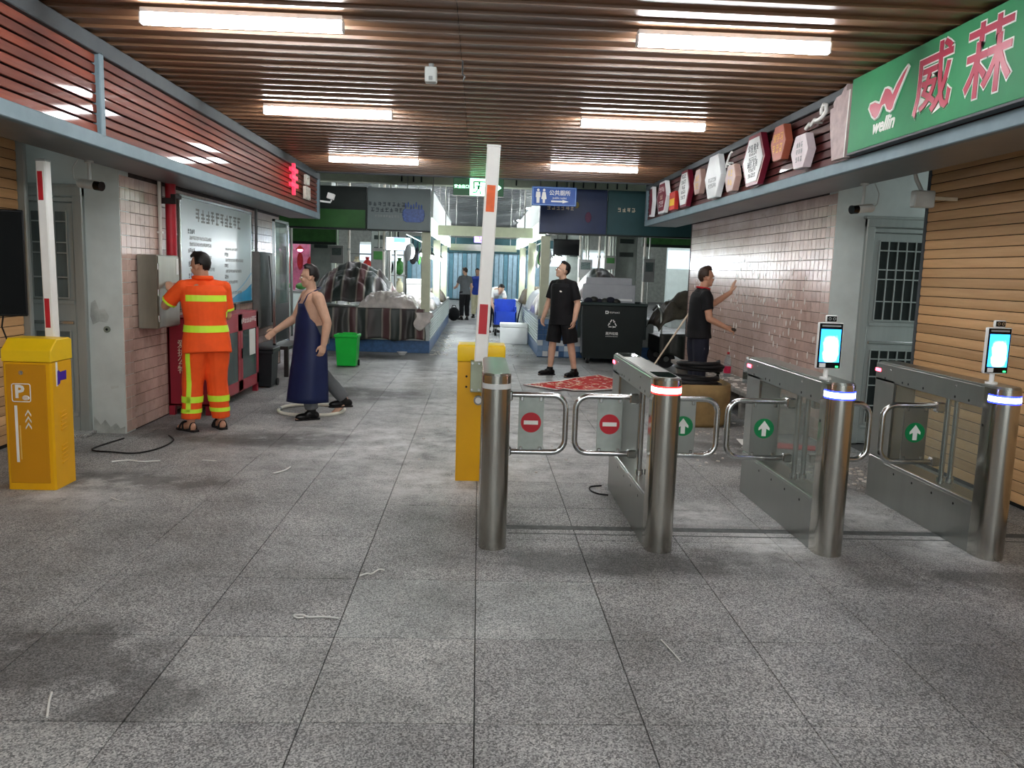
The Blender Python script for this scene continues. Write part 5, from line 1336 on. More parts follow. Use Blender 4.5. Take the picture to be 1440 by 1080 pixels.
    if shoes:
        for S in 'LR':
            an = Vector(J['an'+S]); to = Vector(J['to'+S]); to.z = 0; to.normalize(); g = an.z-.085*s
            sd = to.cross(V(0, 0, 1))
            rot = Matrix((to, sd, V(0, 0, 1))).transposed()
            if shoes == 'sandal':
                e = MB(); poly = [(-.085, -.03), (-.06, -.043), (.05, -.043), (.13, -.05), (.18, -.035), (.195, 0), (.18, .035), (.13, .048), (.05, .04), (-.06, .04), (-.085, .028)]
                e.prism([(x*s, y*s) for x, y in poly], 0, .018*s, 'z', 'sole_black', mx=Matrix.Translation(V(an.x, an.y, g)) @ rot.to_4x4()); so = e.build('sandal', t, local=True)
                for (x0, w0, x1) in ((.14, .046, .06), (.06, .046, .12), (-.03, .04, -.03)):
                    st = MB(); pp = []
                    for k in range(9):
                        a = math.pi*k/8; pp.append(V(an.x, an.y, g)+rot @ V((x0+(x1-x0)*k/8)*s, w0*math.cos(a)*s, (.012+(.062 if x0 > .1 else .075)*math.sin(a))*s))
                    st.tube(pp, .009*s, 'sole_black', 8); st.build('strap', so, local=True)
            else:
                e = MB(); up = .05 if shoes != 'boot' else .2
                e.ell(V(an.x, an.y, g+.045*s)-to*.02*s, (.065*s, .045*s, .055*s), m, 14, 10, rot); e.ell(V(an.x, an.y, g+.038*s)+to*.1*s, (.10*s, .048*s, .042*s), m, 16, 10, rot)
                e.ell(V(an.x, an.y, g+.06*s)+to*.03*s, (.07*s, .042*s, .045*s), m, 14, 10, rot)
                limb(e, [V(an.x, an.y, g+.05*s), an+(Vector(J['kn'+S])-an).normalized()*up*s*.9], [.048*s, (.05 if shoes != 'boot' else .062)*s], 16, True)
                so = mesh_part('shoe' if shoes != 'boot' else 'boot', remesh(e, 'shoe', 'boot_black', max(.006, voxel), 2, g+.004), t)
                poly = [(-.083, -.03), (-.06, -.045), (.06, -.045), (.14, -.048), (.185, -.03), (.2, 0), (.185, .03), (.14, .046), (.06, .042), (-.06, .042), (-.083, .03)]
                e = MB(); e.prism([(x*s, y*s) for x, y in poly], 0, .016*s, 'z', 'sole_black', mx=Matrix.Translation(V(an.x, an.y, g)) @ rot.to_4x4()); e.build('sole', so, local=True)
    return res

# ---- street cleaner in orange, back turned, both hands at the steel cabinet
def band(me, z0, z1, extra=(), mat='strip_lime', off=.005): return cut(me, [((0, 0, z0), (0, 0, -1)), ((0, 0, z1), (0, 0, 1))]+list(extra), mat, off)
P = person('person in bright orange workwear with lime bands, back turned, working at the steel cabinet', (-2.60, 7.93, 0), 122,
    dict(waist=(.02, 0, 1.06), chest=(.05, 0, 1.26), neck=(.065, .005, 1.445), head=(.09, .02, 1.582), yaw=38, pitch=-14, roll=0,
         shL=(.06, .19, 1.385), elL=(.20, .32, 1.20), wrL=(.37, .235, 1.33), hdL=((.75, -.05, .65), (.6, .1, -.75)), curlL=8,
         shR=(.05, -.19, 1.385), elR=(.10, -.23, 1.11), wrR=(.31, -.06, 1.14), hdR=((.9, .45, .1), (0, .5, -.8)), curlR=25,
         knL=(.06, .115, .49), anL=(.03, .15, .085), toL=(1, .45, 0), knR=(.03, -.10, .49), anR=(.04, -.14, .085), toR=(1, .1, 0)),
    1.0, 'skin', 'hair', .006, 'orange_cloth', .80, .045, -.17, 'orange_cloth', .97, .045, 'sandal')
ms = P['shirt_me']; side = [((0, .185, 0), (0, 1, 0)), ((0, -.185, 0), (0, -1, 0))]
mesh_part('reflective_band', band(ms, 1.255, 1.315, side), P['shirt'])
mesh_part('reflective_band', band(ms, .965, 1.03, [((0, .26, 0), (0, 1, 0)), ((0, -.24, 0), (0, -1, 0))]), P['shirt'])
for S in 'LR':
    sh, el = Vector(P['J']['sh'+S]), Vector(P['J']['el'+S]); d = (el-sh).normalized(); e = sh.lerp(el, .80)
    mesh_part('sleeve_band', cut(ms, [(e-d*.025, -d), (e+d*.03, d), ((0, .20 if S == 'L' else -.17, 0), (0, -1 if S == 'L' else 1, 0)), ((0, 0, 1.10), (0, 0, -1))], 'strip_lime', .004), P['shirt'])
mp = P['pants_me']
for (z0, z1) in ((.285, .345), (.185, .225)): mesh_part('reflective_band', band(mp, z0, z1), P['pants'])
hi, an = Vector(P['J']['hiL'])+V(0, .05, 0), Vector(P['J']['anL']); out = V(-.85, .53, 0).normalized(); nn = (an-hi).cross(out).normalized()
mesh_part('reflective_stripe', cut(mp, [((0, 0, .2), (0, 0, -1)), ((0, 0, .80), (0, 0, 1)), (hi+nn*.022, nn), (hi-nn*.022, -nn), (hi+out*.02, -out)], 'strip_lime', .005), P['pants'])
e = MB(); e.tube([Vector(P['J']['neck'])+V(.075*math.cos(R(a)), .08*math.sin(R(a)), .03) for a in range(0, 360, 24)], .022, 'orange_cloth', 8, closed=True); e.build('collar', P['shirt'], local=True)
e = MB(); e.ell(P['hm'] @ V(.085, 0, -.065), (.022, .045, .035), M('mask_blue', '#b9cbe6', .7), 14, 10, P['hm'].to_3x3()); e.build('face_mask', P['t'], 'pale blue face mask', local=True)

# ---- bare-armed man in a long navy apron, walking
A = person('person in a long navy apron with bare arms and black boots, walking', (-1.73, 8.75, 0), 208,
    dict(waist=(.02, 0, 1.06), chest=(.03, 0, 1.26), neck=(.035, 0, 1.45), head=(.06, 0, 1.592), yaw=-24, pitch=-4,
         shL=(.02, .20, 1.37), elL=(-.06, .27, 1.10), wrL=(-.02, .27, .86), hdL=((.25, 0, -1), (.1, -1, 0)), curlL=32,
         shR=(.03, -.20, 1.38), elR=(.14, -.27, 1.12), wrR=(.36, -.28, .98), hdR=((.75, 0, -.6), (0, 1, 0)), curlR=25,
         knL=(.12, .09, .50), anL=(.06, .10, .085), toL=(1, .1, 0), hiR=(-.02, -.09, .90), knR=(-.10, -.10, .50), anR=(-.40, -.11, .17), toR=(.8, -.05, -.5)),
    .945, 'skin_pale', 'hair', .006, None, 0, 0, 0, 'cloth_grey', .97, .03, 'boot', fat=1.3)
def apron(P):
    s = P['s']; nh, na = 22, 26; rows = []
    for k in range(nh):
        f = k/(nh-1); z = 1.30-(1.30-.20)*f
        if f < .17: wide = 34+f/.17*36
        else: wide = min(128, 78+(f-.17)*170)
        rx = .172+.05*min(1, f*1.5)+(.03 if f > .6 else 0)*(f-.6)*3; ry = .185+.05*min(1, f*1.6)
        if f < .12: rx *= .92
        cx = .02+(.03*f)
        rows.append([(cx+(rx+.012*math.sin(a*7+k*.1)*f)*math.cos(a), (ry+.010*math.sin(a*6)*f)*math.sin(a), z) for a in [R(-wide+2*wide*i/(na-1)) for i in range(na)]])
    b = MB(); th = .006
    vs = [V(*p)*s for r in rows for p in r]; n = len(vs)
    inner = [v-V(v.x-.02, v.y, 0).normalized()*th for v in vs]
    fs = []
    for k in range(nh-1):
        for i in range(na-1):
            a, c, d, e = k*na+i, k*na+i+1, (k+1)*na+i+1, (k+1)*na+i; fs += [(a, c, d, e), (n+e, n+d, n+c, n+a)]
    rim = [i for i in range(na)]+[k*na+na-1 for k in range(1, nh)]+[(nh-1)*na+i for i in range(na-2, -1, -1)]+[k*na for k in range(nh-2, 0, -1)]
    for i in range(len(rim)):
        a, c = rim[i], rim[(i+1) % len(rim)]; fs.append((a, n+a, n+c, c))
    b.add(vs+inner, fs, 'apron_blue', True); o = b.build('apron', P['t'], local=True)
    t0, t1 = vs[1], vs[na-2]; nk = Vector(P['J']['neck'])
    b = MB(); b.tube([t0, V(.10*s, -.085*s, 1.40*s), V(.02*s, -.10*s, 1.445*s), V(-.055*s, -.05*s, 1.475*s), V(-.065*s, 0, 1.48*s), V(-.055*s, .05*s, 1.475*s), V(.02*s, .10*s, 1.445*s), V(.10*s, .085*s, 1.40*s), t1], .007, 'apron_blue', 8); b.build('neck_strap', o, local=True)
    zc = 8
    b = MB(); b.tube([rows_p*s for rows_p in (V(*rows[zc][0]), V(-.10, -.17, 1.0), V(-.14, 0, 1.0), V(-.10, .17, 1.0), V(*rows[zc][-1]))], .007, 'apron_blue', 8); b.build('waist_tie', o, local=True)
apron(A)

# ---- man in black T-shirt and shorts looking up
B = person('person in black shirt and shorts with glasses, looking up beside the big bin', (1.34, 12.95, 0), 222,
    dict(waist=(.01, 0, 1.06), neck=(.01, 0, 1.455), head=(.03, 0, 1.60), yaw=-28, pitch=14,
         shL=(.0, .20, 1.39), elL=(-.03, .275, 1.11), wrL=(.06, .30, .87), hdL=((.2, 0, -1), (.3, -1, 0)), curlL=35,
         shR=(.0, -.20, 1.39), elR=(.02, -.27, 1.12), wrR=(.10, -.30, .88), hdR=((.3, .1, -1), (0, 1, 0)), curlR=30,
         hiL=(0, .10, .90), knL=(-.03, .17, .49), anL=(-.08, .22, .085), toL=(.8, -.1, 0), hiR=(0, -.10, .90), knR=(.05, -.13, .49), anR=(.06, -.16, .085), toR=(.9, -.35, 0)),
    1.045, 'skin_pale', 'hair', .006, 'cloth_black', .80, .034, -.14, 'cloth_black', .50, .035, 'trainer', fat=1.2)
e = MB(); hm = B['hm']
for q in (-1, 1): e.tube([hm @ V(.104, q*.034+.022*math.cos(R(a)), -.003+.017*math.sin(R(a))) for a in range(0, 360, 30)], .002, 'steel_bright', 5, closed=True)
e.tube([hm @ V(.104, -.012, 0), hm @ V(.107, 0, .004), hm @ V(.104, .012, 0)], .002, 'steel_bright', 5)
for q in (-1, 1): e.tube([hm @ V(.102, q*.055, .0), hm @ V(.03, q*.085, .002), hm @ V(-.01, q*.085, -.01)], .002, 'steel_bright', 5)
e.build('glasses', B['t'], local=True)
e = MB(); e.ell((.155, .07, 1.345), (.006, .045, .016), 'print_white', 12, 8); e.build('chest_print', B['shirt'], local=True)

# ---- man in black polo pressing a hand on the tiled wall
D = person('person in black polo with red collar, one palm pressed on the pink tiled wall', (2.83, 10.34, 0), 8,
    dict(waist=(.0, 0, 1.07), chest=(.01, 0, 1.27), neck=(.03, .01, 1.455), head=(.065, .015, 1.60), yaw=4, pitch=-2,
         shL=(.05, .18, 1.40), elL=(.30, .27, 1.27), wrL=(.535, .30, 1.42), hdL=((.30, 0, 1), (1, 0, -.25)), curlL=4,
         shR=(-.01, -.19, 1.38), elR=(.02, -.25, 1.10), wrR=(.26, -.25, .99), hdR=((1, .05, -.3), (0, .7, -.7)), curlR=42,
         knL=(.01, .09, .49), anL=(.0, .10, .085), knR=(.0, -.10, .49), anR=(-.02, -.11, .085)),
    1.02, 'skin', 'hair_brown', .006, 'cloth_black', .62, .024, -.08, 'cloth_navy', .97, .025, 'trainer', collar='collar_red')
e = MB(); e.ell((.31*1.02+.03, -.25*1.02, .97*1.02), (.045, .03, .025), M('sponge', '#3a332c', .9), 12, 8); e.build('sponge', D['t'], 'dark sponge held in the hand', local=True)
# ================================================================== MARKET HALL
M('stall_grey', '#737e7f', .5, var=.08, scale=2); M('stall_dark', '#151f1c', .5, var=.2); M('stall_green', '#2d5d2a', .5, var=.2, scale=3); M('stall_blue', '#132851', .4, var=.15, scale=2); M('stall_teal', '#264a4e', .45, var=.15, scale=2)
M('canopy_pale', '#c9d4d0', .4, var=.06); M('post_cream', '#b9bda4', .55, var=.08); M('tile_blue', '#35577f', .35, var=.25, scale=14); M('tile_sky', '#7d97b4', .35, var=.1); M('tile_white', '#c9ced0', .35, var=.06); M('counter_steel', '#a3a8a6', .35, .5, .15)
M('foam', '#e2e4e3', .7, var=.03); M('foam_grey', '#9da0a4', .7, var=.06); M('crate_blue', '#1c43b8', .45, var=.12); M('crate_red', '#b5342e', .5, var=.1); M('meat_red', '#a8323a', .5, var=.3, scale=20); M('veg_green', '#3f7a3a', .6, var=.4, scale=20); M('cloth_purple', '#7b2c86', .7); M('pot_blue', '#3a5596', .4, var=.5, scale=30); M('col_grey', '#6a706b', .6, var=.15)
EM('hall_tube', '#f6fbff', HALL); EM('stall_lamp_light', '#f4fbff', 170.0); EM('pink_light', '#ff7fb8', 22.0); EM('screen_blue', '#5aa8ff', 1.4); EM('screen_white', '#e8f4ff', 1.8); EM('sign_purple', '#b58cff', 1.6); EM('shop_glow', '#dfeefa', .3); EM('strip_glow', '#e4f3e6', .55)
def tarp_mat():
    k = N('striped_tarp'); v = k.pos((1, 1, 1)); sep = k.n('ShaderNodeSeparateXYZ'); k.l(v, sep.inputs[0])
    wob = k.noise(v, 2.0, 2)
    x = k.math('ADD', sep.outputs[0], k.math('MULTIPLY', wob, .05))
    fr = k.math('FRACT', k.math('MULTIPLY', x, 1.55))
    c = k.ramp(fr, [(0, lin('#30322f')), (.16, lin('#30322f')), (.17, lin('#716b62')), (.21, lin('#716b62')), (.22, lin('#4d3031')), (.40, lin('#4d3031')), (.41, lin('#7e776c')), (.45, lin('#7e776c')), (.46, lin('#262f2c')), (.70, lin('#262f2c')), (.71, lin('#68645b')), (.76, lin('#68645b')), (.77, lin('#3c3031')), (1, lin('#30322f'))])
    k.l(c, k.b.inputs['Base Color']); k.b.inputs['Roughness'].default_value = .5
    MATS['striped_tarp'] = k.m
tarp_mat()
M('tarp_cart', '#3b362c', .6, var=.5, scale=5); M('tarp_heap', '#4b4642', .42, var=.45, scale=3.5, stretch=(1, .3, 1))
M('plastic_sheet', '#b5aea8', .18, var=.25, scale=5); M('tarp_dark', '#2a2c28', .5, var=.35, scale=5); M('tarp_brown', '#4c4436', .6, var=.4, scale=6)
def sheet(name, x0, x1, y0, y1, hf, mat, parent, nx=40, ny=30, th=.012):
    b = MB(); vs = []
    for j in range(ny+1):
        for i in range(nx+1):
            x = x0+(x1-x0)*i/nx; y = y0+(y1-y0)*j/ny; vs.append(hf(x, y, i/nx, j/ny))
    n = len(vs); fs = []
    for j in range(ny):
        for i in range(nx): a = j*(nx+1)+i; fs.append((a, a+1, a+nx+2, a+nx+1))
    b.add(vs, fs, mat, True)
    o = b.build(name, parent); md = o.modifiers.new('thick', 'SOLIDIFY'); md.thickness = th; return o
def nz(x, y, f=1.0, s=0): return mnoise.noise((x*f, y*f, s))
# ---- stalls either side of the aisle
def counter(x0, x1, y0, y1, aisle, label):
    t = thing('stall_counter', label, 'counter', ((x0+x1)/2, (y0+y1)/2, 0))
    b = MB(); b.box((x0, y0, 0), (x1, y1, .24), 'tile_blue', .004); b.box((x0+.01, y0+.03, .24), (x1-.01, y1, .74), 'counter_steel', .004); b.build('base', t)
    b = MB(); b.box((x0-.02, y0-.03, .74), (x1+.02, y1, .79), 'counter_steel', .008); b.build('counter_top', t)
    s = 1 if aisle == x1 else -1
    for k in range(8):
        r = MB(); z = .28+k*.056; p, q = sorted((aisle, aisle+s*.012)); r.box((p, y0+.03, z), (q, y1, z+.03), 'canopy_pale', .003); r.build('side_slat', t)
    return t
counter(-3.5, -.93, 15.92, 18.9, -.93, 'blue tiled front counter of the left stall under striped tarpaulins')
counter(-1.85, -.93, 18.93, 26.0, -.93, 'long counter of the left stall running down the aisle')
SR = counter(1.17, 3.45, 15.80, 18.02, 1.17, 'checkered front counter of the right stall behind the big bin')
counter(1.17, 2.1, 18.05, 26.0, 1.17, 'long counter of the right stall running down the aisle')
for (x, side, ys) in ((-1.03, 'left', (16.06, 20.1, 24.3)), (1.27, 'right', (15.94, 20.0, 24.2))):
    for y, where in zip(ys, ('at the front corner', 'midway along the counter', 'deep in the aisle')):
        t = thing('stall_post', 'cream post of the %s stall, %s' % (side, where), 'post', (x, y, .79))
        b = MB(); b.box((x-.085, y-.085, .792), (x+.085, y+.085, 2.33), 'post_cream', .006); b.build('shaft', t)
        b = MB(); b.box((x-.1, y-.1, .79), (x+.1, y+.1, .80), 'steel', .002); b.build('foot_plate', t)
for (side, xi, xo, s_) in (('left', -.93, -3.5, -1), ('right', 1.17, 3.6, 1)):
    t = thing('stall_canopy', 'pale canopy with a lit edge over the %s stall' % side, 'canopy', ((xi+xo)/2, 20, 2.33))
    y0, y1 = 16.1, 26.0; p, q = sorted((xi-s_*.02, xi+s_*.10)); a, c = sorted((xi, xo))
    r = MB(); r.box((p, y0, 2.62), (q, y1, 3.12), 'canopy_pale', .006); r.build('canopy_panel', t)
    r = MB(); r.box((p, y0, 2.332), (q, y1, 2.61), 'strip_glow', .004); r.build('canopy_strip', t, 'pale lit strip along the canopy edge')
    for yy in (17, 20, 23, 25.5): h = MB(); h.cyl(((p+q)/2, yy, 3.11), ((p+q)/2, yy, 4.3), .012, 'steel', n=6); h.build('hanger', t)
    a, c = sorted((xi+s_*.105, xi+s_*1.02))
    t = thing('stall_roof', 'dark flat roof carrying the pendant lamps of the %s stall' % side, 'roof', ((a+c)/2, 20, 3.0))
    r = MB(); r.box((a, y0, 3.0), (c, y1, 3.06), 'stall_dark'); r.build('panel', t)
    for yy in (17, 20, 23, 25.5): h = MB(); h.cyl(((a+c)/2, yy, 3.05), ((a+c)/2, yy, 4.3), .012, 'steel', n=6); h.build('hanger', t)
# checkered small tiles on the right stall front
b = MB(); rnd = random.Random(3); q = .105
for i in range(9):
    for k in range(7):
        z0 = .02+k*q; mt = rnd.choice(('tile_blue', 'tile_sky', 'tile_white', 'tile_blue')); b.box((1.17+i*q, 15.78, z0), (1.17+i*q+q-.004, 15.799, z0+q-.004), mt)
stuff(b.build('checker_tiles', SR))
def stall_sign(x0, x1, y, z0, z1, mat, label):
    t = thing('stall_sign', label, 'sign', ((x0+x1)/2, y, z0), 0, 'sign boards over the stalls')
    b = MB(); b.box((x0, y, z0), (x1, y+.22, z1), mat, .008); b.build('board', t)
    f = MB(); f.box((x0, y-.006, z0-.004), (x1, y+.22, z0+.022), 'stall_dark', .002); f.build('lower_edge', t); return t
t = stall_sign(-2.14, -.95, 15.86, 2.33, 3.13, 'stall_grey', 'grey stall sign with two rows of print and a blue pot')
print_rows([8, 7], .085, (-1.77, 15.858, 2.77), '-y', 'print_dark', t, seed=101)
print_rows([9], .05, (-1.77, 15.858, 2.60), '-y', 'grey_plastic', t, seed=102)
b = MB(); b.lathe([(.13, 0), (.19, .03), (.215, .14), (.20, .23), (.17, .25)], (-1.27, 15.856, 2.50), 'pot_blue', 20)
b.v = [(v[0], 15.854+(v[1]-15.856)*.02, v[2]) for v in b.v]; b.build('pot_picture', t, 'printed picture of a blue patterned pot')
for k in range(7):
    e = MB(); xx = -1.42+k*.05; e.ell((xx, 15.852, 2.80+.03*math.sin(k*2)), (.016, .003, .055), 'pot_blue', 8, 6); e.build('printed_stalk', t)
t = stall_sign(-4.6, -2.16, 15.86, 2.33, 3.13, 'stall_dark', 'dark stall sign with a green lower half, partly behind the fascia')
b = MB(); b.box((-4.58, 15.852, 2.36), (-2.18, 15.86, 2.70), 'stall_green', .002); b.build('green_band', t)
t = stall_sign(1.13, 2.40, 15.74, 2.37, 3.22, 'stall_blue', 'dark blue stall sign under the toilet sign')
print_rows([6], .085, (1.52, 15.738, 2.86), '-y', 'print_pale', t, seed=103)
b = MB(); b.ell((1.82, 15.737, 2.92), (.05, .003, .06), M('faded_gold', '#7d7034', .5), 12, 8); b.build('faded_emblem', t)
b = MB(); b.ell((2.05, 15.737, 2.70), (.06, .003, .1), M('faded_plum', '#5a2a48', .5), 12, 8); b.build('faded_emblem', t)
t = stall_sign(2.42, 4.6, 15.74, 2.37, 3.22, 'stall_teal', 'dark teal stall sign next to the dark blue one')
print_rows([4], .085, (2.78, 15.738, 2.86), '-y', 'print_pale', t, seed=104)
# ---- beams over the aisle
for (y, z0, z1, lb) in ((18.0, 2.37, 2.58, 'pale beam across the aisle nearest the entrance'), (26.0, 2.25, 2.45, 'pale beam across the aisle further into the hall')):
    t = thing('aisle_beam', lb, 'beam', (.1, y, z0)); b = MB(); b.box((-.95, y, z0), (1.17, y+.16, z1), 'post_cream', .006); b.build('beam', t)
    for xx in (-.75, .97): h = MB(); h.cyl((xx, y+.08, z1-.005), (xx, y+.08, 4.3), .012, 'steel', n=6); h.build('hanger', t)
# ---- tarpaulins and heaps on the left stall
t = thing('striped_tarpaulin', 'striped tarpaulin hanging over the front of the left stall', 'tarpaulin', (-2.0, 15.8, .26))
def hang(x, y, u, v):
    z = .86-.60*v; f = .03*math.sin(x*21+math.sin(x*5)*2)*min(1, v*2+.15); return (x+.02*math.sin(v*5+x*9), 15.86-.03-f-.04*v, z+.025*math.sin(x*9)*v)
sheet('front_drape', -3.3, -1.02, 0, 1, hang, 'striped_tarp', t, 90, 14)
t = thing('striped_tarpaulin', 'dark striped tarpaulin thrown over a heap on the left stall', 'tarpaulin', (-2.6, 17.7, .8))
def heap(x, y, u, v):
    d = max(0, 1-((x+2.6)/.92)**2)*max(0, 1-((y-17.75)/1.1)**2); g = min(1, d*4)
    return (x+.05*nz(x, y, 3, 2)*g, y, .815+.86*d**.7+.16*abs(nz(x, y, 2.6))*g+.07*nz(x, y, 6, 5)*g+.03*nz(x, y, 14, 8)*g)
sheet('heaped_cover', -3.45, -1.75, 16.68, 18.82, heap, 'striped_tarp', t, 70, 70)
t = thing('plastic_cover', 'shiny grey plastic sheet bunched on the left stall counter', 'plastic sheet', (-1.6, 16.2, .8))
def bunch(x, y, u, v):
    d = max(0, 1-((x+1.75)/.60)**2)*max(0, 1-((y-16.25)/.40)**2); g = min(1, d*3)
    return (x, y, .80+.34*d**.5+.10*abs(nz(x, y, 5, 4))*g+.04*nz(x, y, 14, 2)*g)
sheet('bunched_sheet', -2.35, -1.16, 15.85, 16.64, bunch, 'plastic_sheet', t, 60, 40)
t = thing('plastic_cover', 'shiny plastic sheet hanging over the left stall corner', 'plastic sheet', (-1.0, 15.9, .5))
def hang2(x, y, u, v): return (x+.03*math.sin(v*6), 15.72-.02*math.sin(x*18)-.02*v, .80-(.27+.08*math.sin(u*5))*v)
sheet('hanging_corner', -1.2, -.88, 0, 1, hang2, 'plastic_sheet', t, 16, 10)
def covers(x0, x1, rows):
    for k, (y, w, h, m_, lb) in enumerate(rows):
        t = thing('goods_cover', lb, 'cover', ((x0+x1)/2, y, .8)); xc, hw = (x0+x1)/2, (x1-x0)/2
        def hp(x, yy, u, v):
            d = max(0, 1-((x-xc)/hw)**2)*max(0, 1-((yy-y)/w)**2); g = min(1, d*3); return (x, yy, .80+h*d**.5+.12*abs(nz(x, yy, 4, k))*g+.03*nz(x, yy, 12, k)*g)
        sheet('cloth', x0, x1, y-w, y+w, hp, m_, t, 30, 34)
covers(-1.68, -.9, ((17.45, .72, .26, 'plastic_sheet', 'grey plastic sheet along the aisle edge of the left stall'), (19.45, .5, .24, 'foam_grey', 'pale cloth heap further along the left stall'), (22.2, 1.0, .3, 'tarp_brown', 'brown cloth heap deep along the left stall')))
covers(1.14, 1.84, ((17.1, .9, .42, 'plastic_sheet', 'clear plastic heap on the aisle side of the right stall'), (19.3, .55, .4, 'foam_grey', 'pale cloth heap along the right stall'), (22.4, .9, .4, 'tarp_brown', 'brown cloth heap deep along the right stall')))
t = thing('striped_tarpaulin', 'striped tarpaulin tent behind the big bin on the right stall', 'tarpaulin', (2.5, 16.9, .8))
def tent(x, y, u, v):
    d = max(0, 1-((x-2.5)/.62)**2)*max(0, 1-((y-16.95)/1.0)**2); g = min(1, d*3); return (x, y, .80+.95*d**.8+.1*abs(nz(x, y, 3, 9))*g+.03*nz(x, y, 11, 9)*g)
sheet('tent_cover', 1.88, 3.12, 16.0, 17.9, tent, 'striped_tarp', t, 50, 40)
# ---- lamps along the stalls
def stall_lamp(x, y, z, lb, grp):
    t = thing('pendant_lamp', lb, 'lamp', (x, y, z), 0, grp)
    b = MB(); b.cyl((x, y, z+.12), (x, y, 3.0), .006, 'black_plastic', n=6); b.build('cord', t)
    b = MB(); b.lathe([(.02, .13), (.05, .10), (.11, .02), (.115, 0)], (x, y, z), 'stall_dark', 18); b.build('shade', t)
    b = MB(); b.ell((x, y, z-.01), (.075, .075, .07), 'stall_lamp_light', 14, 10); b.build('bulb', t)
for y in (17.3, 19.4, 21.5, 23.6): stall_lamp(-1.16, y, 1.95, 'white pendant lamp over the left stall aisle edge', 'pendant lamps along the left stall')
for y in (17.6, 19.7, 21.8, 23.9): stall_lamp(1.66, y, 1.98, 'white pendant lamp over the right stall aisle edge', 'pendant lamps along the right stall')
def hall_tube(x, y, lb):
    t = thing('hall_tube_lamp', lb, 'lamp', (x, y, 3.9), 0, 'tube lamps under the hall roof')
    b = MB(); b.box((x-.75, y-.05, 3.93), (x+.75, y+.05, 3.98), 'lamp_case', .004); b.build('housing', t)
    b = MB(); b.box((x-.74, y-.04, 3.89), (x+.74, y+.04, 3.93), 'hall_tube', .01); b.build('diffuser', t)
    for s in (-1, 1): h = MB(); h.cyl((x+s*.5, y, 3.97), (x+s*.5, y, 4.3), .008, 'steel', n=6); h.build('hanger', t)
for y in (19.5, 24.5, 30, 37, 44):
    for x in (-6.5, -2.2, 2.4, 6.8):
        hall_tube(x, y, 'white tube lamp hung under the market hall roof')
# ---- screens
def screen(x0, x1, y, z0, z1, lit, lb):
    t = thing('hanging_screen', lb, 'screen', ((x0+x1)/2, y, z0))
    b = MB(); b.box((x0, y, z0), (x1, y+.06, z1), 'black_plastic', .006); b.build('casing', t)
    b = MB(); b.box((x0+.012, y-.004, z0+.012), (x1-.012, y, z1-.012), lit, .001); s = b.build('screen', t)
    b = MB(); xc = (x0+x1)/2; b.cyl((xc, y+.03, z1-.005), (xc, y+.03, 3.0), .02, 'black_plastic', n=8); b.build('ceiling_mount', t)
    return t
t = screen(-2.10, -1.55, 18.6, 2.02, 2.32, 'screen_white', 'lit white and blue screen hanging over the left stall')
b = MB(); b.box((-1.92, 18.59, 2.2), (-1.66, 18.596, 2.305), 'screen_blue'); b.build('picture_block', t)
print_rows([5, 5], .045, (-1.80, 18.589, 2.11), '-y', 'toilet_blue', t, seed=120)
screen(1.52, 2.06, 17.0, 2.0, 2.33, 'black_gloss', 'black switched off screen hanging over the right stall')
t = thing('led_sign', 'small lit purple sign deep in the aisle', 'sign', (.1, 25.6, 2.5)); b = MB(); b.box((-.17, 25.6, 2.50), (.40, 25.66, 2.70), 'sign_purple', .004); b.build('panel', t)
for xx in (-.1, .33): h = MB(); h.cyl((xx, 25.63, 2.69), (xx, 25.63, 4.3), .008, 'steel', n=6); h.build('hanger', t)
print_rows([4, 3], .07, (.11, 25.598, 2.6), '-y', 'cloth_purple', t, seed=121)
# ---- columns, service boxes and pipes
def column(x, y, w, lb):
    t = thing('hall_column', lb, 'column', (x, y, 0), 0, 'columns of the market hall'); b = MB(); b.box((x-w/2, y-w/2, 0), (x+w/2, y+w/2, 4.3), 'col_grey', .012); b.build('shaft', t)
    for k in range(2): g = MB(); z = 2.05+k*.3; g.box((x-w*.32, y-w/2-.02, z), (x+w*.32, y-w/2, z+.1), 'stall_dark', .003); g.build('vent', t)
for (x, y, w, lb) in ((-3.75, 20.0, .5, 'dark grey hall column behind the left stall'), (-2.55, 21.5, .45, 'grey hall column behind the lit screen'), (3.35, 19.0, .5, 'grey hall column behind the big bin'), (2.35, 20.5, .4, 'slim grey hall column deep in the right stall'), (5.8, 21.0, .5, 'grey hall column beyond the tiled wall end'), (-7.7, 22.0, .5, 'grey hall column beside the pink lit stall')): column(x, y, w, lb)
for k, (x, y) in enumerate(((2.25, 18.5), (2.45, 18.6), (2.68, 18.4), (2.82, 18.4), (2.95, 18.7), (3.05, 18.7), (3.66, 18.2), (-2.05, 19.1), (-2.2, 19.15), (-2.02, 20.0), (-3.0, 19.15), (-4.3, 19.1))):
    t = thing('service_pipe', '%s vertical service pipe behind the %s stall' % ('steel' if k % 2 else 'white', 'right' if x > 0 else 'left'), 'pipe', (x, y, 0), 0, '%s service pipes behind the %s stall' % ('steel' if k % 2 else 'white', 'right' if x > 0 else 'left')); b = MB(); b.cyl((x, y, 0), (x, y, 4.25), .03, 'steel' if k % 2 else 'pipe_white', n=10); b.build('pipe', t)
    b = MB(); b.cyl((x, y, 2.0), (x, y, 2.05), .042, 'steel', n=10); b.build('coupling', t)
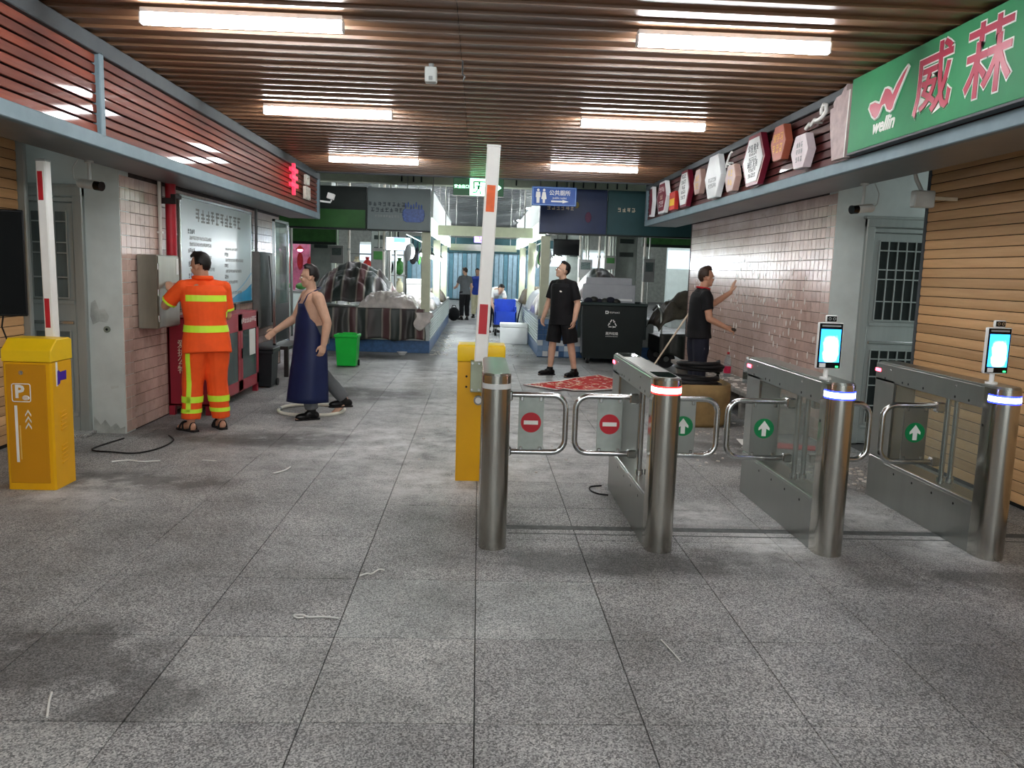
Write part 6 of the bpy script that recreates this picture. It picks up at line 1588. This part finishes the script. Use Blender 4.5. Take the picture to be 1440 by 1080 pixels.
for k, (x, y, z, w, h) in enumerate(((2.35, 18.15, 1.55, .3, .4), (2.9, 18.15, 1.75, .25, .3), (3.72, 17.9, 1.5, .24, .5), (-2.45, 20.2, 1.6, .35, .5), (-3.25, 18.95, 1.7, .3, .4))):
    t = thing('meter_box', 'grey meter box with a %s window behind the %s stall' % ('green' if k % 2 else 'smoked', 'right' if x > 0 else 'left'), 'electrical box', (x, y, z), 0, '%s meter boxes behind the %s stall' % ('green' if k % 2 else 'smoked', 'right' if x > 0 else 'left')); b = MB(); b.box((x-w/2, y, z), (x+w/2, y+.12, z+h), 'box_grey', .006); b.build('body', t)
    b = MB(); b.box((x-w*.35, y-.006, z+h*.45), (x+w*.35, y, z+h*.85), 'stall_green' if k % 2 else 'glass_smoke', .002); b.build('window', t)
    b = MB(); b.cyl((x, y+.06, 0), (x, y+.06, z+.005), .018, 'steel', n=8); b.cyl((x, y+.06, z+h-.005), (x, y+.06, 4.25), .018, 'steel', n=8); b.build('conduit', t)
# ---- green header beams left and right
for (x0, x1, y, z0, z1, lb) in ((-9, -3.3, 19.3, 2.12, 2.72, 'green header beam over the far left stalls'), (3.75, 9.5, 18.9, 2.3, 2.78, 'green header beam beyond the right tiled wall')):
    t = thing('header_beam', lb, 'beam', ((x0+x1)/2, y, z0)); b = MB(); b.box((x0, y, z0), (x1, y+.2, z1), 'hall_green', .01); b.build('beam', t)
    b = MB(); b.box((x0, y-.02, z0), (x1, y, z0+.06), 'stall_dark'); b.build('lower_lip', t)
    for xx in (x0+.5, (x0+x1)/2, x1-.5): h = MB(); h.cyl((xx, y+.1, z1-.005), (xx, y+.1, 4.3), .02, 'steel', n=8); h.build('hanger', t)
# ---- pink lit butcher's stall, far left
t = thing('butcher_stall', 'pink lit butcher stall with a yellow header, far left in the hall', 'stall', (-5.2, 24, 0))
b = MB(); b.box((-7.2, 25.2, 0), (-4.35, 25.4, 2.9), M('pink_wall', '#c9799b', .5, var=.3, scale=5)); b.build('back_wall', t)
b = MB(); b.box((-7.2, 23.0, 2.28), (-4.35, 23.1, 2.62), M('header_yellow', '#d8cf62', .5), .006); b.build('header', t)
b = MB(); b.box((-4.5, 23.0, 0), (-4.3, 25.2, 2.7), 'post_cream', .01); b.build('side_wall', t)
for k in range(9):
    xx = -6.9+k*.28; b = MB(); b.ell((xx, 24.3, 1.75-.12*(k % 2)), (.09, .07, .26), 'meat_red', 10, 8); o = b.build('hanging_meat', t); b = MB(); b.cyl((xx, 24.3, 1.9), (xx, 24.3, 2.3), .006, 'steel', n=5); b.build('hook', o)
b = MB(); b.cyl((-7.1, 24.3, 2.3), (-4.4, 24.3, 2.3), .02, 'steel', n=8); b.build('rail', t)
e = thing('butcher_counter', 'pale counter of the pink lit butcher stall', 'counter', (-5.8, 23.0, 0)); b = MB(); b.box((-7.2, 22.2, 0), (-4.55, 22.9, .90), 'canopy_pale', .01); b.build('front', e); b = MB(); b.box((-7.22, 22.18, .90), (-4.53, 22.92, .95), 'counter_steel', .004); b.build('top', e)
for k in range(4):
    xx = -6.7+k*.6; e = thing('stall_lamp', 'pink tinted lamp over the butcher stall counter', 'lamp', (xx, 22.8, 2.05), 0, 'pink lamps of the butcher stall'); b = MB(); b.cyl((xx, 22.8, 2.15), (xx, 22.8, 4.3), .006, 'black_plastic', n=5); b.build('cord', e); b = MB(); b.lathe([(.03, .1), (.12, 0), (.12, -.01)], (xx, 22.8, 2.06), 'crate_red', 14); b.build('shade', e); b = MB(); b.ell((xx, 22.8, 2.05), (.07, .07, .05), 'pink_light', 12, 8); b.build('bulb', e)
for k in range(6):
    xx = -6.9+k*.42; e = thing('produce_heap', 'leafy green bundle on the butcher stall counter', 'vegetable', (xx, 22.5, .95), 0, 'green bundles on the butcher stall'); b = MB(); b.ell((xx, 22.5, 1.065), (.16, .16, .1), 'veg_green', 10, 8); b.build('leaves', e); b = MB(); b.cyl((xx-.15, 22.45, .99), (xx+.15, 22.45, .99), .03, 'tile_white', n=8); b.build('stems', e)
# ---- lit shops at the far end and side
t = thing('curtain_shop', 'shop front with pale blue strip curtains closing the aisle', 'shop', (.1, 44, 0))
b = MB(); b.box((-4, 46, 0), (4.5, 46.2, 3.4), M('shop_back', '#8fa3aa', .5, var=.3, scale=2)); b.build('back_wall', t)
b = MB(); b.box((-4, 45.2, 2.6), (4.5, 45.4, 3.4), 'stall_teal', .01); b.build('header', t)
for k in range(34):
    xx = -3.9+k*.25; b = MB(); b.box((xx, 45.25+.03*(k % 2), .1), (xx+.22, 45.262+.03*(k % 2), 2.62), M('strip_a', '#9fc0cf', .3) if k % 3 else M('strip_b', '#5f8f9f', .3)); b.build('curtain_strip', t)
for (x0, x1, y, lb) in ((-9.5, -7.6, 27, 'pale lit stall far left beyond the butcher'), (6.2, 9.5, 27, 'pale lit stall beyond the right tiled wall'), (-4.6, -2.9, 32, 'pale lit stall behind the left columns'), (2.6, 5.0, 33, 'pale lit stall behind the right columns')):
    t = thing('lit_stall', lb, 'stall', ((x0+x1)/2, y, 0)); b = MB(); b.box((x0, y, 0), (x1, y+.15, 2.6), 'canopy_pale', .01); b.build('back_wall', t); b = MB(); b.box((x0, y-1, 0), (x1, y-.4, .9), 'counter_steel', .01); b.build('counter', t)
    b = MB(); b.box((x0, y-.02, 1.9), (x1, y, 2.5), 'shop_glow', .004); b.build('light_box', t)
# ---- goods: crates, foam boxes
def crate(x, y, z, w, d, h, mat, lb, grp=None, rz=0):
    t = thing('plastic_crate', lb, 'crate', (x, y, z), rz, grp)
    b = MB(); th = .02
    b.box((-w/2, -d/2, 0), (w/2, d/2, th), mat); b.box((-w/2, -d/2, 0), (w/2, -d/2+th, h), mat, .004); b.box((-w/2, d/2-th, 0), (w/2, d/2, h), mat, .004); b.box((-w/2, -d/2, 0), (-w/2+th, d/2, h), mat, .004); b.box((w/2-th, -d/2, 0), (w/2, d/2, h), mat, .004); b.build('body', t, local=True)
    b = MB()
    for (a, c) in (((-w/2-.012, -d/2-.012), (w/2+.012, -d/2)), ((-w/2-.012, d/2), (w/2+.012, d/2+.012)), ((-w/2-.012, -d/2), (-w/2, d/2)), ((w/2, -d/2), (w/2+.012, d/2))): b.box((a[0], a[1], h-.04), (c[0], c[1], h+.003), mat)
    b.build('rim', t, local=True); return t
def foam_box(x, y, z, w, d, h, lb, grp=None, rz=0):
    t = thing('foam_box', lb, 'box', (x, y, z), rz, grp); b = MB(); b.box((-w/2, -d/2, 0), (w/2, d/2, h*.8), 'foam', .02, seg=2); b.build('body', t, local=True); b = MB(); b.box((-w/2-.008, -d/2-.008, h*.8), (w/2+.008, d/2+.008, h), 'foam', .02, seg=2); b.build('lid', t, local=True)
foam_box(.83, 18.7, 0, .62, .42, .47, 'white foam box on the floor of the aisle')
# blue trolley
t = thing('blue_trolley', 'blue plastic bin trolley pushed along the aisle', 'trolley', (.70, 21.1, 0))
b = MB(); b.box((.42, 20.8, .30), (.98, 20.84, .62), 'crate_blue', .01); b.box((.42, 21.4, .30), (.98, 21.44, .92), 'crate_blue', .01); b.box((.42, 20.8, .30), (.46, 21.44, .75), 'crate_blue', .01); b.box((.94, 20.8, .30), (.98, 21.44, .75), 'crate_blue', .01); b.box((.42, 20.8, .28), (.98, 21.44, .32), 'crate_blue', .01); b.build('tub', t)
b = MB(); b.box((.40, 20.78, .22), (1.0, 21.46, .285), 'black_plastic', .006); b.build('chassis', t)
for (xx, yy) in ((.46, 20.86), (.94, 20.86), (.46, 21.38), (.94, 21.38)):
    b = MB(); b.cyl((xx-.025, yy, .09), (xx+.025, yy, .09), .09, 'black_rubber', n=16); b.box((xx-.03, yy-.02, .09), (xx+.03, yy+.02, .23), 'steel'); b.build('wheel', t)
b = MB(); b.tube([(1.0, 20.9, .28), (1.05, 20.85, .6), (1.10, 20.6, .85)], .016, 'black_plastic', 8); b.build('push_bar', t)
for k, (x, y, z, mt, lb) in enumerate(((-1.5, 18.8, .80, 'foam', 'tall white foam box on the left stall counter'),)):
    foam_box(-1.35, 18.45, .79, .5, .4, .62, lb)
crate(-1.5, 20.55, .79, .5, .36, .3, 'crate_blue', 'blue crate on the left stall counter'); crate(1.6, 18.4, .79, .5, .36, .3, 'crate_red', 'red crate on the right stall counter'); crate(1.6, 20.95, .79, .5, .36, .25, M('crate_yellow', '#c9b93a', .5), 'yellow crate on the right stall counter')
t = thing('shopping_bag', 'black bag on the aisle floor beside the left stall', 'bag', (-.78, 26.6, 0)); b = MB(); b.ell((-.78, 26.6, .22), (.2, .18, .22), 'cloth_black', 14, 10); b.build('sack', t); b = MB(); b.tube([(-.86, 26.6, .4), (-.82, 26.6, .5), (-.74, 26.6, .5), (-.70, 26.6, .4)], .012, 'cloth_black', 6); b.build('handle', t)
t = thing('folded_cloth', 'purple and red cloth lying on the left stall counter', 'cloth', (-1.12, 20.8, .8)); b = MB(); b.ell((-1.12, 20.75, .882), (.11, .35, .09), 'cloth_purple', 14, 8); b.build('purple_fold', t); b = MB(); b.ell((-1.05, 20.5, .852), (.08, .14, .06), 'crate_red', 12, 8); b.build('red_fold', t)
t = thing('foam_bowl', 'white foam bowl on the floor before the left stall', 'bowl', (-1.42, 15.5, 0)); b = MB(); b.lathe([(.05, 0), (.09, .05), (.095, .055), (.085, .055), (.045, .01)], (-1.42, 15.5, 0), 'foam', 18); b.build('shell', t); b = MB(); b.lathe([(.097, .052), (.1, .058), (.09, .058)], (-1.42, 15.5, 0), 'foam', 18); b.build('rim', t)
rub = MB()
for i in range(90): chip(rub, random.uniform(-.9, -.55), random.uniform(15.6, 22), .001, random.uniform(.01, .05))
for i in range(60): chip(rub, random.uniform(.3, 1.1), random.choice((random.uniform(15.2, 18.3), random.uniform(19.1, 20.6))), .001, random.uniform(.01, .035))
stuff(tag(rub.build('litter'), 'scattered litter along the edges of the market aisle', 'litter'))

# ---- hanging bags and stacked sacks in the stalls
BAG = [('white', 'foam'), ('grey', 'foam_grey'), ('dark green', 'veg_green'), ('navy', 'cloth_navy'), ('cream', 'cloth_cream'), ('black', 'cloth_black')]
for side, x0, ys in (('left', -1.45, [16.9+i*.62 for i in range(11)]), ('right', 1.40, [16.7+i*.62 for i in range(11)])):
    t = thing('hanging_rail', 'steel rail with hanging bags over the %s stall' % side, 'rail', (x0, 20, 2.3)); b = MB(); b.cyl((x0, 16.3, 2.3), (x0, 25.8, 2.3), .014, 'steel', n=8); b.build('bar', t)
    for yy in (16.4, 20.5, 25.7): h = MB(); h.cyl((x0, yy, 2.3), (x0, yy, 3.005), .008, 'steel', n=6); h.build('hanger', t)
    for i, y in enumerate(ys):
        cn, mt = BAG[(i*5+(side == 'left')) % 6]; z = 1.95+.06*math.sin(i*2.3)
        if side == 'left' and 18.2 < y < 18.9: continue
        t = thing('hanging_bag', '%s bag hanging from the rail over the %s stall' % (cn, side), 'bag', (x0, y, z), 0, '%s bags on the %s stall rail' % (cn, side))
        b = MB(); b.ell((x0, y, z), (.07+.02*math.sin(i), .07, .17), mt, 12, 8); b.build('pouch', t); b = MB(); b.tube([(x0, y-.04, z+.12), (x0, y, 2.316), (x0, y+.04, z+.12)], .006, mt, 5); b.build('handles', t)
SACK = [('green', 'veg_green'), ('maroon', 'plaque_maroon'), ('grey', 'cloth_grey'), ('cream', 'cloth_cream'), ('black', 'cloth_black'), ('red', 'crate_red')]
t = thing('storage_rack', 'steel rack stacked with sacks behind the left stall heap', 'rack', (-2.9, 22.6, 0))
for z in (.9, 1.45, 2.0): b = MB(); b.box((-3.5, 22.3, z-.03), (-2.0, 22.9, z), 'steel', .004); b.build('shelf', t)
for xx in (-3.48, -2.02): b = MB(); b.box((xx-.02, 22.3, 0), (xx+.02, 22.34, 2.4), 'steel'); b.build('upright', t)
for zi, z in enumerate((.9, 1.45)):
    for i in range(5):
        cn, mt = SACK[(i*2+zi*3+i//3) % 6]; x = -3.33+i*.29
        t = thing('stuffed_sack', '%s sack on the %s shelf of the storage rack' % (cn, ('lower', 'middle')[zi]), 'sack', (x, 22.6, z), 0, '%s sacks on the %s rack shelf' % (cn, ('lower', 'middle')[zi])); b = MB(); b.ell((x, 22.6, z+.2), (.13, .2, .2), mt, 14, 10); b.build('sack', t); b = MB(); b.cyl((x, 22.6, z+.38), (x, 22.6, z+.46), .04, mt, r1=.06, n=10); b.build('neck', t)
# ---- big dark wheeled bin with foam boards
M('big_bin', '#0d1715', .55, var=.25, scale=4, bump=.15); M('big_bin_rim', '#1b2a28', .5)
def big_bin():
    t = thing('wheeled_bin', 'large dark green wheeled bin with a white recycling triangle', 'bin', (2.5, 15.2, 0), R(-4))
    b = MB(); w, d, h = 1.16, .82, 1.12
    lo, hi = .46, .5
    vs = [(-w*lo, -d*lo, .1), (w*lo, -d*lo, .1), (w*lo, d*lo, .1), (-w*lo, d*lo, .1), (-w*hi, -d*hi, h), (w*hi, -d*hi, h), (w*hi, d*hi, h), (-w*hi, d*hi, h), (-w*hi+.03, -d*hi+.03, h), (w*hi-.03, -d*hi+.03, h), (w*hi-.03, d*hi-.03, h), (-w*hi+.03, d*hi-.03, h), (-w*lo+.03, -d*lo+.03, .14), (w*lo-.03, -d*lo+.03, .14), (w*lo-.03, d*lo-.03, .14), (-w*lo+.03, d*lo-.03, .14)]
    b.add(vs, [(3, 2, 1, 0), (0, 1, 5, 4), (1, 2, 6, 5), (2, 3, 7, 6), (3, 0, 4, 7), (4, 5, 9, 8), (5, 6, 10, 9), (6, 7, 11, 10), (7, 4, 8, 11), (8, 9, 13, 12), (9, 10, 14, 13), (10, 11, 15, 14), (11, 8, 12, 15), (12, 13, 14, 15)], 'big_bin'); b.build('body', t, local=True)
    r = MB(); r.box((-w/2-.03, -d/2-.03, h-.05), (w/2+.03, -d/2+.005, h+.01), 'big_bin_rim', .012); r.box((-w/2-.03, d/2-.005, h-.05), (w/2+.03, d/2+.03, h+.01), 'big_bin_rim', .012); r.box((-w/2-.03, -d/2, h-.05), (-w/2+.005, d/2, h+.01), 'big_bin_rim', .012); r.box((w/2-.005, -d/2, h-.05), (w/2+.03, d/2, h+.01), 'big_bin_rim', .012); r.build('rim', t, local=True)
    for sx in (-1, 1):
        for sy in (-1, 1):
            q = MB(); q.cyl((sx*w*.38-.025, sy*d*.36, .08), (sx*w*.38+.025, sy*d*.36, .08), .08, 'black_rubber', n=16); q.box((sx*w*.38-.035, sy*d*.36-.03, .07), (sx*w*.38+.035, sy*d*.36+.03, .12), 'steel'); q.build('castor', t, local=True)
        q = MB(); q.cyl((sx*(w/2+.0), 0, h-.12), (sx*(w/2+.07), 0, h-.12), .03, 'big_bin_rim', n=12); q.box((sx*(w/2+.03)-.03, -.12, .45), (sx*(w/2+.03)+.03, -.06, h-.05), 'big_bin_rim', .006); q.build('trunnion', t, local=True)
    y = -d*.486
    def yy(z): return -d*(lo+(hi-lo)*(z-.1)/(h-.1))-.003
    m = MB(); cx, cz, R0 = -.02, .74, .10
    P3 = [(cx+R0*math.cos(R(90+120*k)), cz+R0*math.sin(R(90+120*k))) for k in range(3)]
    for k in range(3):
        a, c = Vector(P3[k]), Vector(P3[(k+1) % 3]); e = (c-a).normalized(); nn = Vector((-e.y, e.x))*.009
        for (u, v) in ((.12, .46), (.56, .86)):
            p, q = a.lerp(c, u), a.lerp(c, v); m.prism([tuple(p+nn), tuple(q+nn), tuple(q-nn), tuple(p-nn)], yy(cz)-.002, yy(cz)+.006, 'y', 'print_white')
        q = a.lerp(c, .56); m.prism([tuple(q+nn*2.4), tuple(q+e*.03), tuple(q-nn*2.4)], yy(cz)-.002, yy(cz)+.006, 'y', 'print_white')
    m.build('recycling_triangle', t, local=True)
    inv = wmat(t)
    def L(p): return inv @ Vector(p)
    for (body, sz, x, z) in (('其他垃圾', .058, -.02, .565),):
        o = lettering(body, sz, L((x, yy(z)-.001, z)), (R(90), 0, R(-4)), 'print_white', t, bold=.001)
    q = MB(); q.box((-.155, yy(.95)-.002, .925), (-.10, yy(.95)+.004, .98), 'print_white', .004); q.box((-.142, yy(.95)-.003, .94), (-.113, yy(.95), .965), 'big_bin'); q.build('maker_logo', t, local=True)
    FACE['bin'] = (R(90), 0, R(-4))
    print_rows([7], .03, L((.0, yy(.95)-.001, .952)), 'bin', 'print_white', t, seed=130); print_rows([12], .018, L((-.02, yy(.515)-.001, .515)), 'bin', 'print_white', t, seed=131)
    # what sticks out of it
    for k, (x0, x1, z1, yy_, lb) in enumerate(((-.50, .36, 1.58, .05, 'tall grey-white foam board standing in the big bin'), (-.56, .42, 1.45, -.03, 'wide pale foam board in front of the taller one in the big bin'))):
        f = thing('foam_board', lb, 'board', inv @ Vector((0, yy_, .2)), R(-4)); q = MB(); q.box((x0, -.012, -.04), (x1, .012, z1-.2), 'foam_grey', .006, mx=Matrix.Rotation(R(-3), 4, 'X')); q.build('panel', f, local=True); q = MB(); q.box((x0+.05, -.022, z1-.5), (x1-.05, -.012, z1-.46), 'foam', .002, mx=Matrix.Rotation(R(-3), 4, 'X')); q.build('edge_tape', f, local=True)
    g = thing('rubbish_bag', 'dark plastic rubbish showing over the rim of the big bin', 'bag', inv @ Vector((-.22, -.25, .9)), 0); q = MB()
    for k in range(6): q.ell((-.24+k*.1, .02*math.sin(k), .24+.02*math.sin(k*2)), (.09, .08, .07), 'tarp_dark' if k % 2 else 'cloth_navy', 10, 8)
    q.build('bundle', g, local=True)
    q = MB(); q.ell((0, 0, .1), (.3, .1, .16), 'tarp_dark', 14, 10); q.build('sack', g, local=True)
big_bin()
# ---- covered cart right of the bin
t = thing('covered_cart', 'handcart heaped with dark sacks under a brown cover beside the big bin', 'cart', (3.6, 15.0, 0))
def cart(x, y, u, v):
    d = max(0, 1-((x-3.86)/.66)**2)*max(0, 1-((y-14.95)/.62)**2); return (x, y, .55+.75*d**.45+.26*nz(x, y, 3.2, 11)*min(1, d*3)+.06*nz(x, y, 9, 3)*min(1, d*3))
sheet('brown_cover', 3.22, 4.5, 14.4, 15.5, cart, 'tarp_cart', t, 40, 36)
def skirt(x, y, u, v): return (3.24+1.25*u, 14.38-.03*math.sin(u*30)-.03*v, .62-.42*v+.05*math.sin(u*11)*v)
sheet('cover_skirt', 0, 1, 0, 1, skirt, 'tarp_dark', t, 40, 8)
b = MB(); b.box((3.26, 14.42, .28), (4.46, 15.45, .56), 'black_plastic', .01); b.build('tray', t)
for (xx, yy) in ((3.4, 14.5), (3.4, 15.35), (4.1, 14.5), (4.1, 15.35)): b = MB(); b.cyl((xx, yy-.03, .16), (xx, yy+.03, .16), .16, 'black_rubber', n=20); b.cyl((xx, yy-.035, .16), (xx, yy+.035, .16), .05, 'steel', n=12); b.build('wheel', t)
b = MB(); b.tube([(3.3, 14.5, .55), (3.26, 14.45, 1.0), (3.3, 14.9, 1.12), (3.3, 15.3, 1.0)], .02, 'steel', 8); b.build('push_rail', t)
# ---- people further in
person('person in a grey top and black trousers standing in the aisle at the left stall', (-.45, 27.2, 0), 120, dict(yaw=10, pitch=-20, elL=(.12, .24, 1.12), wrL=(.32, .2, 1.05), hdL=((1, 0, 0), (0, -1, 0))), .99, 'skin_pale', 'hair_brown', .014, 'cloth_grey', .6, .02, -.08, 'cloth_black', .95, .03, 'trainer', hair_style='bun', group='people deep in the aisle')
person('person in cobalt top and cream trousers facing the entrance in the aisle', (-.05, 28.6, 0), -95, dict(yaw=-8, pitch=-15, elR=(.12, -.24, 1.12), wrR=(.3, -.16, 1.1), hdR=((1, .2, 0), (0, 1, 0))), .98, 'skin_pale', 'hair', .014, 'cloth_cobalt', .9, .03, -.1, 'cloth_cream', .95, .04, 'trainer', group='people deep in the aisle')
person('person in a white shirt bending over the blue trolley', (.38, 22.0, 0), -62, dict(pelvis=(-.1, 0, .88), waist=(-.02, 0, 1.0), chest=(.17, 0, 1.10), neck=(.36, 0, 1.16), head=(.46, 0, 1.20), yaw=0, pitch=-50, shL=(.28, .18, 1.10), elL=(.34, .22, .85), wrL=(.42, .18, .68), hdL=((.4, 0, -1), (0, -1, 0)), shR=(.28, -.18, 1.10), elR=(.34, -.22, .85), wrR=(.42, -.18, .66), hdR=((.4, 0, -1), (0, 1, 0)), hiL=(-.1, .09, .86), hiR=(-.1, -.09, .86)), .98, 'skin_pale', 'hair', .013, 'cloth_white', .6, .02, -.08, 'cloth_black', .95, .03, 'boot', group='people deep in the aisle')
person('person in a pale patterned top behind the far right stall', (5.3, 18.0, 0), 250, dict(yaw=0, pitch=-10), .97, 'skin_pale', 'hair', .014, 'cloth_white', .6, .02, -.08, 'cloth_navy', .95, .03, 'trainer', group='people deep in the aisle')

bpy.data.scenes.remove(TMP)
